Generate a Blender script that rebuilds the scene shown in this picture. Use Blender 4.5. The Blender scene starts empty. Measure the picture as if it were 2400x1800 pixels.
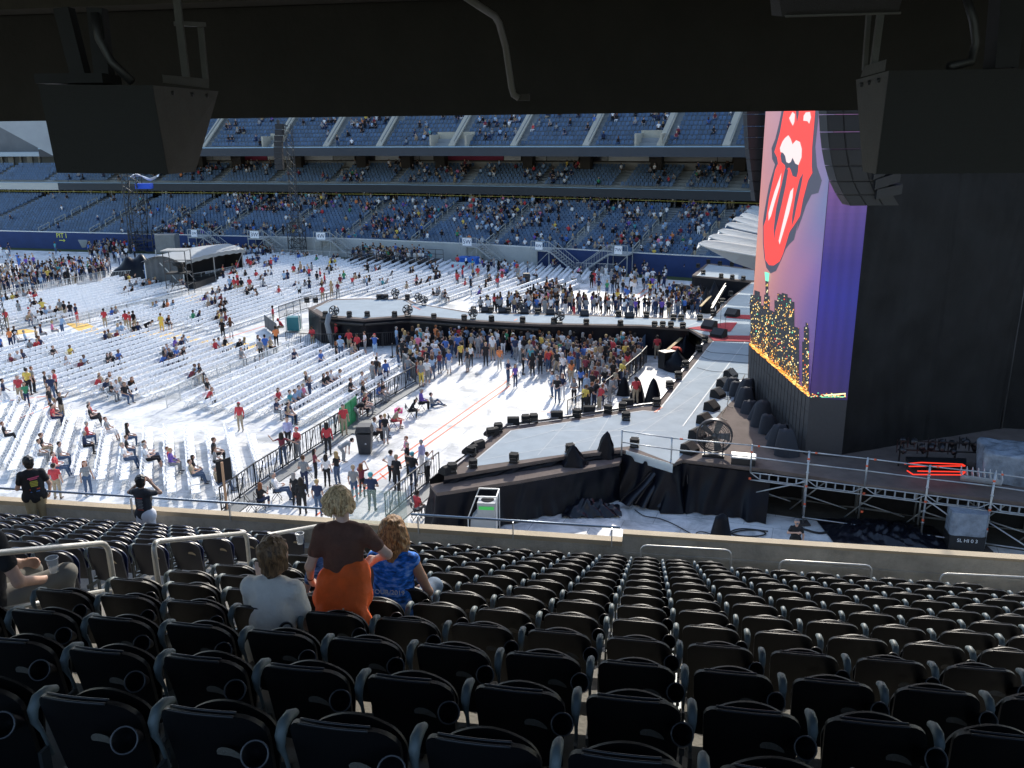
import bpy, math, random
import numpy as np
random.seed(7); rng = np.random.default_rng(11)
SC = bpy.context.scene; COL = SC.collection
V = lambda *a: np.array(a, float)

# ------------------------------------------------------------------ camera, sky, sun, exposure
FP = 2050.0; CH = 16.0; PITCH = math.radians(16.3); ROLL = math.radians(-0.6)
cam = bpy.data.cameras.new('camera'); camo = bpy.data.objects.new('camera', cam); COL.objects.link(camo)
cam.sensor_fit = 'HORIZONTAL'; cam.sensor_width = 36.0; cam.lens = 36.0*FP/2400.0
cam.clip_start = 0.05; cam.clip_end = 2000
camo.location = (0, 0, CH)
camo.rotation_mode = 'QUATERNION'
from mathutils import Quaternion, Vector, Matrix
camo.rotation_quaternion = Quaternion((1, 0, 0), math.pi/2-PITCH) @ Quaternion((0, 0, 1), ROLL)
SC.camera = camo
world = bpy.data.worlds.new('World'); SC.world = world; world.use_nodes = True
SUN_AZ = math.radians(13); SUN_EL = math.radians(33)
nt = world.node_tree; sky = nt.nodes.new('ShaderNodeTexSky'); sky.sky_type = 'NISHITA'; sky.sun_disc = False
sky.sun_elevation = SUN_EL; sky.sun_rotation = SUN_AZ
nt.links.new(sky.outputs[0], nt.nodes['Background'].inputs[0]); nt.nodes['Background'].inputs[1].default_value = 0.15
sl = bpy.data.lights.new('sun', 'SUN'); sl.energy = 2.25; sl.angle = math.radians(0.5); sl.color = (1, .93, .82)
so = bpy.data.objects.new('sun', sl); COL.objects.link(so)
sd = Vector((math.sin(SUN_AZ)*math.cos(SUN_EL), math.cos(SUN_AZ)*math.cos(SUN_EL), math.sin(SUN_EL)))
so.rotation_euler = (-sd).to_track_quat('-Z', 'Y').to_euler(); so.location = (0, 0, 60)
SC.view_settings.view_transform = 'Standard'; SC.view_settings.look = 'None'
SC.view_settings.exposure = 1.04; SC.view_settings.gamma = 1.0
SC.cycles.max_bounces = 6; SC.cycles.diffuse_bounces = 3; SC.cycles.glossy_bounces = 2
SC.cycles.transparent_max_bounces = 6; SC.cycles.use_denoising = True
SC.cycles.sample_clamp_indirect = 6

# measured on the photograph: where the ray through (x, y) of the 2400x1800 picture meets the plane at height z / distance Y
def ray(px, py):
    x = (px-1200)/FP; y = -(py-900)/FP; c, s = math.cos(ROLL), math.sin(ROLL)
    x, y = c*x-s*y, s*x+c*y
    return V(x, math.cos(PITCH)+y*math.sin(PITCH), -math.sin(PITCH)+y*math.cos(PITCH))
def G(px, py, z=0.0):
    d = ray(px, py); return d*((z-CH)/d[2])+V(0, 0, CH)
def AT(px, py, dist):
    d = ray(px, py); return d*(dist/d[1])+V(0, 0, CH)
def onplane(px, py, p0, n):
    d = ray(px, py); o = V(0, 0, CH); return o+d*(np.dot(p0-o, n)/np.dot(d, n))
def proj(p):
    z = p[2]-CH; b = p[1]*math.cos(PITCH)-z*math.sin(PITCH); c_ = p[1]*math.sin(PITCH)+z*math.cos(PITCH)
    if b < .1: return (-9999, -9999, b)
    x, y = p[0]/b, c_/b; c, s = math.cos(ROLL), math.sin(ROLL)
    x, y = c*x+s*y, -s*x+c*y
    return (1200+x*FP, 900-y*FP, b)

# ------------------------------------------------------------------ materials
MATS = {}
def mat(name, col, rough=.7, metal=0., var=0., scale=3., bump=0., bscale=40., spec=.5, alpha=1., emit=None, estr=1., coat=0.):
    if name in MATS: return MATS[name]
    m = bpy.data.materials.new(name); m.use_nodes = True; n = m.node_tree.nodes; L = m.node_tree.links
    b = n['Principled BSDF']; b.inputs['Roughness'].default_value = rough; b.inputs['Metallic'].default_value = metal
    b.inputs['Specular IOR Level'].default_value = spec; b.inputs['Base Color'].default_value = (*col, 1)
    if coat: b.inputs['Coat Weight'].default_value = coat
    tc = None
    if var or bump:
        tc = n.new('ShaderNodeTexCoord')
    if var:
        t = n.new('ShaderNodeTexNoise'); t.inputs['Scale'].default_value = scale; t.inputs['Detail'].default_value = 5; t.inputs['Roughness'].default_value = .65
        L.new(tc.outputs['Object'], t.inputs['Vector'])
        r = n.new('ShaderNodeMapRange'); r.inputs[1].default_value = .3; r.inputs[2].default_value = .7
        r.inputs[3].default_value = 1-var; r.inputs[4].default_value = 1+var
        L.new(t.outputs['Fac'], r.inputs[0])
        x = n.new('ShaderNodeVectorMath'); x.operation = 'SCALE'; x.inputs[0].default_value = col
        L.new(r.outputs[0], x.inputs['Scale']); L.new(x.outputs[0], b.inputs['Base Color'])
    if bump:
        t2 = n.new('ShaderNodeTexNoise'); t2.inputs['Scale'].default_value = bscale; t2.inputs['Detail'].default_value = 4
        L.new(tc.outputs['Object'], t2.inputs['Vector'])
        bp = n.new('ShaderNodeBump'); bp.inputs['Strength'].default_value = bump; bp.inputs['Distance'].default_value = .03
        L.new(t2.outputs['Fac'], bp.inputs['Height']); L.new(bp.outputs[0], b.inputs['Normal'])
    if alpha < 1: b.inputs['Alpha'].default_value = alpha
    if emit: b.inputs['Emission Color'].default_value = (*emit, 1); b.inputs['Emission Strength'].default_value = estr
    MATS[name] = m; return m
def tint_mat(name, rough=.8, spec=.3):
    m = bpy.data.materials.new(name); m.use_nodes = True; n = m.node_tree.nodes
    a = n.new('ShaderNodeAttribute'); a.attribute_name = 'Tint'
    m.node_tree.links.new(a.outputs['Color'], n['Principled BSDF'].inputs['Base Color'])
    n['Principled BSDF'].inputs['Roughness'].default_value = rough; n['Principled BSDF'].inputs['Specular IOR Level'].default_value = spec
    MATS[name] = m; return m

# ------------------------------------------------------------------ mesh builder and object helpers
ORG = {}
class MB:
    def __init__(s): s.v = []; s.f = []; s.m = []; s.sm = []; s.mats = []; s.cur = 0
    def mat(s, m):
        if m not in s.mats: s.mats.append(m)
        s.cur = s.mats.index(m); return s
    def add(s, vs, fs, smooth=False):
        o = len(s.v); s.v += [tuple(map(float, p)) for p in vs]
        for f in fs: s.f.append(tuple(i+o for i in f)); s.m.append(s.cur); s.sm.append(smooth)
        return s
    def quad(s, a, b, c, d): return s.add([a, b, c, d], [(0, 1, 2, 3)])
    def poly(s, pts): return s.add(pts, [tuple(range(len(pts)))])
    def box(s, c, size, ax=(1, 0, 0), ay=None, az=(0, 0, 1)):
        c = np.asarray(c, float); ax = np.asarray(ax, float); ax = ax/np.linalg.norm(ax); az = np.asarray(az, float)
        if ay is None: ay = np.cross(az, ax)
        ay = np.asarray(ay, float); ay = ay/np.linalg.norm(ay); az = az/np.linalg.norm(az); h = np.asarray(size, float)/2
        vs = [c+ax*h[0]*i+ay*h[1]*j+az*h[2]*k for k in (-1, 1) for j in (-1, 1) for i in (-1, 1)]
        return s.add(vs, [(0, 2, 3, 1), (4, 5, 7, 6), (0, 1, 5, 4), (2, 6, 7, 3), (0, 4, 6, 2), (1, 3, 7, 5)])
    def prism(s, poly, z0, z1, sides=True, top=True, bottom=True):
        n = len(poly); a = sum(poly[i][0]*poly[(i+1) % n][1]-poly[(i+1) % n][0]*poly[i][1] for i in range(n))
        if a < 0: poly = poly[::-1]
        vs = [(p[0], p[1], z0) for p in poly]+[(p[0], p[1], z1) for p in poly]; fs = []
        if bottom: fs.append(tuple(range(n-1, -1, -1)))
        if top: fs.append(tuple(range(n, 2*n)))
        if sides: fs += [(i, (i+1) % n, n+(i+1) % n, n+i) for i in range(n)]
        return s.add(vs, fs)
    def hexa(s, p): return s.add(p, [(0, 3, 2, 1), (4, 5, 6, 7), (0, 1, 5, 4), (1, 2, 6, 5), (2, 3, 7, 6), (3, 0, 4, 7)])
    def tube(s, pts, r, n=8, caps=True, smooth=True):
        pts = [np.asarray(p, float) for p in pts]; rs = r if isinstance(r, (list, tuple)) else [r]*len(pts)
        vs = []; fs = []; t0 = pts[1]-pts[0]; t0 = t0/(np.linalg.norm(t0)+1e-9)
        up = V(0, 0, 1) if abs(t0[2]) < .9 else V(1, 0, 0); u = np.cross(t0, up); u /= np.linalg.norm(u)
        for i, p in enumerate(pts):
            t = pts[min(i+1, len(pts)-1)]-pts[max(i-1, 0)]; t = t/(np.linalg.norm(t)+1e-9)
            u = u-t*np.dot(u, t); u /= (np.linalg.norm(u)+1e-9); w = np.cross(t, u)
            for k in range(n):
                a = 2*math.pi*k/n; vs.append(p+rs[i]*(math.cos(a)*u+math.sin(a)*w))
        for i in range(len(pts)-1):
            for k in range(n):
                k2 = (k+1) % n; fs.append((i*n+k, i*n+k2, (i+1)*n+k2, (i+1)*n+k))
        if caps: fs.append(tuple(range(n-1, -1, -1))); fs.append(tuple((len(pts)-1)*n+k for k in range(n)))
        return s.add(vs, fs, smooth)
    def bar(s, a, b, w, h=None):
        a = np.asarray(a, float); b = np.asarray(b, float); d = b-a; L = np.linalg.norm(d); d = d/L
        up = V(0, 0, 1) if abs(d[2]) < .95 else V(0, 1, 0); y = np.cross(up, d); y /= np.linalg.norm(y); z = np.cross(d, y)
        return s.box((a+b)/2, (L, w, h or w), d, y, z)
    def grid(s, fn, nu, nv, smooth=True, closed=False):
        vs = [fn(i/nu, j/nv) for j in range(nv+1) for i in range(nu+1)]
        fs = [(j*(nu+1)+i, j*(nu+1)+i+1, (j+1)*(nu+1)+i+1, (j+1)*(nu+1)+i) for j in range(nv) for i in range(nu)]
        return s.add(vs, fs, smooth)
    def lathe(s, prof, c, n=16, axis=(0, 0, 1), smooth=True):
        ax = np.asarray(axis, float); ax /= np.linalg.norm(ax); up = V(0, 0, 1) if abs(ax[2]) < .9 else V(1, 0, 0)
        u = np.cross(ax, up); u /= np.linalg.norm(u); w = np.cross(ax, u); c = np.asarray(c, float)
        vs = [c+ax*h+r*(math.cos(2*math.pi*k/n)*u+math.sin(2*math.pi*k/n)*w) for r, h in prof for k in range(n)]
        fs = [(i*n+k, i*n+(k+1) % n, (i+1)*n+(k+1) % n, (i+1)*n+k) for i in range(len(prof)-1) for k in range(n)]
        return s.add(vs, fs, smooth)
    def build(s, name, m=None, parent=None, label=None):
        o3 = ORG.get(parent.name, V(0, 0, 0)) if parent is not None else V(0, 0, 0)
        me = bpy.data.meshes.new(name); vs = np.array(s.v)-o3
        me.from_pydata(vs.tolist(), [], s.f)
        if m is not None: me.materials.append(m)
        else:
            for x in s.mats: me.materials.append(x)
            me.polygons.foreach_set('material_index', s.m)
        me.polygons.foreach_set('use_smooth', s.sm); me.update()
        o = bpy.data.objects.new(name, me); COL.objects.link(o)
        if parent is not None: o.parent = parent
        ORG[o.name] = o3
        if label: o['label'] = label
        return o
def tag(o, label, cat, group=None, kind=None):
    o['label'] = label
    if cat: o['category'] = cat
    if group: o['group'] = group
    if kind: o['kind'] = kind
    return o
def thing(name, label, cat, loc=(0, 0, 0), group=None, rz=0):
    o = bpy.data.objects.new(name, None); COL.objects.link(o); o.location = [float(c) for c in loc]; o.rotation_euler = (0, 0, rz)
    ORG[o.name] = np.asarray(loc, float) if rz == 0 else V(0, 0, 0)
    return tag(o, label, cat, group)
def struct(mb, name, m=None, label=None):
    o = mb.build(name, m); o['kind'] = 'structure'
    if label: o['label'] = label
    return o
def copy_thing(root, loc, rz, label, sc=1.0, mats=None):
    c = root.copy(); COL.objects.link(c); c.location = [float(q) for q in loc]; c.rotation_euler = (0, 0, rz); c.scale = (sc,)*3; c['label'] = label
    for ch in list(root.children):
        d = ch.copy(); COL.objects.link(d); d.parent = c
        for g in list(ch.children):
            e = g.copy(); COL.objects.link(e); e.parent = d
    return c
FONT = None
def text_mesh(name, s, size, origin, ux, uy, m, parent, ext=.004, align='CENTER'):
    cu = bpy.data.curves.new(name, 'FONT'); cu.body = s; cu.size = size; cu.extrude = ext; cu.align_x = align; cu.align_y = 'CENTER'
    to = bpy.data.objects.new(name+'_tmp', cu); COL.objects.link(to)
    dg = bpy.context.evaluated_depsgraph_get(); me = bpy.data.meshes.new_from_object(to.evaluated_get(dg))
    bpy.data.objects.remove(to); me.name = name
    ux = np.asarray(ux, float); uy = np.asarray(uy, float); un = np.cross(ux, uy)
    o3 = ORG.get(parent.name, V(0, 0, 0)); o0 = np.asarray(origin, float)-o3
    M = Matrix(((ux[0], uy[0], un[0], o0[0]), (ux[1], uy[1], un[1], o0[1]), (ux[2], uy[2], un[2], o0[2]), (0, 0, 0, 1)))
    me.transform(M); me.materials.clear(); me.materials.append(m)
    o = bpy.data.objects.new(name, me); COL.objects.link(o); o.parent = parent; ORG[o.name] = o3
    return o

# ------------------------------------------------------------------ smooth bodies: blended cones on a grid, meshed with surface nets
def nets(D, org, vox):
    I = D < 0; nx, ny, nz = D.shape
    acc = np.zeros((nx-1, ny-1, nz-1, 3)); cnt = np.zeros((nx-1, ny-1, nz-1))
    def sl(a, off):
        return a[off[0]:nx-1+off[0], off[1]:ny-1+off[1], off[2]:nz-1+off[2]]
    for ax in range(3):
        o1, o2 = [(1, 2), (0, 2), (0, 1)][ax]
        for a in (0, 1):
            for b in (0, 1):
                p = [0, 0, 0]; p[o1] = a; p[o2] = b; q = list(p); q[ax] = 1
                d0 = sl(D, p); d1 = sl(D, q); c = (d0 < 0) != (d1 < 0)
                t = np.where(c, d0/(d0-d1+1e-12), 0)
                for k in range(3): acc[..., k] += np.where(c, p[k] if k != ax else t, 0)
                cnt += c
    act = cnt > 0; idx = -np.ones(act.shape, int); idx[act] = np.arange(act.sum())
    ii = np.argwhere(act); P = (ii+acc[act]/cnt[act][:, None])*vox+org
    faces = []
    for ax in range(3):
        o1, o2 = [(1, 2), (2, 0), (0, 1)][ax]
        s0 = [slice(1, n-1) for n in D.shape]; s1 = list(s0); s0[ax] = slice(0, D.shape[ax]-1); s1[ax] = slice(1, D.shape[ax])
        A = I[tuple(s0)]; B = I[tuple(s1)]; c = A != B; w = np.argwhere(c); fl = A[c]
        base = w.copy(); base[:, o1] += 1; base[:, o2] += 1
        def g(d1, d2):
            q = base.copy(); q[:, o1] += d1; q[:, o2] += d2
            return idx[q[:, 0], q[:, 1], q[:, 2]]
        f = np.stack([g(-1, -1), g(0, -1), g(0, 0), g(-1, 0)], 1)
        f[~fl] = f[~fl][:, ::-1]; faces.append(f)
    F = np.concatenate(faces); F = F[(F >= 0).all(1)]
    return P, F
def sdf(prims, vox, k=.025, noise=0., nscale=30., cut=None):
    A = np.array([p[0] for p in prims]); B = np.array([p[1] for p in prims]); R = np.array([max(p[2], p[3]) for p in prims])
    lo = np.minimum(A, B).min(0)-R.max()-.04; hi = np.maximum(A, B).max(0)+R.max()+.04
    n = np.ceil((hi-lo)/vox).astype(int)+2
    D = np.full(n, .2, np.float32); BD = np.full(n, .3, np.float32); RG = np.zeros(n, np.int16)
    ax = [lo[i]+vox*np.arange(n[i]) for i in range(3)]
    for p in prims:
        a, b, ra, rb, reg = np.array(p[0], float), np.array(p[1], float), p[2], p[3], p[4]; sq = p[5] if len(p) > 5 else None
        m = max(ra, rb)+3*k+vox; m2 = m*(1.0 if not sq else max(1, 1/min(sq[1], 1)))
        i0 = np.maximum(np.floor((np.minimum(a, b)-m2-lo)/vox).astype(int), 0); i1 = np.minimum(np.ceil((np.maximum(a, b)+m2-lo)/vox).astype(int)+1, n)
        if (i1 <= i0).any(): continue
        S = tuple(slice(i0[j], i1[j]) for j in range(3))
        X, Yy, Z = np.meshgrid(ax[0][S[0]], ax[1][S[1]], ax[2][S[2]], indexing='ij'); P = np.stack([X, Yy, Z], -1)
        if sq:   # squash along a direction: radius times f there
            q = np.array(sq[0], float); q /= np.linalg.norm(q); f = 1/sq[1]-1
            P = P+(((P-a)@q)*f)[..., None]*q; b = b+np.dot(b-a, q)*f*q
        d = b-a; L2 = float(d@d)+1e-12; t = np.clip(((P-a)@d)/L2, 0, 1)
        dist = np.linalg.norm(P-a-t[..., None]*d, axis=-1)-(ra+(rb-ra)*t)
        if sq: dist = dist*min(sq[1], 1)
        old = D[S]; h = np.maximum(k-np.abs(old-dist), 0)/k
        D[S] = np.minimum(old, dist)-h*h*k*.25
        bd = BD[S]; c = dist < bd; BD[S] = np.where(c, dist, bd); RG[S] = np.where(c, reg, RG[S])
    if noise:
        X, Yy, Z = np.meshgrid(*ax, indexing='ij')
        D += noise*(np.sin(X*nscale+2*np.sin(Z*nscale*.5))*np.sin(Yy*nscale*1.1+1.3*np.sin(Z*nscale*.4+X*9)) + .5*np.sin(X*nscale*2.3+Z*8)*np.sin(Yy*nscale*2.1-Z*6)).astype(np.float32)
    if cut is not None:
        X, Yy, Z = np.meshgrid(*ax, indexing='ij'); D = np.maximum(D, cut(X, Yy, Z).astype(np.float32))
    Pp, F = nets(D, lo, vox)
    c = Pp[F].mean(1); gi = np.clip(np.round((c-lo)/vox).astype(int), 0, n-1)
    return Pp, F, RG[gi[:, 0], gi[:, 1], gi[:, 2]]
def mesh_from(name, P, F, midx=None, mats=(), smooth=True):
    me = bpy.data.meshes.new(name); me.vertices.add(len(P)); me.vertices.foreach_set('co', np.asarray(P, np.float32).ravel())
    k = F.shape[1]; me.loops.add(F.size); me.loops.foreach_set('vertex_index', F.ravel().astype(np.int32))
    me.polygons.add(len(F)); me.polygons.foreach_set('loop_start', np.arange(0, F.size, k, dtype=np.int32))
    for m in mats: me.materials.append(m)
    if midx is not None: me.polygons.foreach_set('material_index', np.asarray(midx, np.int32))
    me.polygons.foreach_set('use_smooth', np.full(len(F), smooth)); me.update(calc_edges=True); me.validate(); return me
def tinted(name, P, F, cols, m, smooth=False):
    me = mesh_from(name, P, F, None, [m], smooth)
    a = me.attributes.new('Tint', 'FLOAT_COLOR', 'FACE'); a.data.foreach_set('color', np.concatenate([cols, np.ones((len(cols), 1))], 1).astype(np.float32).ravel())
    o = bpy.data.objects.new(name, me); COL.objects.link(o); return o
def noise2(x, y, s=1.): return math.sin(x*1.7*s+3*math.sin(y*.6*s))*math.cos(y*1.3*s+2*math.sin(x*.8*s))
# ------------------------------------------------------------------ common materials
m_conc = mat('concrete', (.22, .21, .185), .9, var=.22, scale=1.2, bump=.25, bscale=30)
m_conc_d = mat('stained_concrete', (.44, .41, .35), .85, var=.3, scale=1.6, bump=.3, bscale=25)
m_cap = mat('parapet_cap_concrete', (.46, .37, .25), .85, var=.12, scale=2, bump=.15)
m_steel = mat('galvanised_steel', (.5, .52, .53), .38, .75, var=.12, scale=6)
m_steel_l = mat('pale_steel', (.62, .63, .62), .5, .3, var=.1, scale=5)
m_black = mat('black_paint', (.012, .012, .013), .5)
m_matt = mat('matt_black', (.01, .01, .011), .85, var=.3, scale=5)
m_white = mat('white_plastic', (.86, .88, .9), .45)
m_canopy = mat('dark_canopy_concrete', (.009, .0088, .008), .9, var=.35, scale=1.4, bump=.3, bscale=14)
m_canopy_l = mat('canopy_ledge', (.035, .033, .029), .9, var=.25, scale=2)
m_boxd = mat('speaker_grille_black', (.012, .012, .012), .8, bump=.4, bscale=160)
m_boxs = mat('speaker_side_grey', (.07, .068, .063), .75, var=.12, scale=7, bump=.25, bscale=70)
m_red = mat('red_cloth', (.62, .015, .03), .8)
m_navy = mat('navy_wall', (.012, .035, .13), .75, var=.12, scale=.8)
m_grey = mat('grey_wall', (.4, .42, .42), .8, var=.1, scale=.6)

# ------------------------------------------------------------------ the ground
gm = bpy.data.materials.new('floor_cover'); gm.use_nodes = True; N = gm.node_tree.nodes; L = gm.node_tree.links; b = N['Principled BSDF']
tc = N.new('ShaderNodeTexCoord'); mp = N.new('ShaderNodeMapping'); mp.inputs['Rotation'].default_value = (0, 0, math.radians(20)); L.new(tc.outputs['Object'], mp.inputs['Vector'])
br = N.new('ShaderNodeTexBrick'); br.inputs['Scale'].default_value = 1; br.inputs['Brick Width'].default_value = 2.4; br.inputs['Row Height'].default_value = 1.2
br.inputs['Mortar Size'].default_value = .014; br.inputs['Color1'].default_value = (.80, .79, .76, 1); br.inputs['Color2'].default_value = (.72, .72, .71, 1); br.inputs['Mortar'].default_value = (.42, .42, .41, 1)
L.new(mp.outputs[0], br.inputs['Vector'])
n1 = N.new('ShaderNodeTexNoise'); n1.inputs['Scale'].default_value = .55; n1.inputs['Detail'].default_value = 9; n1.inputs['Roughness'].default_value = .7; n1.inputs['Distortion'].default_value = .6
L.new(tc.outputs['Object'], n1.inputs['Vector'])
cr = N.new('ShaderNodeValToRGB'); cr.color_ramp.elements[0].position = .36; cr.color_ramp.elements[0].color = (.42, .44, .45, 1); cr.color_ramp.elements[1].position = .56; cr.color_ramp.elements[1].color = (1, 1, 1, 1)
L.new(n1.outputs['Fac'], cr.inputs[0])
mx = N.new('ShaderNodeMixRGB'); mx.blend_type = 'MULTIPLY'; mx.inputs[0].default_value = .9; L.new(br.outputs['Color'], mx.inputs[1]); L.new(cr.outputs[0], mx.inputs[2]); L.new(mx.outputs[0], b.inputs['Base Color'])
b.inputs['Roughness'].default_value = .55; b.inputs['Specular IOR Level'].default_value = .3
MATS['floor_cover'] = gm
m = MB(); m.quad((-400, -120, -.06), (400, -120, -.06), (400, 500, -.06), (-400, 500, -.06)); struct(m, 'ground', mat('turf', (.05, .07, .02), .95, var=.3, scale=.5))

BASE = [V(-200, 170), V(-140, 150), V(-110, 139), V(-74, 129), V(-46.8, 122), V(-22.4, 115.6), V(-5.1, 108.6), V(13.9, 99), V(23.2, 94.4), V(45, 83), V(75, 66), V(120, 40)]
_seg = [np.linalg.norm(BASE[i+1]-BASE[i]) for i in range(len(BASE)-1)]; _cum = np.concatenate([[0], np.cumsum(_seg)])
_nrm = []
for i in range(len(BASE)):
    d = BASE[min(i+1, len(BASE)-1)]-BASE[max(i-1, 0)]; d /= np.linalg.norm(d); _nrm.append(V(-d[1], d[0]))
def W(u, D=0., z=0.):    # along the far wall, D metres behind it
    u = min(max(u, 0), _cum[-1]-1e-6); i = int(np.searchsorted(_cum, u, 'right')-1); f = (u-_cum[i])/_seg[i]
    p = BASE[i]*(1-f)+BASE[i+1]*f; n = _nrm[i]*(1-f)+_nrm[i+1]*f; n /= np.linalg.norm(n); q = p+n*D
    return V(q[0], q[1], z)
def U_at(px, D=0., z=2.4):   # the u whose wall point shows at picture column px
    lo, hi = 0, _cum[-1]
    for _ in range(40):
        mid = (lo+hi)/2
        if proj(W(mid, D, z))[0] < px: lo = mid
        else: hi = mid
    return lo
m = MB(); pts = [W(u, -2.4, 0) for u in np.linspace(0, _cum[-1], 60)]
m.poly([(p[0], p[1], -.03) for p in pts][::-1]+[(-160, 2, -.03), (60, 2, -.03)]); struct(m, 'floor', gm)
# painted / taped lines and coloured aisle sheets lie 4 mm above one another
def strip(mb, a, b_, w, z):
    a = V(*a)[:2]; b_ = V(*b_)[:2]; d = b_-a; d /= np.linalg.norm(d); n = V(-d[1], d[0])*w/2
    mb.quad((*(a-n), z), (*(b_-n), z), (*(b_+n), z), (*(a+n), z))
m_tape = mat('orange_tape', (.75, .13, .05), .6, var=.25, scale=8)
m = MB()
for (x0, y0, x1, y1) in [(740, 1207, 1182, 898), (768, 1207, 1194, 904), (1182, 898, 1210, 868), (1470, 705, 1550, 655), (1486, 705, 1560, 660), (130, 945, 20, 990), (500, 800, 625, 762), (0, 940, 130, 925)]:
    strip(m, G(x0, y0), G(x1, y1), .12, -.026)
strip(m, G(1262, 962), G(1310, 968), .07, -.026); strip(m, G(890, 1108), G(905, 1122), .07, -.026)
struct(m, 'tape_lines', m_tape, 'orange tape lines stuck across the white floor covering')
m_yel = mat('yellow_sheet', (.80, .50, .12), .7, var=.35, scale=1.2)
m = MB()
for q in [[(152, 757), (205, 757), (245, 778), (330, 786), (300, 792), (190, 778)], [(20, 776), (60, 770), (90, 776), (40, 784)], [(440, 690), (500, 695), (470, 712), (430, 706)],
          [(300, 772), (400, 778), (500, 800), (640, 806), (610, 822), (500, 808), (380, 792)], [(700, 596), (760, 590), (745, 606), (715, 606)]]:
    m.poly([(*G(*p)[:2], -.022) for p in q])
struct(m, 'aisle_sheets', m_yel, 'yellow floor sheets along the seating aisles')

# ------------------------------------------------------------------ the stand we look from
AN = math.radians(9.75); EX = V(math.cos(AN), -math.sin(AN), 0); EN = V(math.sin(AN), math.cos(AN), 0)
def ST(s, t, z=0.): return EN*s+EX*t+V(0, 0, z)
ROWP = .831; ROWR = .37
def row_s(k): return 3.47+ROWP*k
def row_z(k): return 12.73-ROWR*k
K0, K1 = -4, 12
PAR_S = 14.62
def sbox(mb, s0, s1, t0, t1, z0, z1):
    mb.hexa([ST(s0, t0, z0), ST(s0, t1, z0), ST(s1, t1, z0), ST(s1, t0, z0), ST(s0, t0, z1), ST(s0, t1, z1), ST(s1, t1, z1), ST(s1, t0, z1)])
near = thing('near_stand', 'concrete terrace with stained parapet that the viewer sits on', 'grandstand', ST(14, 0, 7))
m = MB()
for k in range(K0, K1+1):
    s1 = row_s(k)+.33; z = row_z(k); sbox(m, s1-ROWP, s1, -22, 30, z-1.2, z)
sbox(m, row_s(K1)+.33, PAR_S, -22, 30, 6.6, 8.0); m.build('terrace', m_conc, near)
m = MB()
for k in range(K0, K1+1):     # aisle half steps
    s1 = row_s(k)+.33
    sbox(m, s1, s1+.3, -6.05, -4.75, row_z(k)-.6, row_z(k)-ROWR/2)
m.build('aisle_steps', m_conc, near)
T_END = -.50   # where the parapet steps up
m = MB(); sbox(m, PAR_S, PAR_S+.16, -24, T_END, 6.4, 8.66); sbox(m, PAR_S-.22, PAR_S, -24, T_END-.02, 7.9, 8.28); m.build('parapet', m_conc_d, near)
m = MB(); sbox(m, PAR_S-.012, PAR_S+.19, -24, T_END-.004, 8.66, 8.75); m.build('parapet_cap', m_cap, near)
m = MB(); sbox(m, PAR_S-.02, PAR_S+.14, T_END, 30, 6.4, 8.87); sbox(m, PAR_S-.05, PAR_S-.02, T_END+.02, 30, 8.52, 8.56); m.build('high_parapet', m_conc_d, near)
m = MB(); sbox(m, PAR_S-.03, PAR_S+.16, T_END+.004, 30, 8.87, 8.92); m.build('high_parapet_cap', m_cap, near)
# wall face and lower deck below the parapet, down to the field
m = MB(); sbox(m, PAR_S-.6, PAR_S+.05, -24, 30, 0, 6.4); m.build('lower_wall', m_conc, near)
def par_t(px): return float(np.dot(onplane(px, 1220, ST(PAR_S, 0), EN), EX))
# rail on the low parapet
rail = thing('parapet_rail', 'blue grey steel tube rail running along the low parapet cap', 'railing', ST(PAR_S, -4, 8.75))
m = MB(); m.tube([ST(PAR_S+.05, -24, 9.0), ST(PAR_S+.05, par_t(792), 9.0)], .024, 8); m.build('left_tube', mat('blue_grey_steel', (.2, .25, .32), .4, .6), rail); m = MB(); m.tube([ST(PAR_S+.05, par_t(962), 9.0), ST(PAR_S+.05, T_END-.05, 9.0)], .024, 8)
m.build('right_tube', mat('blue_grey_steel', (.2, .25, .32), .4, .6), rail)
for t in [par_t(x) for x in (90, 316, 543, 785, 981, 1203, 1435)]:
    m = MB(); m.box(ST(PAR_S-.03, t, 8.83), (.02, .05, .36), EX); m.build('post', m_steel, rail)
gl = thing('glass_panel', 'clear glass guard panel standing in the gap of the parapet rail', 'glass panel', ST(PAR_S+.05, par_t(885), 8.75))
gw = par_t(953)-par_t(818); gc = (par_t(953)+par_t(818))/2; m = MB(); m.box(ST(PAR_S+.05, gc, 9.06), (gw, .012, .78), EX)
gmat = mat('green_glass', (.75, .95, .9), .02); gmat.node_tree.nodes['Principled BSDF'].inputs['Alpha'].default_value = .22
m.build('pane', gmat, gl)
m = MB(); m.box(ST(PAR_S+.03, gc, 8.72), (gw, .05, .05), EX); m.build('clamp', m_steel, gl)
# hand rails
def hoop(name, label, cat, pa, pb, mid=None, r=.024, group=None, foot=.75, fa=None, fb=None):
    t = thing(name, label, cat, (np.asarray(pa)+np.asarray(pb))/2-V(0, 0, foot), group)
    pa = np.asarray(pa, float); pb = np.asarray(pb, float); d = (pb-pa)/np.linalg.norm(pb-pa); R = .1
    pts = [pa-V(0, 0, fa or foot), pa-V(0, 0, R)]+[pa+d*R*(1-math.cos(a))-V(0, 0, R*(1-math.sin(a))) for a in (.5, 1.0)]+[pa+d*R, pb-d*R]+[pb-d*R*(1-math.cos(a))-V(0, 0, R*(1-math.sin(a))) for a in (1.0, .5)]+[pb-V(0, 0, R), pb-V(0, 0, fb or foot)]
    m = MB(); m.tube(pts, r, 10); m.build('hoop', MATS['rail_steel'], t)
    if mid: m = MB(); m.tube([pa-V(0, 0, mid), pb-V(0, 0, mid)], r*.8, 8); m.build('mid_bar', MATS['rail_steel'], t)
    return t
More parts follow.
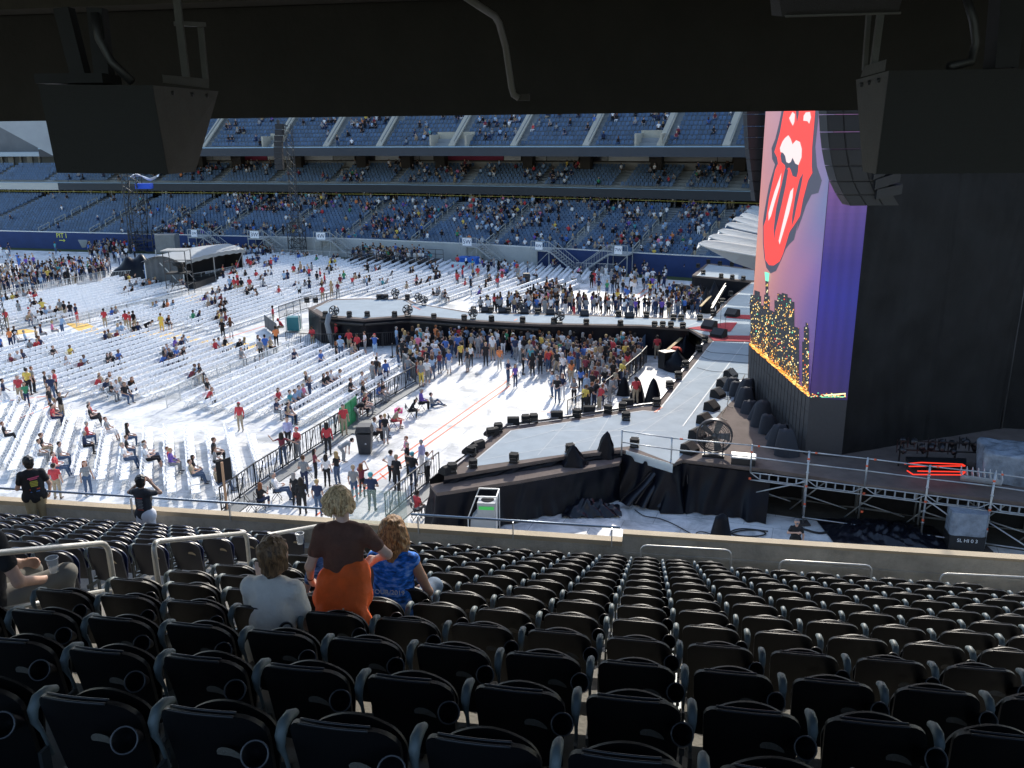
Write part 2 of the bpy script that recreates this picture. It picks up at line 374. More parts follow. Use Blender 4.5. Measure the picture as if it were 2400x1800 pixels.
mat('rail_steel', (.55, .54, .5), .42, .55, var=.12, scale=9)
hoop('hand_rail', 'thick steel aisle hand rail cut off by the left edge of the picture', 'hand rail', AT(-60, 1301, 5.6), AT(252, 1272, 7.1), .46, .025, 'aisle hand rails', foot=1.0)
hoop('hand_rail', 'steel aisle hand rail with two bars, standing between the two others', 'hand rail', AT(358, 1270, 7.3), AT(577, 1249, 9.4), .47, .025, 'aisle hand rails', foot=1.0)
hoop('hand_rail', 'steel aisle hand rail partly hidden by the woman in the brown shirt', 'hand rail', AT(627, 1254, 9.7), AT(762, 1229, 12.6), .5, .026, 'aisle hand rails', foot=1.0)
for i, (a, b_) in enumerate([(1503, 1714), (1829, 2044), (2206, 2460)]):
    y0 = [1278, 1313, 1344][i]; 
    pa = onplane(a, y0, ST(PAR_S-.35, 0, 0), EN); pb = onplane(b_, y0+[12, 13, 12][i], ST(PAR_S-.35, 0, 0), EN)
    hoop('guard_hoop', ['low steel hoop in front of the high parapet nearest the step', 'low steel hoop in front of the high parapet between the two others', 'low steel hoop in front of the high parapet at the right edge'][i], 'guard rail', pa, pb, None, .02, 'low hoops before the parapet', foot=.85)

# ------------------------------------------------------------------ the deck overhead
can = thing('upper_deck_overhang', 'dark concrete beam and ceiling of the deck overhead', 'overhang', ST(10.5, 0, 16.2))
BS = 10.5
def beamz(t): return 16.17-.012*t
zb = AT(1200, 268, 10.35)[2]
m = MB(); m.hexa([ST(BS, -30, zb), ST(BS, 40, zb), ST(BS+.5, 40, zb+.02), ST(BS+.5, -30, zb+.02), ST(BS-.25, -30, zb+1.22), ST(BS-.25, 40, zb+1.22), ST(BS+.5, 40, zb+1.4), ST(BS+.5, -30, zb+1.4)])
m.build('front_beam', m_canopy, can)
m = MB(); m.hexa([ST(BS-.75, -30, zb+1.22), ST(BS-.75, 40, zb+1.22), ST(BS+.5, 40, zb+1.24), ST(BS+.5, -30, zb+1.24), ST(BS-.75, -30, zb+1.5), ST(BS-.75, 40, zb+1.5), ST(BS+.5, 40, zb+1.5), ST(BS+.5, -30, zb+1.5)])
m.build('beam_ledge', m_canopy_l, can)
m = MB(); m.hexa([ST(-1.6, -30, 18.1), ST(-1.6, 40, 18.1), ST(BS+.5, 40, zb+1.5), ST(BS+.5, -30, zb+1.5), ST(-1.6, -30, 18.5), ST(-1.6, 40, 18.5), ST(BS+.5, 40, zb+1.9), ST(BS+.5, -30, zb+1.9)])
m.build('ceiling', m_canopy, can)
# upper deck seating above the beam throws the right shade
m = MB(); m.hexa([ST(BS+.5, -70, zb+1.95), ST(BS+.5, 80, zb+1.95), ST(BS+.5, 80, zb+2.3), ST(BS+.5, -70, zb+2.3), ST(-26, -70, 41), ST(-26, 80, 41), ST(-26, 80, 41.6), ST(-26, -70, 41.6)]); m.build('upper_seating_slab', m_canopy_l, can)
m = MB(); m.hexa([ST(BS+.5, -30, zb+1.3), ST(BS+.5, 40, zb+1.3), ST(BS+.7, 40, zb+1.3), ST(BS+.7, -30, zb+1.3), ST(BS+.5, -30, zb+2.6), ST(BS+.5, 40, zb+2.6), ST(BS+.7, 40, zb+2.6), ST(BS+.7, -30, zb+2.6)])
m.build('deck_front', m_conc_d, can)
pipe = thing('conduit_pipe', 'bent grey conduit pipe running down the face of the dark beam', 'pipe', AT(1200, 200, 9.9))
m = MB(); m.tube([AT(1090, -8, 9.0), AT(1120, 12, 9.1), AT(1160, 38, 9.4), AT(1170, 55, 9.55), AT(1185, 110, 9.8), AT(1199, 205, 9.95), AT(1204, 222, 9.98), AT(1215, 229, 10.0)], .035, 10)
m.build('tube', mat('conduit_grey', (.09, .09, .085), .6), pipe)
m = MB(); m.box(AT(1226, 228, 10.03), (.14, .07, .07), EX); m.build('junction_box', m_canopy_l, pipe)

def hung_box(name, label, front, side, d0, dt, db, grp, right):
    # front: 4 px corners tl tr br bl at distance d0; side gives the far edge columns top/bottom
    tl, tr, brr, bl = [AT(*p, d0) for p in front]
    fx = tr if not right else tl; fb = brr if not right else bl
    st_, sb_ = AT(*side[0], dt), AT(*side[1], db)
    if not right: bt_l = tl+(st_-fx); bb_l = bl+(sb_-fb); P8 = [bl, brr, sb_, bb_l, tl, tr, st_, bt_l]
    else: bt_r = tr+(st_-fx); bb_r = brr+(sb_-fb); P8 = [bl, brr, bb_r, sb_, tl, tr, bt_r, st_]
    t = thing(name, label, 'speaker', np.mean(P8[4:], axis=0), grp)
    c = np.mean(P8, axis=0)
    m = MB(); m.mat(m_boxs); m.hexa(P8); m.mat(m_boxd)
    g = [p+(p-c)*0.0+V(0, -.012, 0) for p in (bl, brr, tr, tl)]
    m.hexa([g[0], g[1], brr, bl, g[3], g[2], tr, tl]); m.build('cabinet', None, t)
    for f in (.25, .55, .8):
        m = MB()
        a = (fx*(1-f)+st_*f); b2 = (fb*(1-f)+sb_*f); q = a*.93+b2*.07; s_ = 1 if not right else -1
        m.tube([q+V(-.01*s_, 0, 0), q+V(.014*s_, 0, 0)], .016, 8); m.build('bolt', m_black, t)
    return t, fx, st_, tl, tr
lt, fx, st_, tl, tr = hung_box('hanging_speaker', 'large black speaker box hanging from the ceiling at upper left', [(92, 198), (358, 200), (395, 408), (135, 405)], [(512, 214), (458, 403)], 6.0, 7.2, 6.55, 'speaker boxes under the ceiling', False)
m = MB()
for a, b_, w in [((190, 178), (150, 20), .10), ((245, 178), (228, 20), .10)]: m.bar(AT(*a, 6.3), AT(*b_, 6.3), w)
m.box(AT(185, 186, 6.3), (.45, .3, .06)); m.build('rear_bracket', m_matt, lt)
m = MB(); m.bar(AT(436, 180, 6.8), AT(412, -20, 6.8), .05, .03); m.bar(AT(482, 185, 7.0), AT(470, 62, 7.0), .04, .03); m.bar(AT(412, 55, 6.8), AT(478, 58, 7.0), .05, .03)
m.hexa([AT(382, 194, 6.6), AT(490, 207, 7.1), AT(490, 207, 7.2), AT(382, 194, 6.7), AT(380, 175, 6.6), AT(490, 185, 7.1), AT(490, 185, 7.2), AT(380, 175, 6.7)]); m.build('hanger', m_boxs, lt)
m = MB(); m.tube([AT(222, 30, 6.2), AT(232, 90, 6.2), AT(262, 145, 6.2), AT(310, 192, 6.2)], .03, 8); m.build('cable', m_black, lt)
rt, fx, st_, tl, tr = hung_box('hanging_speaker', 'large black speaker box hanging from the ceiling at upper right', [(2083, 166), (2470, 160), (2440, 405), (2052, 408)], [(2006, 187), (2022, 402)], 6.0, 6.6, 6.25, 'speaker boxes under the ceiling', True)
m = MB(); m.bar(AT(2026, 165, 6.5), AT(2036, 32, 6.5), .03); m.bar(AT(2048, 150, 6.4), AT(2064, 30, 6.4), .045, .03)
m.hexa([AT(2017, 181, 6.5), AT(2074, 166, 6.2), AT(2074, 166, 6.3), AT(2017, 181, 6.6), AT(2024, 155, 6.5), AT(2078, 139, 6.2), AT(2078, 139, 6.3), AT(2024, 155, 6.6)]); m.build('hanger', m_boxs, rt)
m = MB(); m.tube([AT(2265, -10, 6.3), AT(2282, 50, 6.3), AT(2288, 100, 6.3), AT(2275, 145, 6.3), AT(2225, 156, 6.2)], .03, 8); m.build('cable', m_black, rt)
m = MB(); m.bar(AT(2345, 160, 6.4), AT(2360, -10, 6.4), .16); m.bar(AT(2378, 160, 6.4), AT(2400, -10, 6.4), .03); m.build('rear_bracket', m_matt, rt)
tv = thing('ceiling_monitor', 'dark flat screen seen from below at the top edge', 'monitor', AT(1970, -20, 5.5))
m = MB(); a, b_, c, d = AT(1822, 30, 5.6), AT(2118, 22, 5.6), AT(2130, -60, 5.2), AT(1815, -60, 5.2)
m.hexa([a+V(.03, 0, -.02), b_+V(-.03, 0, -.02), b_+V(0, .12, 0), a+V(0, .12, 0), d, c, c+V(0, .12, 0), d+V(0, .12, 0)]); m.build('casing', m_boxd, tv)
m = MB(); m.tube([a+V(-.01, 0, .06), a+V(.05, -.01, -.02), b_+V(-.02, -.01, -.02)], .008, 6); m.build('edge_trim', m_boxs, tv)
# ------------------------------------------------------------------ the grandstand across the field
fs = thing('grandstand', 'three tier blue seated grandstand across the field', 'grandstand', W(U_at(1000), 0, 0))
UL, UR = U_at(-500), U_at(2600)
US = np.linspace(UL, UR, 70); UE0 = U_at(92, 9.5, 13.6)   # left end of the upper deck
USU = [u for u in US if u > UE0]; USU = np.concatenate([[UE0], USU])
def sweep(mb, prof, us, close=False):
    n = len(prof); vs = [W(u, D, z) for u in us for D, z in prof]; k = n if close else n-1
    mb.add(vs, [(i*n+j, (i+1)*n+j, (i+1)*n+(j+1) % n, i*n+(j+1) % n) for i in range(len(us)-1) for j in range(k)])
    if close: mb.add([W(us[0], D, z) for D, z in prof], [tuple(range(n))]); mb.add([W(us[-1], D, z) for D, z in prof], [tuple(range(n-1, -1, -1))])
def us_between(a, b_): return np.concatenate([[a], [u for u in US if a < u < b_], [b_]])
LB = [(.8+.83*k, 1.55+.218*k) for k in range(20)]      # lower bowl rows (D, z)
MD = [(17.3+.85*k, 8.25+.34*k) for k in range(7)]
UD = [(10.4+.80*k, 13.6+.55*k) for k in range(15)]
def steps(rows, back, dz0=.0):
    p = []
    for i, (D, z) in enumerate(rows):
        D1 = rows[i+1][0] if i+1 < len(rows) else back
        p += [(D-.1, z), (D1-.1, z)]
    return p
u1, u2 = U_at(620), U_at(1259)
m = MB(); sweep(m, [(0, -.1), (0, 2.3), (.35, 2.3), (.35, -.1)], us_between(UL, u1), True); sweep(m, [(0, -.1), (0, 2.3), (.35, 2.3), (.35, -.1)], us_between(u2, UR), True); m.build('navy_field_wall', m_navy, fs)
m = MB(); sweep(m, [(0, -.1), (0, 2.3), (.35, 2.3), (.35, -.1)], us_between(u1+.002, u2-.002), True); m.build('grey_field_wall', m_grey, fs)
m = MB(); sweep(m, [(.05, 2.3), (.05, 2.42), (.2, 2.42), (.2, 2.3)], US, True); m.build('wall_rail', m_steel_l, fs)
m = MB(); sweep(m, [(.36, 1.2)]+steps(LB, 17.4)+[(17.3, 5.86), (24, 5.86)], US); m.build('lower_tier', mat('tier_concrete', (.30, .32, .33), .9, var=.1, scale=.5), fs)
m = MB(); sweep(m, [(16.6, 7.15), (16.6, 8.2), (17.1, 8.25), (17.2, 8.25)]+[(d, z) for d, z in steps(MD, 24)]+[(24, 10.3), (24, 7.15)], US, True); m.build('middle_tier', MATS['tier_concrete'], fs)
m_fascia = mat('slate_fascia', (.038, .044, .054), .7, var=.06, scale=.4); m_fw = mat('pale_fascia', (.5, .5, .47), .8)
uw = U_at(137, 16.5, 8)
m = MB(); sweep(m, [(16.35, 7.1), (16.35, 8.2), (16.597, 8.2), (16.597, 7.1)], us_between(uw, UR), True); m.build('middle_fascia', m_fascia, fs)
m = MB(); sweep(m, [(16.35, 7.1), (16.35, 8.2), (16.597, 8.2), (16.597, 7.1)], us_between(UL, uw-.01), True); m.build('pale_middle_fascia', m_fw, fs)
m = MB(); sweep(m, [(16.3, 8.22), (16.3, 8.3), (16.4, 8.3), (16.4, 8.22)], US, True); sweep(m, [(9.25, 13.66), (9.25, 13.79), (9.4, 13.79), (9.4, 13.66)], USU, True); m.build('fascia_rail', mat('blue_rail', (.25, .38, .5), .5, .3), fs)
m = MB(); sweep(m, [(9.3, 12.55), (9.3, 13.65), (9.55, 13.65), (9.55, 12.55)], USU, True); m.build('upper_fascia', m_fascia, fs)
m = MB(); sweep(m, [(9.552, 12.6), (9.552, 13.6)]+steps(UD, 22.5)+[(54, 44), (54, 40), (24, 12.6)], USU, True); m.build('upper_tier', MATS['tier_concrete'], fs)
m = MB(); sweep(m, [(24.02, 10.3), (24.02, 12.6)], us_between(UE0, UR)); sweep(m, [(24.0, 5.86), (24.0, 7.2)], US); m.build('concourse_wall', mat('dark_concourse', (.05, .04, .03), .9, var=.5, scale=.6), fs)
m_pan = mat('suite_panel', (.30, .29, .27), .8); m_cream = mat('cream_box', (.42, .39, .31), .8, var=.08, scale=.8)
# suite level: panels, counters and dark columns
pcols = [470, 560, 700, 850, 955, 1035, 1240, 1375, 1540, 1735, 1900]
for i in range(len(pcols)-1):
    a, b_ = U_at(pcols[i]+14, 23.9, 11.5), U_at(pcols[i+1]-14, 23.9, 11.5)
    m = MB(); sweep(m, [(23.5, 10.35), (23.5, 11.3), (23.9, 11.3), (23.9, 10.35)], us_between(a, b_), True); m.build('suite_front', m_pan, fs)
    am = a+(b_-a)*(.2+.6*rng.random())
    m = MB(); m.mat([m_pan, mat('suite_banner', (.22, .02, .05), .8), mat('suite_white', (.5, .5, .48), .7), mat('suite_glass', (.03, .03, .035), .2)][i % 4]); sweep(m, [(23.6, 11.5), (23.6, 12.3)], us_between(a+.2, am))
    m.mat([mat('suite_white', (.5, .5, .48)), m_pan, MATS['suite_white'], MATS['suite_glass']][(i+1) % 4]); sweep(m, [(23.6, 11.5), (23.6, 12.3)], us_between(am+.1, b_-.2)); m.build('suite_window', None, fs)
    m = MB(); u = U_at(pcols[i], 22, 11); m.box(W(u, 22, 11.5), (1.5, 1.2, 2.2), W(u+.5, 22)-W(u-.5, 22)); m.build('column', mat('dark_column', (.035, .028, .022), .9), fs)
for px in range(20, 1760, 120):    # concourse posts
    u = U_at(px, 18.5, 7); m = MB(); m.box(W(u, 18.6, 6.5), (.3, .3, 1.4)); m.build('post', m_pan, fs)
m = MB(); sweep(m, [(17.5, 6.72), (17.5, 6.8), (17.56, 6.8), (17.56, 6.72)], US, True); m.build('concourse_rail', mat('yellow_rail', (.55, .5, .12), .6), fs)
for px0, px1 in [(1006, 1093), (1487, 1552), (612, 650)]:   # vestibule boxes in the upper deck
    a, b_ = U_at(px0, 9.8, 15), U_at(px1, 9.8, 15)
    m = MB(); 
    for uu in (a, b_-.25): sweep(m, [(9.8, 13.62), (9.8, 15.25), (12.6, 15.25), (12.6, 13.62)], us_between(uu, uu+.25), True)
    sweep(m, [(12.4, 13.62), (12.4, 15.6), (12.58, 15.6), (12.58, 13.62)], us_between(a, b_), True); sweep(m, [(12.3, 13.8), (12.3, 15.3), (12.39, 15.3), (12.39, 13.8)], us_between(a+.3, b_-.3), True); m.build('vestibule', m_cream, fs)
# slanting end wall of the upper deck and the corner structure behind it
m = MB(); q = [(122, 364), (0, 298), (-80, 262), (-80, 225), (40, 225), (150, 300), (175, 364)]
fr = [AT(x, y, 131) for x, y in q]; bk = [AT(x, y, 131)+V(0, 1.2, 0) for x, y in q]; n = len(q)
m.add(fr+bk, [tuple(range(n)), tuple(range(2*n-1, n-1, -1))]+[(i, (i+1) % n, n+(i+1) % n, n+i) for i in range(n)])
m.build('end_wall', mat('pale_end_wall', (.30, .32, .33), .8, var=.1, scale=.3), fs)
m = MB()
sweep(m, [(26, 6), (26, 19.4), (32, 19.4), (32, 6)], us_between(UL, UE0-2), True); m.build('corner_block', mat('corner_concrete', (.14, .145, .15), .85, var=.2, scale=.2), fs)
m = MB(); sweep(m, [(22.6, 12.2), (22.6, 12.9), (25.9, 12.9), (25.9, 12.2)], us_between(UL, UE0-2), True); m.build('corner_fascia', mat('sky_grey_fascia', (.36, .42, .46), .6), fs)
m = MB()
for i, px in enumerate(range(-60, 105, 22)):
    u = U_at(px, 25.8, 11); m.box(W(u, 25.8, 11.2), (.3 if i % 2 else .9, .4, 2.0)); 
m.build('corner_columns', m_pan, fs)

# seats: one object, thousands of them
def seat_far():
    v = []; f = []
    def q(pts): o = len(v); v.extend(pts); f.append(tuple(range(o, o+4)))
    w = .225
    q([(-w, .12, .40), (w, .12, .40), (w*.95, .20, .84), (-w*.95, .20, .84)]); q([(-w*.95, .20, .84), (w*.95, .20, .84), (w*.9, .27, .80), (-w*.9, .27, .80)])
    q([(-w, -.22, .43), (w, -.22, .43), (w, .14, .42), (-w, .14, .42)]); q([(-w, -.22, .34), (w, -.22, .34), (w, -.22, .43), (-w, -.22, .43)])
    return np.array(v), np.array(f)
sv, sf = seat_far()
aisles_px = [-230, -90, 76, 197, 347, 488, 636, 790, 955, 1130, 1320, 1476, 1620, 1760, 1900, 2060, 2220]
AIS = [U_at(x) for x in aisles_px]
aisU = [U_at(x, 9.5, 14) for x in [470, 640, 760, 885, 1055, 1200, 1370, 1545, 1700, 1860, 2020, 2180, 330, 200]]
SEATS = []      # (u, D, z, tier)
for ti, (rows, ais, w) in enumerate([(LB, AIS, .75), (MD, AIS, .7), (UD, aisU, .65)]):
    for k, (D, z) in enumerate(rows):
        u = (UE0+.8 if ti == 2 else UL+1)
        while u < UR-1:
            p = W(u, D, z)
            if min(abs(u-a-D*.02) for a in ais) > w and -40 < proj(p)[0] < 1800 and proj(p)[1] > 225:
                if not (ti == 2 and k < 3 and any(U_at(a, 9.8, 15)-.1 < u < U_at(b_, 9.8, 15)+.1 for a, b_ in [(1006, 1093), (1487, 1552), (612, 650)])): SEATS.append((u, D, z, ti))
            u += .535
aV = []; aF = []
for i, (u, D, z, ti) in enumerate(SEATS):
    p = W(u, D+.35, z); q = W(u+.3, D+.35, z)-W(u-.3, D+.35, z); ux = q[:2]/np.linalg.norm(q[:2]); c, s = ux
    P = np.stack([sv[:, 0]*c-sv[:, 1]*s+p[0], sv[:, 0]*s+sv[:, 1]*c+p[1], sv[:, 2]+p[2]], 1); aV.append(P); aF.append(sf+i*len(sv))
P = np.concatenate(aV); F = np.concatenate(aF); cl = np.repeat(rng.uniform(.75, 1.3, (len(SEATS), 1)), len(sf), 0)*np.array([[.040, .092, .180]])
m_tint_pl = tint_mat('blue_seat_plastic', .42, .5)
o = tinted('stadium_seats', P, F, cl, m_tint_pl); tag(o, 'rows of small blue stadium seats on the far grandstand', 'seats', 'stadium seats', 'stuff')
# aisle rails of the lower bowl and upper deck
for a in AIS[2:14]:
    m = MB()
    for d0 in (1.2, 4.6, 8.2, 12.0):
        z0 = 1.55+.2625*d0; pa = W(a, d0, z0+.9); pb = W(a, d0+2.2, z0+.9+.58)
        m.bar(pa, pb, .07); m.bar(pa-V(0, 0, .45), pb-V(0, 0, .45), .05); m.bar(pa, pa-V(0, 0, .9), .06); m.bar(pb, pb-V(0, 0, .9), .06)
    m.build('aisle_rail', mat('cream_rail', (.5, .48, .4), .6), fs)
for a in aisU[:10]:
    m = MB(); sweep(m, [(9.5, 14.3), (9.5, 14.55), (21.5, 22.75), (21.5, 22.5)], [a+.50, a+.56], True); m.build('aisle_rail', mat('cream_rail2', (.3, .3, .27), .6), fs)
    m = MB(); m.hexa([W(a-.42, 9.8, 13.65), W(a+.42, 9.8, 13.65), W(a+.42, 21.5, 21.9), W(a-.42, 21.5, 21.9), W(a-.42, 9.8, 13.9), W(a+.42, 9.8, 13.9), W(a+.42, 21.5, 22.15), W(a-.42, 21.5, 22.15)]); m.build('aisle_stairs', m_cream, fs)

# stair platforms against the field wall with their section signs
m_stair = mat('stair_grey_steel', (.34, .36, .36), .6, .1)
def platform(px, txt, right, label, plain=False):
    u = U_at(px); t = thing('stair_platform', label, 'staircase', W(u, -1.2, 0), 'stair platforms along the field wall'); s = 1 if right else -1
    m = MB(); w = 1.15
    sweep(m, [(-2.0, 2.2), (-2.0, 2.34), (-.02, 2.34), (-.02, 2.2)], [u-w, u+w], True); m.build('deck', m_stair, t)
    m = MB()
    for du in (-w, w):
        for D in (-1.95, -.15): m.bar(W(u+du, D, 0), W(u+du, D, 3.35), .09)
    m.bar(W(u-w, -1.95, 0), W(u+w, -1.95, 2.2), .06); m.build('legs', m_stair, t)
    m = MB(); n = 8
    for k in range(n+1):
        uu = u-w+2*w*k/n; m.bar(W(uu, -1.95, 2.34), W(uu, -1.95, 3.35), .035)
    m.bar(W(u-w, -1.95, 3.35), W(u+w, -1.95, 3.35), .07)
    for k in range(11):
        uu = u+s*(w+k*.32); zz = 2.3-k*.22; m.bar(W(uu, -1.95, zz), W(uu, -1.95, zz+1.0), .035); m.bar(W(uu, -.55, zz), W(uu, -.55, zz+1.0), .03)
    for D in (-1.95, -.55):
        m.bar(W(u+s*w, D, 3.35), W(u+s*(w+3.2), D, 1.1), .07); m.bar(W(u+s*w, D, 2.3), W(u+s*(w+3.2), D, .05), .12)
    m.build('railing', m_stair, t)
    m = MB()
    for k in range(10):
        uu = u+s*(w+.16+k*.32); m.box(W(uu, -1.25, 2.12-k*.22), (.3, 1.4, .05), W(uu+.3, 0)-W(uu-.3, 0))
    m.build('tread', m_steel, t)
    d = W(u+.5, 0)-W(u-.5, 0); d /= np.linalg.norm(d); c = W(u-.1*s, -2.03, 2.85)
    if txt:
        m = MB(); m.box(c, (1.25 if not plain else .9, .04, .9), d); sg = m.build('sign', m_white, t)
        text_mesh('lettering', txt, .72 if not plain else .5, c+np.cross(d, V(0, 0, 1))*.03, d, (0, 0, 1), mat('navy_ink', (.02, .04, .12), .7), sg, .004)
platform(478, '2W', True, 'grey stair platform behind the tent roof, leftmost of the platforms', True)
platform(618, '3W', True, 'grey stair platform with the sign 3W')
platform(772, '4W', True, 'grey stair platform with the sign 4W')
platform(1114, '5W', True, 'grey stair platform with the sign 5W')
platform(1281, '6W', True, 'grey stair platform with the small sign 6W', True)
platform(1461, '7W', False, 'grey stair platform with the small sign 7W and stairs to the left', True)
# yellow lettering on the navy wall
wl = thing('wall_lettering', 'yellow taped letters PIT 1 and arrow on the navy wall', 'lettering', W(U_at(143), -.02, 1.8))
u = U_at(143); d = W(u+.5, 0)-W(u-.5, 0); d /= np.linalg.norm(d); m_yt = mat('yellow_tape', (.75, .75, .12), .6)
text_mesh('letters', 'PIT I', .95, W(u, -.03, 1.85), d, (0, 0, 1), m_yt, wl, .01)
m = MB(); c = W(u, -.03, 1.2); m.box(c, (1.0, .03, .09), d); m.bar(c+d*.5, c+d*.25+V(0, 0, .16), .07); m.bar(c+d*.5, c+d*.25-V(0, 0, .16), .07); m.build('arrow', m_yt, wl)

# white winged roofs at the right end of the field
m_memb = bpy.data.materials.new('white_membrane'); m_memb.use_nodes = True; _n = m_memb.node_tree.nodes; _l = m_memb.node_tree.links
_t = _n.new('ShaderNodeBsdfTranslucent'); _t.inputs[0].default_value = (.9, .9, .88, 1); _x = _n.new('ShaderNodeMixShader'); _x.inputs[0].default_value = .8
_n['Principled BSDF'].inputs['Base Color'].default_value = (.85, .85, .84, 1); _l.new(_n['Principled BSDF'].outputs[0], _x.inputs[1]); _l.new(_t.outputs[0], _x.inputs[2]); _l.new(_x.outputs[0], _n['Material Output'].inputs[0])
TIPS = [((1637, 571), (1790, 596)), ((1662, 554), (1792, 577)), ((1684, 541), (1792, 566)), ((1702, 526), (1792, 545)), ((1719, 513), (1792, 531)), ((1736, 504), (1792, 520)), ((1748, 495), (1792, 508)), ((1760, 486), (1792, 500))]
for i, (ta, tb) in enumerate(TIPS):
    d0 = 62+5.5*i; a = AT(*ta, d0); b_ = AT(*tb, d0-2)+V(0, 0, 0); b_ = b_+(b_-a)*1.2
    t = thing('roof_wing', ['nearest and largest white curved roof wing beside the screen', 'second white roof wing up from the lowest one', 'third white roof wing up from the lowest one', 'fourth white roof wing up from the lowest one', 'fifth white roof wing up from the lowest one', 'third white roof wing from the top of the stack', 'second white roof wing from the top of the stack', 'topmost white roof wing of the stack'][i], 'roof', a, 'white roof wings stacked beside the screen')
    R = .34 if i else .4
    def fn(u, v, a=a, b_=b_, R=R):
        k = -.35+v*(math.pi*.5+.6); w = R*(1-(1-min(1, u*5))**2)**.5+.05 if u < .2 else R+.05
        return a*(1-u)+b_*u+V(0, -math.cos(k)*w*1.1, math.sin(k)*w)
    m = MB(); m.grid(fn, 24, 10); m.grid(lambda u, v: fn(u, 1)+V(0, 4.5*v*min(1, u*4+.1), -.5*v), 24, 2); m.build('membrane', m_memb, t)
    m = MB(); m.tube([fn(u, 0)+V(0, -.01, -.03) for u in (0, .1, .3, .6, 1)], .05, 6); m.build('edge_tube', m_steel_l, t)
    if i == 0:
        m = MB(); m.add([fn(0, 0), fn(.3, 0), fn(1, 0), fn(1, 0)+V(0, .8, -1.3), fn(.55, 0)+V(0, .6, -1.25), fn(.25, 0)+V(0, .3, -.75)], [(5, 4, 3, 2, 1), (0, 5, 1)]); m.build('underside', mat('grey_underside', (.42, .45, .46), .7), t)  # underside coloured grey to paint in its shade
# ------------------------------------------------------------------ the stage with runway and end platform
ZS = 2.1
m_deck = mat('stage_grey_deck', (.33, .38, .41), .85, var=.10, scale=.9, spec=.12)
m_brown = mat('brown_stage_ply', (.15, .12, .105), .85, var=.22, scale=1.1, spec=.12)
m_drape = mat('black_drape', (.003, .004, .0085), .4, var=.35, scale=2, spec=.2, bump=.25, bscale=7)
m_line = mat('white_tape', (.75, .75, .72), .6)
stage = thing('stage', 'low grey concert stage with long runway and end platform, black skirts', 'stage', G(1500, 900, 0))
def P2(l, z=ZS): return [G(*p, z)[:2] for p in l]
near_edge = P2([(1041, 1117), (1331, 1068), (1439, 1056), (1458, 1054), (1575, 1087), (1600, 1077), (1817, 1102), (2027, 1135), (2400, 1178)])
field_edge = P2([(1187, 1000), (1352, 978), (1507, 953), (1539, 950), (1588, 888), (1656, 798), (1642, 787), (1615, 771), (1507, 764), (1263, 760), (1100, 752), (961, 741), (855, 749), (752, 741), (722, 722), (774, 701), (858, 699), (955, 700), (977, 711), (1100, 731), (1317, 736), (1561, 745), (1637, 747), (1665, 746), (1708, 700), (1763, 660), (1622, 645), (1658, 616), (1770, 631)])
outline = near_edge[::-1]+field_edge+[(34., 84.), (40., 55.), (34., 26.)]
m = MB(); m.prism([near_edge[-1], *near_edge[::-1][1:], *field_edge, (34., 84.), (40., 55.), (34., 27.)], ZS-.16, ZS); m.build('deck', m_brown, stage)
# grey dance floor panels inside the brown rim
def inset(poly, d):
    n = len(poly); out = []
    a = sum(poly[i][0]*poly[(i+1) % n][1]-poly[(i+1) % n][0]*poly[i][1] for i in range(n)); s = 1 if a > 0 else -1
    for i in range(n):
        p0, p1, p2 = [np.array(poly[(i+j-1) % n], float) for j in (0, 1, 2)]
        d1 = (p1-p0)/np.linalg.norm(p1-p0); d2 = (p2-p1)/np.linalg.norm(p2-p1); n1 = V(-d1[1], d1[0])*s; n2 = V(-d2[1], d2[0])*s
        b_ = n1+n2; b_ /= max(np.dot(b_, n1), .35); out.append(p1+b_*d)
    return out
nearwing = P2([(1095, 1095), (1198, 1010), (1507, 963), (1542, 966), (1600, 890), (1672, 800), (1690, 794), (1755, 790), (1752, 905), (1700, 955), (1580, 1087), (1475, 1046), (1400, 1054), (1330, 1064)])
bst = inset(P2([(961, 741), (855, 749), (752, 741), (722, 722), (774, 701), (858, 699), (955, 700), (977, 711)]), .55)
walk = P2([(957, 738), (966, 711), (1100, 734), (1317, 739), (1561, 748), (1650, 750), (1664, 787), (1640, 781), (1615, 768), (1507, 761), (1263, 757), (1100, 749)])
farw = P2([(1632, 646), (1662, 620), (1768, 634), (1768, 657)]); farm = P2([(1668, 750), (1716, 700), (1766, 662), (1790, 662), (1755, 790), (1672, 797)])
m = MB()
for i, pl in enumerate([nearwing, bst, walk, farw, farm]): m.poly([(*p, ZS+.004+.004*(i in (2, 4))) for p in (pl if sum(pl[i][0]*pl[(i+1) % len(pl)][1]-pl[(i+1) % len(pl)][0]*pl[i][1] for i in range(len(pl))) > 0 else pl[::-1])])
m.build('dance_floor', m_deck, stage)
m = MB(); zt = ZS+.014
def pline(mb, px, w=.07, z=zt, close=False):
    pts = [G(*p, ZS)[:2] for p in px]
    for i in range(len(pts)-(0 if close else 1)): strip(mb, pts[i], pts[(i+1) % len(pts)], w, z+.001*(i % 3))
pline(m, [(1095, 1095), (1198, 1010), (1507, 963), (1542, 966), (1600, 890), (1672, 800)])
pline(m, [(735, 727), (775, 704), (860, 702), (950, 703), (972, 716)], .06); pline(m, [(1635, 646), (1662, 619), (1768, 633)], .05)
pline(m, [(1668, 750), (1716, 700), (1763, 663)], .05); pline(m, [(1610, 765), (1650, 750), (1664, 787)], .05); pline(m, [(1755, 790), (1600, 1000)], .05, zt+.004)
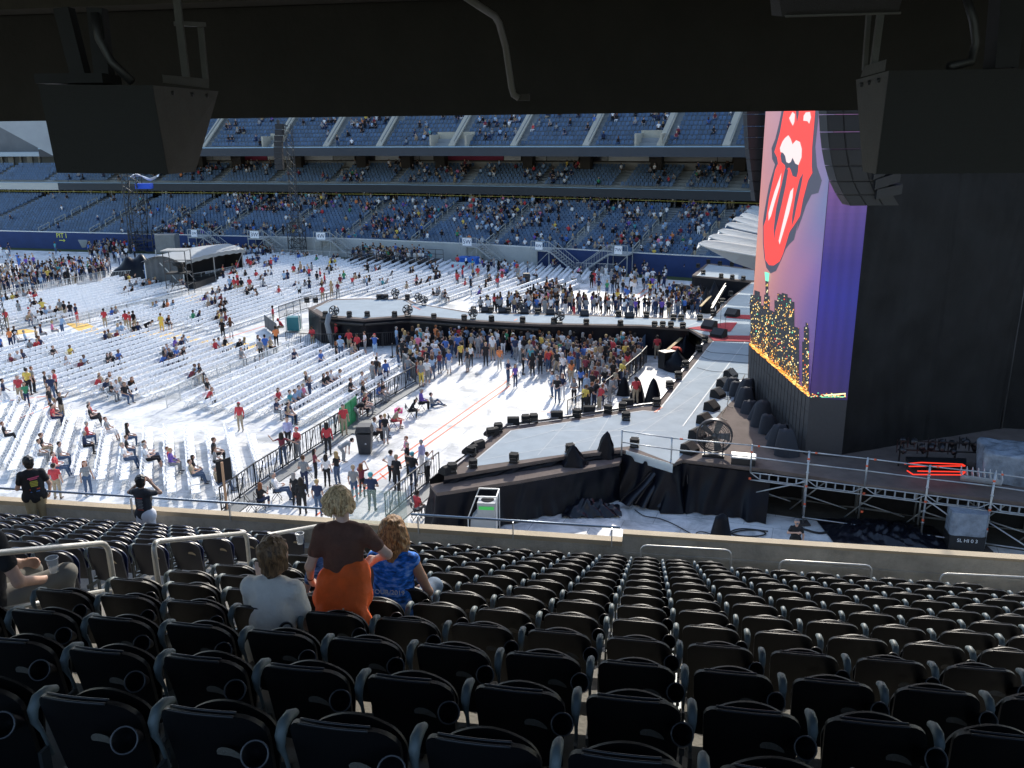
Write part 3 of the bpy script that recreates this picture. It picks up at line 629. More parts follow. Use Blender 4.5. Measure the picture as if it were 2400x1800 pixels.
for (a, b_) in [((1180, 1040), (1400, 985)), ((1130, 1078), (1460, 1020)), ((1260, 1068), (1330, 990)), ((1380, 1055), (1430, 975)), ((1290, 1010), (1560, 1010)), ((1340, 1040), (1600, 960)), ((800, 712), (950, 712)), ((780, 722), (960, 728)), ((1540, 960), (1700, 830)), ((1600, 900), (1740, 860)), ((1480, 1030), (1640, 920))]:
    strip(m, G(*a, ZS), G(*b_, ZS), .025, zt+.008)
m.build('floor_tape', mat('pale_seam', (.42, .46, .48), .6), stage)
m = MB()
for a, b_ in [((1534, 967), (1552, 955)), ((968, 718), (985, 726)), ((1090, 742), (1096, 740)), ((1205, 752), (1212, 748))]: strip(m, G(*a, ZS), G(*b_, ZS), .09, zt+.012)
m.build('orange_mark', m_tape, stage)
# raised rim lip, lower brown ledge on the near wing
m = MB(); lip = P2([(1062, 1100), (1187, 998), (1352, 976), (1507, 951), (1539, 948), (1588, 886), (1656, 796)])
for i in range(len(lip)-1): m.bar((*lip[i], ZS+.05), (*lip[i+1], ZS+.05), .10, .12)
m.build('lip', mat('grey_lip', (.2, .2, .21), .4, .5), stage)
m = MB(); led = [G(*p, 1.75)[:2] for p in [(1008, 1135), (1024, 1155), (1217, 1126), (1452, 1084)]]+[near_edge[3]+V(.1, .3), near_edge[0]+V(0.1, .3)]
m.prism(led, 1.6, 1.75); m.build('lower_ledge', m_brown, stage)
m = MB()
def skirt(mb, pts, z0, z1, amp=.08, foot=.25, seed=0, step=.12, flare=1.):
    # cloth hanging from an edge, with folds and a flared hem
    P = [np.array(p[:2], float) for p in pts]; cum = [0]
    for i in range(len(P)-1): cum.append(cum[-1]+np.linalg.norm(P[i+1]-P[i]))
    n = max(2, int(cum[-1]/step)); nv = 10
    def pt(u):
        d = u*cum[-1]; i = min(max(np.searchsorted(cum, d)-1, 0), len(P)-2); f = (d-cum[i])/(cum[i+1]-cum[i]); t = (P[i+1]-P[i])/np.linalg.norm(P[i+1]-P[i])
        return P[i]*(1-f)+P[i+1]*f, V(t[1], -t[0]), d
    def fn(u, v):
        p, nn, d = pt(u); w = 1-v; fold = amp*(.25+w)*(noise2(d*1.9+seed, w*1.5, 1.6)+.5*math.sin(d*7+seed+w*2)); off = foot*w**1.6*(1+.5*noise2(d*.6, seed))*flare+fold
        q = p+nn*off; z = z0+(z1-z0)*v
        if v == 0: z = z0+.01
        return V(q[0], q[1], z)
    mb.grid(fn, n, nv)
skirt(m, [led[0]]+led[1:4], .0, 1.60, .09, .3, 1)
skirt(m, [near_edge[3]+V(0, -.06), (5.6, 36.2), near_edge[4]+V(0, -.1), near_edge[5]+V(0, -.1), near_edge[6]+V(-.2, -.1)], .0, 1.95, .14, .5, 5)
skirt(m, [near_edge[0]+V(-.05, 0), near_edge[1]+V(0, -.05), near_edge[3]+V(0, -.05)], 1.75, 1.95, .03, .03, 9)
m.build('black_skirt', m_drape, stage)
m = MB(); fe = field_edge
skirt(m, [led[0]+V(-.02, 0.1), lip[1]+V(-.2, .1), fe[1], fe[2], fe[3]][::-1], 0, ZS-.16, .05, .1, 3, .2)
skirt(m, fe[3:7][::-1], 0, ZS-.16, .05, .12, 4, .2)
skirt(m, fe[7:14][::-1], 0, ZS-.16, .07, .15, 6, .22); skirt(m, fe[13:24][::-1], 0, ZS-.16, .05, .12, 7, .3); skirt(m, fe[24:29][::-1], 0, ZS-.16, .05, .1, 8, .3)
m.build('field_skirt', m_drape, stage)
# ledge with speakers slots round the runway
m = MB()
for i in list(range(9, 13)):
    m.bar((*(fe[i]+V(0, -.25)), 1.75), (*(fe[i+1]+V(0, -.25)), 1.75), .35, .12)
m.build('runway_shelf', m_black, stage)
m = MB()
def fn(u, v):
    a = near_edge[3]+V(.3, -.75); p = a+V(1.3+u*1.2, -.25-.3*u); d = v
    return V(p[0]-1.6*v*(1-u)+.8*(u-.5)*v, p[1]-.6*v+.16*math.sin(u*34)*(.3+v), 1.9-1.75*v+.05*math.sin(9*u+8*v))
m.grid(fn, 60, 12)
def fn(u, v):
    c = G(1385, 1200); return V(c[0]+(u-.5)*2.6, c[1]+(v-.5)*1.2, .02+.65*math.sin(math.pi*u)*math.sin(math.pi*v)*(.7+.3*noise2(u*9, v*7, 1.3))+.08*math.sin(u*23+v*11))
m.grid(fn, 30, 16); m.build('gathered_cloth', mat('shiny_black_plastic', (.006, .007, .012), .28, spec=.5), stage)

# red carpets
for i, (q, lab) in enumerate([([(1611, 770), (1700, 757), (1728, 757), (1712, 778), (1660, 778)], 'red carpet on the runway junction, nearest the runway'), ([(1660, 787), (1760, 788), (1760, 802), (1672, 800)], 'red carpet nearest the viewer on the main stage'), ([(1700, 745), (1722, 738), (1766, 740), (1766, 750)], 'farthest and smallest red carpet on the main stage')]):
    m = MB(); P = [G(*p, ZS) for p in q]; m.prism([p[:2] for p in P], ZS+.03, ZS+.045); o = m.build('carpet', mat('red_carpet', (.36, .03, .04), .95, var=.1)); tag(o, lab, 'carpet', 'red carpets on the stage')

def ordn(n): return '%d%s' % (n, 'th' if 10 <= n % 100 <= 20 else {1: 'st', 2: 'nd', 3: 'rd'}.get(n % 10, 'th'))
# stage lights: small yoke-mounted heads
def light_tpl():
    t = thing('stage_light', 'x', 'stage light')
    m = MB(); m.box((0, 0, .09), (.3, .24, .10)); m.box((0, 0, .02), (.34, .28, .04)); m.build('base', m_black, t)
    m = MB()
    for s in (-1, 1): m.box((s*.17, 0, .22), (.03, .08, .24))
    m.build('yoke', m_black, t)
    m = MB(); m.box((0, 0, .27), (.30, .2, .17), (1, 0, 0), (0, 1, .25), (0, -.25, 1)); m.box((0, -.11, .27), (.24, .05, .12)); hd = m.build('head', m_matt, t)
    m = MB(); m.box((0, .105, .30), (.24, .012, .11), (1, 0, 0), (0, 1, .25), (0, -.25, 1)); m.box((0, -.02, .06), (.22, .2, .025)); m.build('lens', mat('lens', (.35, .38, .42), .15, .3), hd)
    return t
LIGHT = light_tpl(); LIGHT.location = [float(x) for x in G(1085, 1107, ZS)]; first = True
LP = [((1109, 1096), 'stage light at the near tip of the stage wing'), ((1205, 1084), 'stage light on the near wing edge, second from the tip'), ((1336, 1062), 'stage light beside the smaller black hood'), ((1487, 1048), 'stage light behind the scaffold rail with a green label'),
 ((1105, 1068), 'stage light beside the wedge speaker lowest on the slanted lip'), ((1150, 1024), 'stage light with bright lens on the slanted lip'), ((1060, 1108), 'bluish stage light clamped at the wing corner'), ((1232, 992), 'round-lensed stage light on the far lip of the wing'), ((1251, 990), 'square stage light next to the round-lensed one'),
 ((1352, 978), 'stage light on the far lip, third from the corner'), ((1425, 968), 'stage light on the far lip, nearest the leaning fans'), ((1459, 962), 'stage light beside the kink of the far lip'), ((1539, 952), 'stage light at the inner kink of the stage front'), ((1467, 985), None),
 ((1168, 1012), None), ((1569, 911), 'stage light on the stage front between kink and pit boxes'), ((1590, 888), 'stage light on the stage front above the pit boxes'), ((1606, 862), None), ((1638, 825), None), ((1652, 803), None), ((1600, 770), 'stage light on the runway near its junction'), ((1572, 768), None), ((1553, 767), None)]
for x in [763, 819, 861, 925, 1017, 1088, 1152, 1225, 1298, 1374, 1454, 1534]: LP.append(((x, (743 if x < 950 else 748+(x-1000)*.036)), None))
for x in [720, 740, 888, 905, 955, 1110, 1150, 1190, 1260, 1292, 1368, 1450, 1515]: LP.append(((x, 702+(x < 760)*8 if x < 960 else 731+(x-1100)*.03), None))
for x, y in [(1578, 750), (1596, 751), (1640, 751), (1672, 741), (1692, 712), (1712, 694), (1636, 628), (1660, 618), (1687, 622), (1715, 624), (1745, 628), (1648, 643), (1690, 652), (1716, 655), (1742, 658)]: LP.append(((x, y), None))
nl = 0
for i, (p, lab) in enumerate(LP):
    g = G(*p, ZS); g[2] = ZS+.03
    if lab is None:
        nl += 1; where = 'the platform at the runway end' if p[0] < 960 else 'the near side of the runway' if (p[1] > 742 and p[0] < 1560) else 'the far side of the runway' if p[0] < 1560 and p[1] < 745 else 'the main stage front'
        LP[i] = (p, '?'+where)
cnts = {}
for p, lab in LP:
    if lab[0] == '?': cnts.setdefault(lab, []).append(p[0])
for i, (p, lab) in enumerate(LP):
    if lab[0] == '?':
        l = sorted(cnts[lab]); r = l.index(p[0])+1; lab = 'small stage light, %s from left along %s' % (ordn(r), lab[1:])
    g = G(*p, ZS); g[2] = ZS+.03; rz = rng.uniform(-.5, .5)
    if i == 0: LIGHT.location = [float(x) for x in g]; LIGHT['label'] = lab; LIGHT['group'] = 'small lights round the stage edge'; LIGHT.rotation_euler = (0, 0, .3)
    else: copy_thing(LIGHT, g, rz, lab, 1.15)

# wedge speakers
def wedge_tpl(name):
    t = thing(name, 'x', 'speaker')
    m = MB(); w = .36
    pr_ = [(-.3, 0), (.3, 0), (.3, .16), (-.06, .48), (-.26, .42)]
    vs = [(-w, y, z) for y, z in pr_]+[(w, y, z) for y, z in pr_]; m.add(vs, [(4, 3, 2, 1, 0), (5, 6, 7, 8, 9)]+[(i, (i+1) % 5, 5+(i+1) % 5, 5+i) for i in range(5)]); bd = m.build('cabinet', m_matt, t)
    m = MB(); m.add([(-w+.04, .292, .19), (w-.04, .292, .19), (w-.04, -.04, .482), (-w+.04, -.04, .482)], [(0, 1, 2, 3)]); m.build('grille', mat('grille', (.03, .03, .032), .5, .3, bump=.4, bscale=120), t)
    return t
WEDGE = wedge_tpl('wedge_speaker'); firstw = [True]
def wedge(px, z, rz, label, sc=1., grp='wedge speakers'):
    g = G(*px, z) if not isinstance(px, np.ndarray) else px
    if firstw[0]: WEDGE.location = [float(x) for x in g]; WEDGE.rotation_euler = (0, 0, rz); WEDGE.scale = (sc,)*3; WEDGE['label'] = label; WEDGE['group'] = grp; firstw[0] = False; return WEDGE
    return copy_thing(WEDGE, g, rz, label, sc)
for i, p in enumerate([(1712, 884), (1696, 905), (1682, 930), (1668, 960), (1652, 991), (1634, 1027), (1616, 1060)]):
    wedge(p, ZS, -2.3, ['wedge monitor farthest away in the row on the brown stage', 'second wedge monitor from the far end of the row', 'third wedge monitor from the far end of the row', 'middle wedge monitor of the row on the brown stage', 'wedge monitor just beyond the one behind the fan', 'wedge monitor behind the large round fan', 'wedge monitor nearest the viewer, left of the fan'][i], 1.0, 'wedge speakers')
for p, rz, l in [((1662, 770), .8, 'wedge monitor by the runway junction carpet'), ((1684, 790), .8, 'wedge monitor at the corner of the near carpet'), ((1716, 742), .8, 'wedge monitor beside the far carpet')]: wedge(p, ZS, rz+1.6, l, 1.3)
for p, rz, l in [((1203, 993), 0, 'low speaker on the far lip, left of the round light'), ((1305, 979), 0, 'low speaker on the far lip, right of the square light'), ((1152, 1020), .8, 'speaker wedge at the top of the slanted lip'), ((1118, 1050), .8, 'speaker under cloth in the middle of the slanted lip'), ((1102, 1062), .8, 'speaker wedge low on the slanted lip'), ((1048, 1108), .8, 'speaker wedge at the bottom corner of the slanted lip'), ((1380, 966), 0, 'low speaker hidden behind the fans at the far lip'), ((1470, 950), 0, 'low speaker on the far lip next to the black rain hoods')]:
    wedge(p, ZS, rz, l, .82)
for x in [896, 1137, 1178, 1230, 1290, 1370, 1475]: wedge((x, 701 if x < 960 else 730+(x-1100)*.04), ZS, 3.14, 'low black speaker box, %s from left on the far runway edge' % ordn([896, 1137, 1178, 1230, 1290, 1370, 1475].index(x)+1), .9)
# big floor fan
def fan(g, R, label, rz, cat='fan'):
    t = thing('stage_fan', label, cat, g, None if R > .6 else 'small fans round the runway'); m_ = m_black
    d = V(math.cos(rz), math.sin(rz), 0); nrm = V(-d[1], d[0], 0); c = g+V(0, 0, R+.15)
    m = MB()
    for rr in ([.35, .6, .8, .95] if R > .6 else [.5, .95]):
        for o in (-.14, .14): m.tube([c+d*R*rr*math.cos(a)+V(0, 0, 1)*R*rr*math.sin(a)+nrm*o*(R if rr > .9 else R*1.3) for a in np.linspace(0, 2*math.pi, 25)], .012 if rr < .9 else .03, 5, False)
    for a in np.linspace(0, math.pi, 9)[:-1]: m.tube([c+(d*math.cos(a)+V(0, 0, 1)*math.sin(a))*R*.95+nrm*.18*R, c-(d*math.cos(a)+V(0, 0, 1)*math.sin(a))*R*.95+nrm*.18*R], .008, 4)
    m.grid(lambda u, v: c+d*R*math.cos(u*2*math.pi)+V(0, 0, 1)*R*math.sin(u*2*math.pi)+nrm*(v-.5)*.3*R, 24, 1)
    m.build('cage', mat('fan_cage', (.06, .06, .065), .4, .5), t)
    m = MB()
    for k in range(5):
        a = k*2*math.pi/5; e = d*math.cos(a)+V(0, 0, 1)*math.sin(a); f = -d*math.sin(a)+V(0, 0, 1)*math.cos(a)
        m.add([c+e*.1*R-f*.1*R-nrm*.05, c+e*.85*R-f*.22*R-nrm*.06, c+e*.85*R+f*.2*R+nrm*.06, c+e*.1*R+f*.12*R+nrm*.05], [(0, 1, 2, 3)])
    m.lathe([(0, .08), (.12*R+.03, .06), (.12*R+.03, -.08), (0, -.1)], c, 10, nrm); m.build('blade', mat('fan_blade', (.10, .10, .10), .4, .3), t)
    m = MB(); m.box(g+V(0, 0, .04), (R*1.2, R*.7, .08), d); m.bar(g+d*R*.5, c-V(0, 0, R*.2)+d*R*.5, .05); m.bar(g-d*R*.5, c-V(0, 0, R*.2)-d*R*.5, .05); m.build('stand', m_black, t)
    return t
fan(G(1672, 1068, ZS), .78, 'large round black fan behind the scaffold rail', -.3)
for p, R, l in [((784, 744), .3, 'small round fan with a long grey hose at the runway end'), ((956, 742), .3, 'small round fan on the near side where the runway begins'), ((927, 699), .27, 'small round fan on the far rim of the end platform'), ((981, 709), .25, 'small round fan at the far corner where the runway begins'), ((994, 716), .25, 'small round fan just inside the far runway edge'), ((1220, 733), .28, 'round fan on the far runway edge among the crowd'), ((1311, 757), .3, 'tilted round fan on the near runway edge at its middle'), ((1109, 748), .27, 'tilted round fan on the near runway edge left of the middle')]:
    g = G(*p, ZS); fan(g, R*1.3, l, 0)
hose = thing('air_hose', 'grey corrugated air hose hanging from the small fan', 'hose', G(780, 800, 0))
g = G(778, 745, ZS); m = MB(); m.tube([g+V(0, 0, .35), g+V(-.15, -.35, .25), g+V(-.25, -.7, -.3), g+V(-.1, -.85, -1.1), g+V(.15, -.9, -1.9)], .2, 10); m.build('tube', mat('hose_grey', (.22, .23, .24), .5, .3, bump=.3, bscale=14), hose)

# black hoods on the near wing
for px, h, w, l in [((1346, 1090), .95, .55, 'smaller black cloth hood on the stage ledge'), ((1416, 1072), 1.25, .5, 'taller pointed black cloth hood on the stage ledge')]:
    g = G(*px, 1.75); t = thing('rain_hood', l, 'cloth hood', g, 'black hoods'); m = MB()
    m.grid(lambda u, v, g=g, h=h, w=w: g+V((1-v)**.75*w*math.cos(u*2*math.pi)*(1+.14*math.sin(u*31)+.25*noise2(u*6, v*4, 1.2))+v*.12*(1 if w < .52 else -.5), (1-v)**.75*w*.7*math.sin(u*2*math.pi)*(1+.12*math.sin(u*23+1)), h*v+.04*math.sin(u*19)*(1-v)), 36, 12)
    m.build('hood', m_drape, t)
for px, h, w, l in [((1493, 940), 1.5, .5, 'black rain hood leaning left of the guard in the pit corner'), ((1530, 945), 1.6, .55, 'black rain hood right of the guard in the pit corner'), ((1462, 925), 1.2, .45, 'black rain hood half hidden by the pit fence')]:
    g = G(*px, 0.0); t = thing('rain_hood', l, 'cloth hood', g, 'black hoods'); m = MB()
    m.grid(lambda u, v, g=g, h=h, w=w: g+V((1-v)**.6*w*math.cos(u*2*math.pi)*(1+.1*math.sin(u*25)), (1-v)**.6*w*.8*math.sin(u*2*math.pi), h*v), 24, 8)
    m.build('hood', m_drape, t)

# ------------------------------------------------------------------ the LED wall
C = G(1886, 1066, ZS); C[2] = 0; LL = V(C[0]+.06, 45.9, 0); RR = G(1972, 1072, ZS); RR[2] = 0
# continue both faces a little past what shows
dl = (LL-C)/np.linalg.norm(LL-C); dr_ = (RR-C)/np.linalg.norm(RR-C); nl_ = V(-dl[1], dl[0], 0); nl_ = nl_ if nl_[0] < 0 else -nl_; nr_ = V(dr_[1], -dr_[0], 0); nr_ = nr_ if nr_[1] < 0 else -nr_
ZT = 21.0
led = thing('video_wall', 'tall two sided video wall showing red lips and a night skyline', 'video screen', C+V(0, 0, ZS))
m = MB(); B1 = LL+dl*.0; m.hexa([C+V(0, 0, ZS), RR+V(0, 0, ZS), RR-nr_*1.2+V(0, 0, ZS), B1-nl_*1.2+V(0, 0, ZS), C+V(0, 0, ZT), RR+V(0, 0, ZT), RR-nr_*1.2+V(0, 0, ZT), B1-nl_*1.2+V(0, 0, ZT)])
m.quad(B1+V(0, 0, ZS), C+V(0, 0, ZS), C+V(0, 0, ZT), B1+V(0, 0, ZT)); m.quad(B1-nl_*1.2+V(0, 0, ZS), B1+V(0, 0, ZS), B1+V(0, 0, ZT), B1-nl_*1.2+V(0, 0, ZT))
m.build('casing', mat('led_off_grey', (.05, .05, .054), .6, var=.08, scale=8), led)
def on_l(px, py, off=0.): return onplane(px, py, C+nl_*off, nl_)
def on_r(px, py, off=0.): return onplane(px, py, C+nr_*off, nr_)
def screen_mat(name, stops, axis_fn):
    m = bpy.data.materials.new(name); m.use_nodes = True; n = m.node_tree.nodes; L = m.node_tree.links; b = n['Principled BSDF']
    b.inputs['Base Color'].default_value = (.02, .02, .02, 1); b.inputs['Roughness'].default_value = .5
    a = n.new('ShaderNodeAttribute'); a.attribute_name = 'Tint'
    # fine LED tile lines
    tc = n.new('ShaderNodeTexCoord'); w = n.new('ShaderNodeTexWave'); w.bands_direction = 'Y'; w.inputs['Scale'].default_value = 3.2; w.inputs['Distortion'].default_value = .3
    L.new(tc.outputs['Object'], w.inputs['Vector']); r = n.new('ShaderNodeMapRange'); r.inputs[3].default_value = .9; r.inputs[4].default_value = 1.06; L.new(w.outputs['Fac'], r.inputs[0])
    s = n.new('ShaderNodeVectorMath'); s.operation = 'SCALE'; L.new(a.outputs['Color'], s.inputs[0]); L.new(r.outputs[0], s.inputs['Scale'])
    L.new(s.outputs[0], b.inputs['Emission Color']); b.inputs['Emission Strength'].default_value = .52; return m
m_scr = screen_mat('led_picture', None, None)
def srgb(h): return np.array([((c/255)/12.92 if c/255 <= .04045 else ((c/255+.055)/1.055)**2.4) for c in h])
ZB = 4.72; OFFS = [0]
def colour_at(u, z, side):   # picture colours across the LED image
    v = (z-ZB)/(16.4-ZB); v = min(max(v, 0), 1)
    if side == 'l':
        Lc = [(0, (190, 120, 110)), (.2, (200, 138, 125)), (.45, (222, 150, 130)), (.7, (205, 140, 140)), (1, (196, 150, 160))]; Rc = [(0, (60, 40, 110)), (.25, (92, 80, 150)), (.45, (120, 95, 160)), (.7, (112, 120, 165)), (1, (120, 100, 150))]
    else:
        Lc = [(0, (60, 42, 90)), (.15, (56, 40, 112)), (.38, (46, 42, 138)), (.5, (50, 42, 126)), (.64, (84, 62, 130)), (.8, (120, 84, 138)), (1, (140, 95, 140))]; Rc = [(0, (46, 38, 92)), (.15, (42, 36, 108)), (.38, (40, 42, 132)), (.5, (46, 40, 122)), (.64, (72, 58, 130)), (.8, (105, 80, 138)), (1, (120, 85, 140))]
    def lerp(t):
        for i in range(len(t)-1):
            if v <= t[i+1][0]: f = (v-t[i][0])/(t[i+1][0]-t[i][0]); return srgb(t[i][1])*(1-f)+srgb(t[i+1][1])*f
        return srgb(t[-1][1])
    k = .06*noise2(u*3, v*5, 1.7); f = min(max(u+k, 0), 1); return lerp(Lc)*(1-f)+lerp(Rc)*f
def image(name, a, b_, nrm, side, parent):
    nu, nv = 40, 60; P = []; Fc = []; cl = []
    o3 = ORG[parent.name]
    for j in range(nv+1):
        for i in range(nu+1): q = a*(1-i/nu)+b_*(i/nu)+nrm*.02; P.append([q[0]-o3[0], q[1]-o3[1], ZB+(ZT-ZB)*j/nv-o3[2]])
    for j in range(nv):
        for i in range(nu): k = j*(nu+1)+i; Fc.append([k, k+1, k+nu+2, k+nu+1]); cl.append(colour_at((i+.5)/nu, ZB+(ZT-ZB)*(j+.5)/nv, side))
    o = tinted(name, np.array(P), np.array(Fc), np.array(cl), m_scr); o.parent = parent; ORG[o.name] = o3; return o
m = MB()
for k in range(1, 20):
    f = k/20; q = B1*(1-f)+C*f+nl_*.012; m.box(V(q[0], q[1], (ZS+ZB)/2), (.012, .012, ZB-ZS), (0, 1, 0))
for z in (2.75, 3.4, 4.05): m.box(V(*((B1+C)/2+nl_*.012)[:2], z), (np.linalg.norm(B1-C), .012, .012), dl)
m.build('module_seam', m_black, led)
image('main_picture', B1, C, nl_, 'l', led); image('side_picture', C, RR, nr_, 'r', led)
def em(name, rgb, s=1.): return mat(name, (.01, .01, .01), .6, emit=tuple(srgb(rgb)), estr=s*.62)
from mathutils.geometry import tessellate_polygon
def graphic(mb, px, off, face=on_l):
    pts = [face(x, y, off) for x, y in px]; tri = tessellate_polygon([[Vector(p) for p in pts]]); mb.add(pts, [tuple(t) for t in tri])
def z3(l): return [(1600+x*.36166, y*.36166) for x, y in l]
def z7s(l): return [(1600+x*.36166, 450+y*.36166) for x, y in l]
e_red = em('logo_red', (255, 72, 66)); e_dark = em('logo_outline', (66, 70, 88)); e_wh = em('logo_white', (238, 216, 216))
m = MB(); m.mat(e_dark)
graphic(m, z3([(655, 600), (885, 600), (880, 760), (860, 950), (870, 1080), (902, 1170), (880, 1250), (835, 1262), (800, 1330), (770, 1420), (740, 1500)])+z7s([(748, 200), (722, 310), (690, 340), (668, 370), (640, 440), (605, 512), (570, 528), (542, 490), (528, 420), (520, 330), (520, 200)])+z3([(525, 1400), (545, 1280), (560, 1200), (598, 1066), (580, 1030), (576, 960), (600, 900), (625, 800), (645, 700)]), .035)
m.mat(e_red)
graphic(m, z3([(672, 600), (868, 600), (852, 800), (838, 960), (836, 1080), (840, 1120), (812, 1170), (780, 1290), (760, 1400), (715, 1470), (700, 1490)])+z7s([(690, 265), (650, 400), (628, 450), (590, 476), (560, 474), (536, 440), (526, 330), (525, 220)])+z3([(540, 1420), (560, 1280), (600, 1100), (618, 1060), (612, 1020), (594, 985), (608, 940), (630, 860), (648, 760), (660, 700)]), .05)
m.mat(e_dark)
graphic(m, z3([(668, 1100), (690, 1085), (700, 1100), (712, 1140), (738, 1150), (748, 1110), (750, 1070), (712, 1020), (640, 985), (634, 1010), (640, 1050), (662, 1070)]), .058)
graphic(m, z3([(664, 1090), (684, 1100), (668, 1200), (640, 1330), (600, 1500), (592, 1560), (590, 1480), (606, 1350), (640, 1200)]), .058)
graphic(m, z3([(782, 1120), (768, 1200), (740, 1330), (722, 1420), (706, 1470), (710, 1400), (728, 1280), (758, 1160)]), .058)
graphic(m, z3([(728, 600), (758, 600), (752, 740), (740, 800), (735, 740)]), .058)
m.mat(e_wh)
graphic(m, z3([(685, 876), (700, 900), (712, 935), (735, 908), (760, 920), (772, 965), (770, 1020), (750, 1070), (730, 1060), (712, 1022), (700, 1050), (688, 1058), (672, 1050), (664, 1010), (650, 990), (634, 985), (630, 960), (645, 920), (662, 895)]), .066)
graphic(m, z3([(712, 725), (728, 740), (724, 790), (714, 815), (700, 790), (690, 765)]), .066)
graphic(m, z3([(798, 728), (825, 725), (832, 760), (820, 802), (808, 785), (782, 782), (784, 750)]), .066)
graphic(m, z3([(640, 1120), (630, 1200), (600, 1300), (572, 1400), (556, 1430), (556, 1380), (572, 1320), (596, 1240)]), .066)
graphic(m, z3([(718, 1216), (712, 1280), (690, 1380), (660, 1480), (628, 1585), (622, 1560), (640, 1480), (668, 1360), (698, 1240)]), .066)
m.build('lips_logo', None, led)
# skyline with lit windows and the bright street along its foot
e_bld = em('skyline_dark', (38, 42, 50)); lights = [em('win_warm', (255, 214, 120), 1.3), em('win_pale', (255, 245, 190), 1.3), em('win_orange', (255, 150, 50), 1.3), em('win_green', (120, 240, 190), 1.2), em('win_red', (255, 70, 60), 1.2)]
m = MB(); m.mat(e_bld)
def foot(x): return 811+(x-1759)*(931-811)/(1896.6-1759)
blds = [(1759, 1784, 690), (1768, 1781, 680), (1791, 1804, 690), (1794, 1801, 655), (1790, 1798, 702), (1783, 1800, 715), (1800, 1812, 725), (1806, 1818, 728), (1815, 1830, 703), (1822, 1835, 687), (1832, 1846, 686), (1840, 1855, 695), (1846, 1862, 704), (1850, 1865, 770), (1861, 1873, 765), (1884, 1897, 765), (1888, 1894, 755), (1880, 1903, 800), (1866, 1884, 905), (1765, 1800, 760)]
wn = []
for i, (x0, x1, y0) in enumerate(blds):
    x1 = min(x1, 1896.); q = [(x0, y0), (x1, y0+4), (x1, foot(x1)), (x0, foot(x0))]; graphic(m, q, .03+.0015*i)
    for _ in range(int((x1-x0)*(foot(x0)-y0)/75)): x = rng.uniform(x0+1, x1-1); wn.append((x, rng.uniform(y0+3, foot(x)-3)))
e_glow = em('win_glow', (120, 88, 48)); m.mat(e_glow)
for _ in range(260):
    x = rng.uniform(1760, 1895); y = foot(x)-abs(rng.normal(0, 26))-2; s = rng.uniform(1.2, 2.6)
    if any(b_[0] < x-s and x+s < b_[1] and y > b_[2] for b_ in blds): graphic(m, [(x-s*.7, y-s), (x+s*.7, y-s), (x+s*.7, y+s), (x-s*.7, y+s)], .0665)
for x, y in wn:
    m.mat(lights[rng.choice(5, p=[.5, .25, .17, .05, .03])]); s = rng.uniform(.7, 1.7); graphic(m, [(x-s*.6, y-s), (x+s*.6, y-s), (x+s*.6, y+s), (x-s*.6, y+s)], .068)
for _ in range(420):
    x = rng.uniform(1758, 1896); d = abs(rng.normal(0, 9)); y = foot(x)-d+1; m.mat(lights[2] if rng.random() < .6 else lights[0]); s = rng.uniform(1, 2.6)*(1 if d < 9 else .6); graphic(m, [(x-s, y-s*.7-s*.5), (x+s, y-s*.7+s*.5), (x+s, y+s*.4+s*.5), (x-s, y+s*.4-s*.5)], .072+.002*rng.random())
m.mat(lights[3]); graphic(m, [(1792, 637), (1803, 640), (1801, 660), (1794, 658)], .07)
m.build('skyline_picture', None, led)
m = MB(); m.mat(e_bld); graphic(m, [(1897, 922), (1930, 926), (1960, 921), (1981, 919), (1983, 934), (1897, 934)], .03, on_r)
for _ in range(60):
    x = rng.uniform(1898, 1982); m.mat(lights[rng.choice([0, 1, 2, 3, 4])]); y = 931-abs(rng.normal(0, 4)); graphic(m, [(x-1.5, y-.8), (x+1.5, y-.8), (x+1.5, y+.8), (x-1.5, y+.8)], .04+.001*rng.random(), on_r)
m.mat(lights[1]); graphic(m, [(1932, 925), (1982, 921), (1982, 924), (1932, 928)], .05, on_r); m.mat(lights[3]); graphic(m, [(1925, 930), (1982, 929), (1982, 930.5), (1925, 931.5)], .05, on_r); m.build('side_lights_picture', None, led)

# black scrim hiding the stage roof
scr = thing('black_backdrop', 'huge black wind scrim hanging beside the video wall', 'drape', V(22, 36, ZS))
m = MB(); P0 = RR-nr_*.30-dr_*.02; P1 = V(23.2, 39.2, 0); P2_ = V(34, 37, 0)
def fn(u, v):
    a = P0*(1-u)+P1*u; w = .025*noise2(u*22, v*9, 1.4)*(.3+abs(math.sin(v*3+u*4)))+.04*noise2(u*5, v*14, 1.5)+.05*math.exp(-((u-.5)/.008)**2); seam = math.exp(-((u-.985)/.01)**2)*.1
    return V(a[0], a[1]-.12*math.sin(v*math.pi)+w-seam, ZS-.1+v*19.4)
m.grid(fn, 110, 70); m.build('left_panel', mat('scrim_black', (.013, .013, .014), .6, var=.35, scale=.6, bump=.6, bscale=4, spec=.15), scr)
m = MB(); m.grid(lambda u, v: V((P1*(1-u)+P2_*u)[0], (P1*(1-u)+P2_*u)[1]+.03*noise2(u*18, v*9, 1.3)+.05*noise2(u*4, v*16), ZS-.1+v*19.4), 70, 60); m.build('right_panel', MATS['scrim_black'], scr)
m = MB(); m.tube([P1+V(-.05, -.1, ZS), P1+V(0, -.12, 11), P1+V(0, -.12, 21)], .04, 6); m.build('edge_cord', mat('cord_grey', (.08, .08, .085), .5), scr)
m = MB(); m.hexa([V(13.9, 36.6, 20.5), V(36, 36, 20.5), V(36, 60, 20.5), V(14, 60, 20.5), V(13.9, 36.6, 21.2), V(36, 36, 21.2), V(36, 60, 21.2), V(14, 60, 21.2)]); m.build('roof', m_matt, scr)
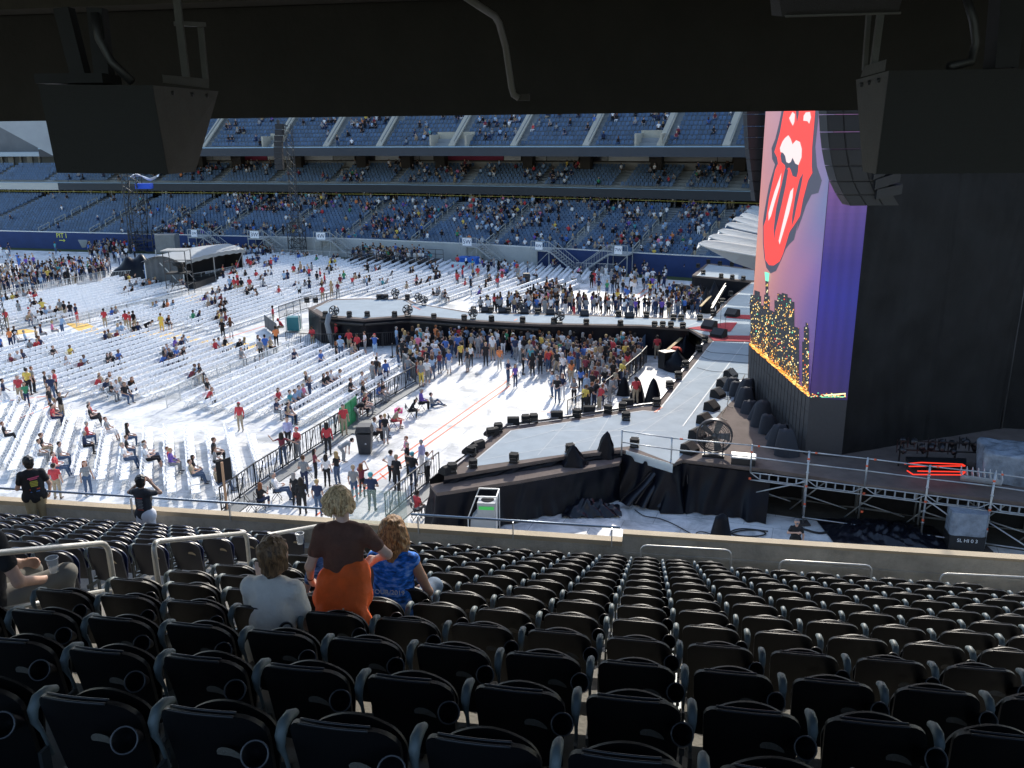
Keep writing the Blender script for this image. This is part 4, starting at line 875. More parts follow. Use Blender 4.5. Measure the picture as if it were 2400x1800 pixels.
# hanging line arrays
def array(name, label, pts, w, depth, hd, parts_col=1, dd=0.):
    # pts: centre line px (x, y) top to bottom at distance hd
    t = thing(name, label, 'speaker array', AT(pts[0][0], pts[0][1], hd), 'hanging speaker arrays')
    for i in range(len(pts)-1):
        a, b_ = AT(*pts[i], hd), AT(*pts[i+1], hd); d = b_-a; Ln = np.linalg.norm(d); d /= Ln; r = V(1, 0, 0); f = np.cross(r, d); f /= np.linalg.norm(f)
        m = MB()
        for c in range(parts_col):
            cc = (a+b_)/2+r*((c-(parts_col-1)/2)*(w/parts_col)); m.box(cc, (w/parts_col*.965, depth, Ln*.96), r, f, d)
            m.box(cc-f*(depth/2+.01)*(1 if f[1] > 0 else -1), (w/parts_col*.86, .02, Ln*.8), r, f, d)
        m.build('cabinet', mat('array_grey', (.013, .015, .019), .5), t)
    m = MB(); a = AT(*pts[0], hd); m.box(a+V(0, 0, .15), (w, depth, .12)); m.tube([a, a+V(0, 0, 5)], .04, 6); m.build('flying_frame', m_black, t); return t
array('line_array', 'hanging speaker array left of the red lips', [(1767, y) for y in (190, 230, 268)]+[(1768, 296), (1769, 322), (1771, 348), (1774, 374), (1777, 400), (1780, 424), (1783, 447), (1786, 470)], .95, .8, 47)
array('line_array', 'large hanging speaker array in front of the video wall', [(1985, 180), (1985, 225), (1986, 268), (1988, 309), (1992, 349), (1999, 388), (2009, 424), (2024, 455), (2040, 480)], 1.75, .8, 32, 3)
m = MB(); a = AT(2068, 425, 31.8); t = thing('line_array', 'smaller tilted speaker array end under the right speaker box', 'speaker array', a, 'hanging speaker arrays')
for i in range(3): 
    m = MB(); m.box(a+V(.1*i-.05, 0, .42-.38*i), (.9, .7, .34), V(.9, 0, .38-.1*i)); m.build('cabinet', MATS['array_grey'], t)
# gear sacks along the foot of the video wall
for i in range(11):
    f = i/10.; p = C*(1-f)+LL*f; q = p+nl_*(.75+.1*math.sin(i*2.1)); q[2] = ZS; h = .75+.25*math.sin(i*1.7+1); r0 = .5
    t = thing('covered_light', 'black cloth covered lamp at the foot of the video wall, %s from the near end' % ['first', 'second', 'third', 'fourth', 'fifth', 'sixth', 'seventh', 'eighth', 'ninth', 'tenth', 'eleventh'][i], 'covered lamp', q, 'covered lamps along the video wall'); m = MB()
    m.grid(lambda u, v, q=q, h=h, i=i: q+V((math.cos(u*2*math.pi)*.55*(1-v*.6)+.15*v*(i % 3-1))*(1+.12*math.sin(u*17+i)), math.sin(u*2*math.pi)*.42*(1-v*.65)*(1+.1*math.sin(u*13+i)), h*1.25*math.sin(v*math.pi/2)+.03*math.sin(u*30)) if v < .99 else q+V(.15*(i % 3-1), 0, h*1.25), 22, 8)
    m.build('cover', mat('dusty_black_cloth', (.028, .032, .042), .85), t)
# microphone stands, amps, pit boxes
for px, l in [((1688, 765), 'microphone stand on the runway junction'), ((1698, 795), 'microphone stand on the near carpet'), ((1705, 930), 'microphone stand beside the wedge row')]:
    g = G(*px, ZS); t = thing('microphone_stand', l, 'microphone stand', g, 'microphone stands'); m = MB(); m.tube([g, g+V(0, 0, 1.5)], .014, 5); m.lathe([(0.16, .02), (.16, 0)], g, 10); m.build('pole', m_black, t)
    m = MB(); m.tube([g+V(0, 0, 1.5), g+V(.1, .15, 1.58)], .025, 6); m.build('microphone', m_black, t)
def crate(name, label, cat, px, z, size, rz, mt, extra=None, grp=None):
    g = G(*px, z) if not isinstance(px, np.ndarray) else px; t = thing(name, label, cat, g, grp); d = V(math.cos(rz), math.sin(rz), 0)
    m = MB(); m.box(g+V(0, 0, size[2]/2), size, d); bd = m.build('body', mt, t)
    m = MB(); m.box(g+V(0, 0, size[2]+.03), (size[0]*1.05, size[1]*1.05, .06), d); m.build('lid', extra or mt, t); return t
crate('pit_amplifier', 'black amplifier crate with brown lid in the pit between skirt and stage', 'crate', (1562, 862), 0, (.95, .7, 1.15), .5, m_black, mat('brown_lid', (.16, .12, .10), .5))
crate('road_case', 'small white and red case on the stage near the covered lamps', 'case', (1748, 912), ZS, (.7, .5, .4), .2, mat('case_grey', (.4, .4, .42), .5), m_white)
crate('light_box', 'silver flat light fixture lying behind the scaffold rail', 'light fixture', (1742, 1085), ZS, (1.0, .6, .3), -.3, m_black, m_steel_l)
t = thing('red_bundle', 'bright orange red cloth bundle in the pit', 'bundle', G(1583, 830, 0)); m = MB(); g = G(1583, 832, .7)
m.grid(lambda u, v: g+V(math.cos(u*2*math.pi)*math.sin(v*math.pi)*.45*(1+.15*math.sin(u*19)), math.sin(u*2*math.pi)*math.sin(v*math.pi)*.35, .3*math.cos(v*math.pi)+.3), 20, 10); m.build('cloth', mat('orange_red_cloth', (.8, .07, .03), .7), t)
t = thing('blue_tarp_panel', 'blue grey fabric panel leaning under the runway', 'tarp', G(1495, 820, 0)); m = MB(); a, b_, c = G(1478, 824, 0), G(1512, 830, 0), G(1513, 783, ZS-.1); m.poly([a, b_, c]); m.poly([a+V(0, .05, 0), c+V(0, .05, 0), b_+V(0, .05, 0)]); m.build('cloth', mat('blue_tarp', (.04, .09, .17), .8), t)
# pit equipment heaps along the stage front
for i, (px, l) in enumerate([((1640, 800), 'black cable sack by the runway corner of the stage'), ((1622, 818), 'black covered gear below the stage front corner'), ((1606, 838), 'black covered gear halfway along the stage front'), ((1588, 868), 'black covered gear beside the pit crate'), ((1655, 730), 'black gear beyond the runway, nearest it'), ((1672, 712), 'black gear beyond the runway, in the middle'), ((1690, 690), 'black gear beyond the runway, farthest'), ((1640, 705), 'black covered console beyond the runway fence'), ((1622, 722), 'black low case beyond the runway')]):
    g = G(*px, .0 if i < 4 else 0); g[2] = 0; t = thing('covered_gear', l, 'covered gear', g, 'covered gear in the pits'); m = MB()
    h = [2.0, 1.8, 1.6, 1.5, 2.1, 2.0, 1.9, 1.6, 1.2][i]
    m.grid(lambda u, v, g=g, i=i, h=h: g+V(math.cos(u*2*math.pi)*(.9-.3*v)*(1+.2*math.sin(u*13+i))*min(1, 1.6*(1-v)+.02), math.sin(u*2*math.pi)*.8*(1+.15*math.sin(u*17+i*2))*min(1, 1.5*(1-v)+.02), h*v*(1+.1*math.sin(u*9+i))), 24, 8); m.build('cover', m_drape, t)
t = thing('camera_crane', 'long black camera crane arm beyond the runway', 'camera crane', G(1690, 735, 0)); m = MB(); a = G(1668, 725, 1.5); b_ = G(1700, 672, 2.6); m.bar(a, b_, .18, .25); m.bar(a+V(0, 0, .4), b_+V(0, 0, .3), .06); m.build('arm', m_black, t); m = MB(); m.bar(V(a[0]+1, a[1]+2, 0), V(a[0]+1, a[1]+2, 1.7), .3); m.build('mast', m_black, t)
# wooden planks and catwalk pieces
for a, b_, l in [((1565, 820), (1597, 792), 'wooden plank slanting over the pit beside the orange cloth'), ((1642, 718), (1665, 694), 'wooden plank beyond the runway fence')]:
    t = thing('plank', l, 'plank', G(*a, 1.2), 'planks'); m = MB(); m.bar(G(*a, 1.2), G(*b_, 1.4), .22, .06); m.build('board', mat('plank_wood', (.5, .36, .18), .8, var=.15), t)
# scaffolding rail and open substructure on the right
scf = thing('scaffolding', 'long galvanised scaffold rail and legs along the near edge of the stage', 'scaffolding', G(1860, 1200, 0))
tops = [((1458, 1010), (1458, 1054)), ((1575, 1027), (1575, 1087)), ((1763, 1044), (1763, 1096)), ((1897, 1060), (1888, 1240)), ((2034, 1075), (2020, 1150)), ((2180, 1093), (2157, 1285)), ((2333, 1110), (2305, 1300)), ((2470, 1130), (2440, 1320))]
base_line = [near_edge[3]+V(.1, -.12), near_edge[4]+V(0, -.15), near_edge[5]+V(.9, -.35)]
fd = (near_edge[8]-near_edge[5]); fd /= np.linalg.norm(fd); fp = near_edge[5]+V(0, -.15); fn_ = V(fd[1], -fd[0])
posts = []
for (tx, ty), (bx, by) in tops:
    g = onplane(tx, ty, V(*(fp+fn_*.05), 0), V(*fn_, 0)); posts.append(g)
m = MB(); m_sc = mat('scaffold_tube', (.46, .48, .49), .4, .7, var=.15, scale=5)
for i, g in enumerate(posts):
    low = 0 if i in (3, 5, 6, 7) else ZS-.1
    m.tube([V(g[0], g[1], low), V(g[0], g[1], g[2]+.05)], .035 if i < 3 else .04, 8)
    if low == 0:
        for z in np.arange(.3, g[2], .5): m.tube([V(g[0], g[1], z-.02), V(g[0], g[1], z+.02)], .065, 8)
m.build('upright', m_sc, scf)
m = MB()
for i in range(len(posts)-1):
    a, b_ = posts[i], posts[i+1]; m = MB(); m.tube([a, b_], .028, 6); m.build('top_rail', m_sc, scf); m = MB(); m.tube([a-V(0, 0, .52), b_-V(0, 0, .52)], .028, 6); m.build('middle_rail', m_sc, scf)
    if i >= 2: m = MB(); m.tube([V(a[0], a[1], 1.65), V(b_[0], b_[1], 1.65)], .03, 6); m.build('lower_rail', m_sc, scf)
    if i >= 3: m = MB(); m.tube([V(a[0], a[1], .28), V(b_[0], b_[1], .28)], .03, 6); m.build('foot_rail', m_sc, scf)
m = MB()
for i in range(2, len(posts)-1):   # trussed ledgers
    a, b_ = posts[i].copy(), posts[i+1].copy(); a[2] = b_[2] = 1.98; m.tube([a, b_], .026, 6); c = a*.82+b_*.18; d = a*.18+b_*.82; e = V(0, 0, -.27)
    m.tube([a, c+e, d+e, b_], .024, 6)
    for f in (.18, .34, .5, .66, .82): q = a*(1-f)+b_*f; m.bar(q, q+e, .05)
m.build('truss_ledger', m_sc, scf)
m = MB(); Pz = lambda g, z: V(g[0], g[1], z)
for a, b_ in [((posts[3], 1.9), (posts[2], 1.0)), ((posts[5], 1.8), (posts[6], .35)), ((posts[6]+V(-.5, 2.5, 0), 1.8), (posts[6]+V(1.5, 2.2, 0), .2)), ((posts[6], 1.2), (posts[7], .1)), ((posts[3]+V(0, 3, 0), 1.9), (posts[5]+V(0, 3, 0), .4))]: m.tube([Pz(*a), Pz(*b_)], .03, 6)
for i in range(2, 8):
    for dy in (.9, 1.8, 2.4, 4.8): m.tube([V(posts[i][0]+.3*dy, posts[i][1]+dy, 0), V(posts[i][0]+.3*dy, posts[i][1]+dy, 2)], .04, 6)
    m.tube([V(posts[i][0]+.3, posts[i][1]+.9, .9), V(posts[i][0]+1.9, posts[i][1]+.3, .5)], .03, 6); m.tube([V(posts[i][0]-.2, posts[i][1]+1.2, .1), V(posts[i][0]+1.5, posts[i][1]+.8, 1.9)], .03, 6)
m.build('brace', m_sc, scf)
m = MB()
for g in posts[2:]:
    for z in (.9, 1.7, 2.9): m.tube([Pz(g, z-.04), Pz(g, z+.04)], .052, 8)
for i in range(1, 7):
    a = posts[i]; b_ = posts[i+1]; q = a*.88+b_*.12; m.tube([q-(b_-a)*.02, q+(b_-a)*.02], .04, 8)
m.build('orange_marker', m_tape, scf)
m = MB()
for i in (3, 5, 6): g = posts[i]; m.box(V(g[0], g[1], .03), (.5, .5, .05))
m.build('base_plate', mat('base_ply', (.06, .05, .045), .8), scf)
# dark floor and back sheets, added to paint in the shade under the stage
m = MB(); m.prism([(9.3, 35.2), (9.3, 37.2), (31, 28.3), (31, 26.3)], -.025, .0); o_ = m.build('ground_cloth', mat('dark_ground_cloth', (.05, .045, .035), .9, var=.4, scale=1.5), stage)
m = MB(); m.grid(lambda u, v: V(9.2+u*22, 37.4-u*22*.41+.1*math.sin(u*50), v*1.95), 60, 2); m.build('back_shade_sheet', m_matt, stage)
pan = thing('clear_guard', 'clear plastic toe panel hanging below the scaffold rail', 'panel', G(1515, 1070, ZS)); m = MB(); a, b_ = near_edge[3]+V(.15, -.18), near_edge[4]+V(0, -.18)
m.hexa([V(*a, 1.75), V(*b_, 1.75), V(*b_, 1.75)+V(0, .02, 0), V(*a, 1.75)+V(0, .02, 0), V(*a, 2.15), V(*b_, 2.15), V(*b_, 2.15)+V(0, .02, 0), V(*a, 2.15)+V(0, .02, 0)]); mg = mat('clear_plastic', (.8, .88, .9), .15); mg.node_tree.nodes['Principled BSDF'].inputs['Alpha'].default_value = .45; m.build('pane', mg, pan)
# wrapped things right
def wrapped(name, label, g, size, rz, mt, bump=.06):
    t = thing(name, label, 'wrapped gear', g); d = V(math.cos(rz), math.sin(rz), 0); e = V(-d[1], d[0], 0); m = MB()
    m.grid(lambda u, v: g+(d*size[0]/2*max(-1, min(1, 1.35*math.cos(u*2*math.pi)))+e*size[1]/2*max(-1, min(1, 1.35*math.sin(u*2*math.pi))))*(1 if v < .72 else math.sqrt(max(0, (1-v)/.28)))*(1+bump*math.sin(u*41+v*5))+V(0, 0, size[2]*min(1, v/.72)+bump*math.sin(u*30)*math.cos(v*20)), 48, 16)
    m.build('wrap', mt, t); return t
m_clear = mat('wrinkled_plastic_sheet', (.24, .28, .33), .16, var=.4, scale=2, bump=1.0, bscale=7)
wrapped('wrapped_console', 'console wrapped in wrinkled white plastic at the right edge', G(2375, 1120, ZS), (2.6, 2.0, 1.3), -.3, m_clear)
g = G(2262, 1290, 0); t = thing('labelled_case', 'clear wrapped case over a black crate lettered SL HI 0 3', 'case', g); d = V(math.cos(-.2), math.sin(-.2), 0)
m = MB(); m.box(g+V(0, .2, .35), (1.3, .8, .7), d); cs = m.build('crate', m_black, t); e = V(d[1], -d[0], 0)
text_mesh('lettering', 'SL HI 0 3', .2, g+V(0, .2, .5)+e*.41, d, (0, 0, 1), m_white, cs, .003)
m = MB(); m.grid(lambda u, v: g+V(0, .2, .7)+d*.66*max(-1, min(1, 1.3*math.cos(u*2*math.pi)))+V(-d[1], d[0], 0)*.42*max(-1, min(1, 1.3*math.sin(u*2*math.pi)))*(1+.05*math.sin(u*33))+V(0, 0, .95*v), 32, 8); m.poly([g+V(0, .2, 1.65)+d*.66*a+V(-d[1], d[0], 0)*.42*b_ for a, b_ in ((-1, -1), (1, -1), (1, 1), (-1, 1))]); m.build('plastic_wrap', m_clear, t)
t = thing('tarp_heap', 'heap of crumpled black plastic on the white floor under the scaffold', 'tarp', G(2080, 1260, 0)); g = G(2075, 1255, 0); m = MB()
m.grid(lambda u, v: g+V((u-.5)*4.6, (v-.5)*2.6-(u-.5)*.9, .01+max(0, math.sin(math.pi*u)*math.sin(math.pi*v))**.6*(.36+.12*noise2(u*11+v*3, v*8, 1.2)+.10*noise2(u*29, v*17-u*5, 1.1)+.05*noise2(u*60, v*40, 1.))), 60, 30); m.build('sheet', mat('shiny_black_plastic', (.013, .014, .02), .28), t)
t = thing('cloth_sack', 'black cloth covered stand on the floor left of the stage hand', 'covered gear', G(1688, 1262, 0)); g = G(1688, 1266, 0); m = MB()
m.grid(lambda u, v: g+V(math.cos(u*2*math.pi)*(.42-.22*v)*(1+.15*math.sin(u*15)), math.sin(u*2*math.pi)*.35*(1-.5*v), 1.15*v) if v < .99 else g+V(.05, 0, 1.2), 22, 9); m.build('cover', m_drape, t)
# cables on the floor and stage
def cable(name, label, pts, r=.022, z=.0):
    t = thing(name, label, 'cable', G(*pts[0], z)); m = MB(); P = [G(*p, z)+V(0, 0, .02) for p in pts]; Q = []
    for i in range(len(P)-1):
        p0, p1, p2, p3 = P[max(i-1, 0)], P[i], P[i+1], P[min(i+2, len(P)-1)]
        for s in range(5): u = s/5; Q.append(.5*((2*p1)+(-p0+p2)*u+(2*p0-5*p1+4*p2-p3)*u*u+(-p0+3*p1-3*p2+p3)*u**3))
    Q.append(P[-1]); m.tube(Q, r, 5); m.build('cord', m_black, t)
cable('cable', 'thin black cable curving from the skirt to the parapet', [(1488, 1196), (1510, 1210), (1545, 1216), (1580, 1230), (1625, 1255)])
cable('cable', 'coiled black cable right of the cloth sack', [(1710, 1252), (1735, 1245), (1775, 1243), (1795, 1252), (1770, 1258), (1730, 1256), (1712, 1248), (1740, 1240), (1800, 1246)], .03)
cable('cable', 'black cable loop left of the cloth sack', [(1680, 1258), (1650, 1248), (1632, 1250), (1640, 1262), (1660, 1262)])
cable('cable', 'thick black cable bundle left of the crumpled tarp', [(1880, 1240), (1920, 1250), (1960, 1245), (2000, 1255), (1960, 1265), (1990, 1272), (2040, 1262)], .05)
for y, l in [(842, 'thin cable crossing the stage, farthest of three'), (860, 'thin cable crossing the stage, middle of three'), (868+18, 'thin cable crossing the stage, nearest of three')]:
    cable('stage_cable', l, [(1640+(868-y)*.4, y-24), (1665, y-16), (1700, y-13), (1760, y-8)], .012, ZS+.02)
wp = [(1712, 884), (1696, 905), (1682, 930), (1668, 960), (1652, 991), (1634, 1027)]
for i, (x, y) in enumerate(wp): cable('stage_cable', 'looping cable behind the %s wedge monitor counted from the far end' % ['first', 'second', 'third', 'fourth', 'fifth', 'sixth'][i], [(x+8, y+2), (x+26, y+6), (x+34, y-6), (x+22, y+18), (x+36, y+26)], .014, ZS+.01)
# tangle of lamps and glowing frames at the right
t = thing('moving_lamp_rack', 'rack of black moving lamps lying on the stage at right', 'lighting rack', G(2180, 1090, ZS)); m = MB()
for i in range(16):
    p = G(2105+(i % 8)*24, 1085+8*(i//8), ZS)+V(0, 0, .9+.15*math.sin(i*2.3)); m.tube([p, p+V(.12*math.sin(i), -.2, .25*math.cos(i*1.3))], [.10, .12], 8); m.bar(p-V(.14, 0, .2), p+V(-.14, 0, .15), .03); m.bar(p-V(-.14, 0, .2), p+V(.14, 0, .15), .03)
m.build('lamp_head', mat('lamp_black', (.03, .03, .034), .35, .4), t); m = MB()
for z in (.7, 1.1): m.bar(G(2100, 1090, ZS)+V(0, 0, z), G(2300, 1098, ZS)+V(0, 0, z), .05)
for x in (2105, 2170, 2235, 2295): p = G(x, 1092, ZS); m.bar(p, p+V(0, 0, 1.1), .05)
m.build('frame', m_black, t)
t = thing('glowing_frame', 'flat black frames with glowing red edges on the stage at right', 'light frame', G(2190, 1110, ZS)); e_n = em('neon_red', (255, 60, 40), 1.0); m = MB()
for q in [[(2120, 1087), (2160, 1084), (2255, 1088), (2262, 1092), (2130, 1093)], [(2126, 1103), (2140, 1112), (2255, 1113), (2262, 1106), (2150, 1104)]]:
    for i in range(len(q)-1): m.bar(G(*q[i], ZS+.5), G(*q[i+1], ZS+.5), .035)
m.build('red_tube', e_n, t); m = MB(); p = [G(2120, 1092, ZS), G(2262, 1096, ZS), G(2262, 1112, ZS), G(2130, 1110, ZS)]; m.prism([q[:2] for q in p], ZS+.3, ZS+.42); m.build('panel', m_black, t)
t = thing('folding_bench_stack', 'stack of metal lattice frames leaning at the right of the stage', 'frames', G(2300, 1150, ZS)); m = MB()
for k in range(5):
    a, b_ = G(2250, 1135+k*3, ZS)+V(0, 0, .2+.1*k), G(2345, 1148+k*3, ZS)+V(0, 0, .2+.1*k); m.bar(a, b_, .04)
    for f in np.linspace(0, 1, 8): q = a*(1-f)+b_*f; m.bar(q, q+V(0, .15, .35), .025)
m.build('lattice', m_steel, t)
# portable cooling unit with green label
g = G(1130, 1246, 0); t = thing('cooling_unit', 'grey cooling unit in a steel frame with a bright green label', 'machine', g); d = V(.99, -.12, 0); e = V(d[1], -d[0], 0)
m = MB(); m.box(g+V(.25, 0, .78), (.75, .75, 1.3), d); m.hexa([g+d*-.45+e*.35+V(0, 0, .15), g+d*-.12+e*.35+V(0, 0, .15), g+d*-.12-e*.35+V(0, 0, .15), g+d*-.45-e*.35+V(0, 0, .15), g+d*-.4+e*.35+V(0, 0, .7), g+d*-.12+e*.35+V(0, 0, 1.0), g+d*-.12-e*.35+V(0, 0, 1.0), g+d*-.4-e*.35+V(0, 0, .7)]); m.build('cabinet', mat('machine_grey', (.38, .40, .41), .6, var=.08), t)
m = MB()
for a in (-.5, .68):
    for b_ in (-.42, .42): m.bar(g+d*a-e*b_, g+d*a-e*b_+V(0, 0, 1.75 if a > 0 else .8), .045)
for b_ in (-.42, .42): m.bar(g+d*.68-e*b_+V(0, 0, 1.75), g+d*-.15-e*b_+V(0, 0, 1.75), .045); m.bar(g+d*-.15-e*b_+V(0, 0, 1.75), g+d*-.5-e*b_+V(0, 0, .8), .045)
m.bar(g+d*.68-e*.42+V(0, 0, 1.75), g+d*.68+e*.42+V(0, 0, 1.75), .045); m.build('frame', m_steel_l, t)
m = MB(); m.box(g+V(.25, 0, 1.22)+e*.385, (.62, .02, .14), d); m.build('label_strip', mat('green_label', (.1, .8, .15), .6, emit=None), t); m = MB(); m.lathe([(0, .02), (.25, .02), (.27, 0)], g+V(.25, 0, 1.44), 16); m.build('top_fan', m_matt, t)
# ------------------------------------------------------------------ barricades
def fence(name, label, pts, h=1.15, bars=.16, solid=False, mt=None, grp='crowd barriers', slant=False):
    P = [G(*p, 0)[:2] for p in pts]; t = thing(name, label, 'barrier', (*P[0], 0), grp); mt = mt or m_black
    m = MB()
    for i in range(len(P)-1):
        a, b_ = P[i], P[i+1]; Ln = np.linalg.norm(b_-a); d = (b_-a)/Ln; n = max(1, int(round(Ln/1.25)))
        m.bar((*a, h), (*b_, h), .05); m.bar((*a, .12), (*b_, .12), .05)
        for k in range(n+1): q = a+d*Ln*k/n; m.bar((*q, 0), (*q, h), .05)
    m.build('frame', mt, t); m = MB(); w = V(0, 0)
    for i in range(len(P)-1):
        a, b_ = P[i], P[i+1]; Ln = np.linalg.norm(b_-a); d = (b_-a)/Ln; nn = V(-d[1], d[0])
        if solid: m.box(((a+b_)/2)[0:2].tolist()+[h/2+.05], (Ln, .03, h-.12), (*d, 0))
        else:
            for k in range(1, int(Ln/bars)): q = a+d*bars*k; q2 = q+d*.06*((k % 3)-1)*2*slant; m.bar((*q, .12), (*q2, h), .022)
            if slant:
                for k in range(int(Ln/1.25)): q = a+d*(1.25*k+.1); m.bar((*(q-nn*.1), .1), (*(q+d*.5-nn*.1), h*.95), .04)
    m.build('infill', mt, t)
    if slant:
        m = MB()
        for i in range(len(P)-1):
            a, b_ = P[i], P[i+1]; Ln = np.linalg.norm(b_-a); d = (b_-a)/Ln; nn = V(d[1], -d[0])
            m.prism([tuple(a), tuple(b_), tuple(b_+nn*.75), tuple(a+nn*.75)], .0, .03)
        m.build('foot_plate', mat('foot_plate', (.20, .21, .21), .6, .3), t)
    return t
fence('barricade', 'long black barricade between the white chairs and the near pit', [(520, 1200), (600, 1140), (720, 1062), (818, 1000)], slant=True)
fence('barricade', 'black barricade from the green gate up to the corner of the pit', [(838, 982), (900, 940), (975, 897)], slant=True)
fence('barricade', 'solid grey black barricade panel at the pit corner', [(975, 897), (945, 868)], 1.2, solid=True, mt=mat('dark_grey_panel', (.07, .075, .08), .6))
fence('barricade', 'black barricade in front of the runway end platform', [(672, 812), (740, 818), (860, 816), (935, 812), (1000, 806), (1060, 800)])
fence('barricade', 'solid grey barricade wing left of the runway end', [(622, 768), (650, 790)], 1.1, solid=True, mt=MATS['dark_grey_panel'])
fence('barricade', 'black barricade behind the teal box left of the runway end', [(655, 748), (720, 725), (790, 712)])
fence('barricade', 'near black barricade running up to the stage wing tip', [(905, 1215), (965, 1165), (1030, 1112)], slant=True)
fence('barricade', 'black barricade of the pit that people lean on', [(1330, 985), (1395, 955), (1450, 912), (1500, 868), (1515, 850)], 1.2)
fence('barricade', 'black barricade beyond the runway beside the bin', [(1195, 722), (1260, 706), (1320, 690)])
fence('barricade', 'solid grey wall panel beyond the runway near the far wing', [(1575, 690), (1635, 698)], 1.1, solid=True, mt=MATS['dark_grey_panel'])
fence('barricade', 'white metal barrier across the middle white chairs', [(392, 955), (480, 908), (600, 868), (703, 826)], 1.05, .14, mt=m_steel_l)
fence('barricade', 'pale barrier along the walkway through the far left chairs', [(180, 766), (300, 738), (475, 700)], 1.0, .16, mt=m_steel_l)
fence('barricade', 'grey metal barrier holding back the queue on the left', [(-20, 712), (80, 695), (180, 673), (262, 655)], 1.1, .16, mt=m_steel)
fence('barricade', 'grey metal barrier curving toward the tent', [(262, 660), (330, 655), (400, 665), (435, 680)], 1.1, .16, mt=m_steel)
fence('barricade', 'grey metal barrier in front of the tent opening', [(455, 665), (510, 655), (575, 640)], 1.1, .16, mt=m_steel)
fence('barricade', 'pale barrier in front of the right navy wall', [(1350, 638), (1398, 640), (1445, 642)], 1.1, .16, mt=m_steel_l)
fence('barricade', 'dark barrier under the seated platform by the far wall', [(860, 612), (950, 618), (1040, 620)], 1.1, .16, mt=m_steel)
fence('barricade', 'grey barrier behind the tent by the far wall', [(575, 600), (700, 606), (830, 612)], 1.1, .16, mt=m_steel)
fence('barricade', 'dark barrier beside the small walkway right of the octagon', [(1075, 680), (1140, 668)], 1.1, .16, mt=m_steel)
t = thing('green_gate', 'green steel gate section standing in the black barricade', 'gate', G(828, 1010)); a, b_ = G(800, 1015), G(838, 984); d = (b_-a)/np.linalg.norm(b_-a)
m_gr = mat('green_paint', (.03, .33, .12), .5); m = MB(); m.box((a+b_)/2+V(0, 0, .75), (np.linalg.norm(b_-a), .03, 1.35), d); m.build('panel', m_gr, t); m = MB()
for z in (.1, .75, 1.42): m.bar(a+V(0, 0, z)-V(0, .04, 0), b_+V(0, 0, z)-V(0, .04, 0), .06)
for f in (0, .33, .66, 1): q = a*(1-f)+b_*f-V(0, .04, 0); m.bar(q+V(0, 0, .05), q+V(0, 0, 1.45), .06)
m.build('frame', mat('green_paint_dark', (.02, .24, .09), .5), t)
m = MB(); e = V(d[1], -d[0], 0); m.prism([tuple((a)[:2]), tuple(b_[:2]), tuple((b_+e*1.3)[:2]), tuple((a+e*1.3)[:2])], -.02, .04); tag(m.build('dark_floor_plate', MATS['foot_plate']), 'dark ramp plate on the floor before the green gate', 'ramp')  # thin dark plate lying flat before the gate
def bin_(px, label, sign=False, s=1.):
    g = G(*px); t = thing('litter_bin', label, 'bin', g, None if sign else 'far litter bins'); m = MB(); P = [(.26*s, 0), (.34*s, .95*s)]
    m.add([g+V(x*r*1.0, y*r, z) for r, z in P for x, y in ((-1, -1), (1, -1), (1, 1), (-1, 1))], [(0, 3, 2, 1), (4, 5, 6, 7), (0, 1, 5, 4), (1, 2, 6, 5), (2, 3, 7, 6), (3, 0, 4, 7)]); bd = m.build('body', mat('bin_black', (.03, .032, .036), .5, var=.15), t)
    m = MB(); m.hexa([g+V(x*.37*s, y*.37*s, 1.05*s) for x, y in ((-1, -1), (1, -1), (1, 1), (-1, 1))]+[g+V(x*.30*s, y*.30*s, 1.3*s) for x, y in ((-1, -1), (1, -1), (1, 1), (-1, 1))])
    for x in (-1, 1):
        for y in (-1, 1): m.bar(g+V(x*.33*s, y*.33*s, .9*s), g+V(x*.33*s, y*.33*s, 1.1*s), .05)
    m.build('lid', MATS['bin_black'], t)
    if sign:
        m = MB(); y = -.325; m.add([g+V(-.08, y, .40), g+V(.24, y, .40), g+V(.25, y-.02, .78), g+V(-.08, y-.02, .78)], [(0, 1, 2, 3)]); sg = m.build('poster', mat('poster_blue', (.03, .10, .35), .5), bd)
        m = MB(); m.mat(m_white); st = [(.085+.07*math.cos(math.pi/2+k*math.pi/5)*(1 if k % 2 == 0 else .42), .6+.07*math.sin(math.pi/2+k*math.pi/5)*(1 if k % 2 == 0 else .42)) for k in range(10)]
        m.add([g+V(x, y-.025, z) for x, z in st]+[g+V(.085, y-.025, .6)], [(k, (k+1) % 10, 10) for k in range(10)]); m.build('star', m_white, sg)
bin_((857, 1060), 'tall black litter bin with a blue star poster in the near pit', True, 1.15)
bin_((1234, 672), 'dark grey litter bin beyond the runway', s=1.1); bin_((1236, 612), 'dark red and black bin against the far grey wall'); 
t = thing('sign_post', 'black notice board on a brown wooden post above the near barricade', 'sign', G(532, 1195)); g = G(532, 1195); m = MB(); m.box(g+V(0, 0, 1.0), (.09, .09, 2.5)); m.build('post', mat('raw_wood', (.40, .24, .14), .8, var=.15), t)
m = MB(); m.box(g+V(-.05, .3, 1.75), (.75, .04, 1.0), V(.6, .8, 0)); m.build('board', m_matt, t)
t = thing('queue_post', 'thin black post standing alone at the edge of the pit', 'post', G(920, 837)); g = G(920, 837); m = MB(); m.tube([g, g+V(0, 0, 1.05)], .04, 8); m.lathe([(.2, .0), (.2, .03), (0, .04)], g, 12); m.build('post', m_black, t)
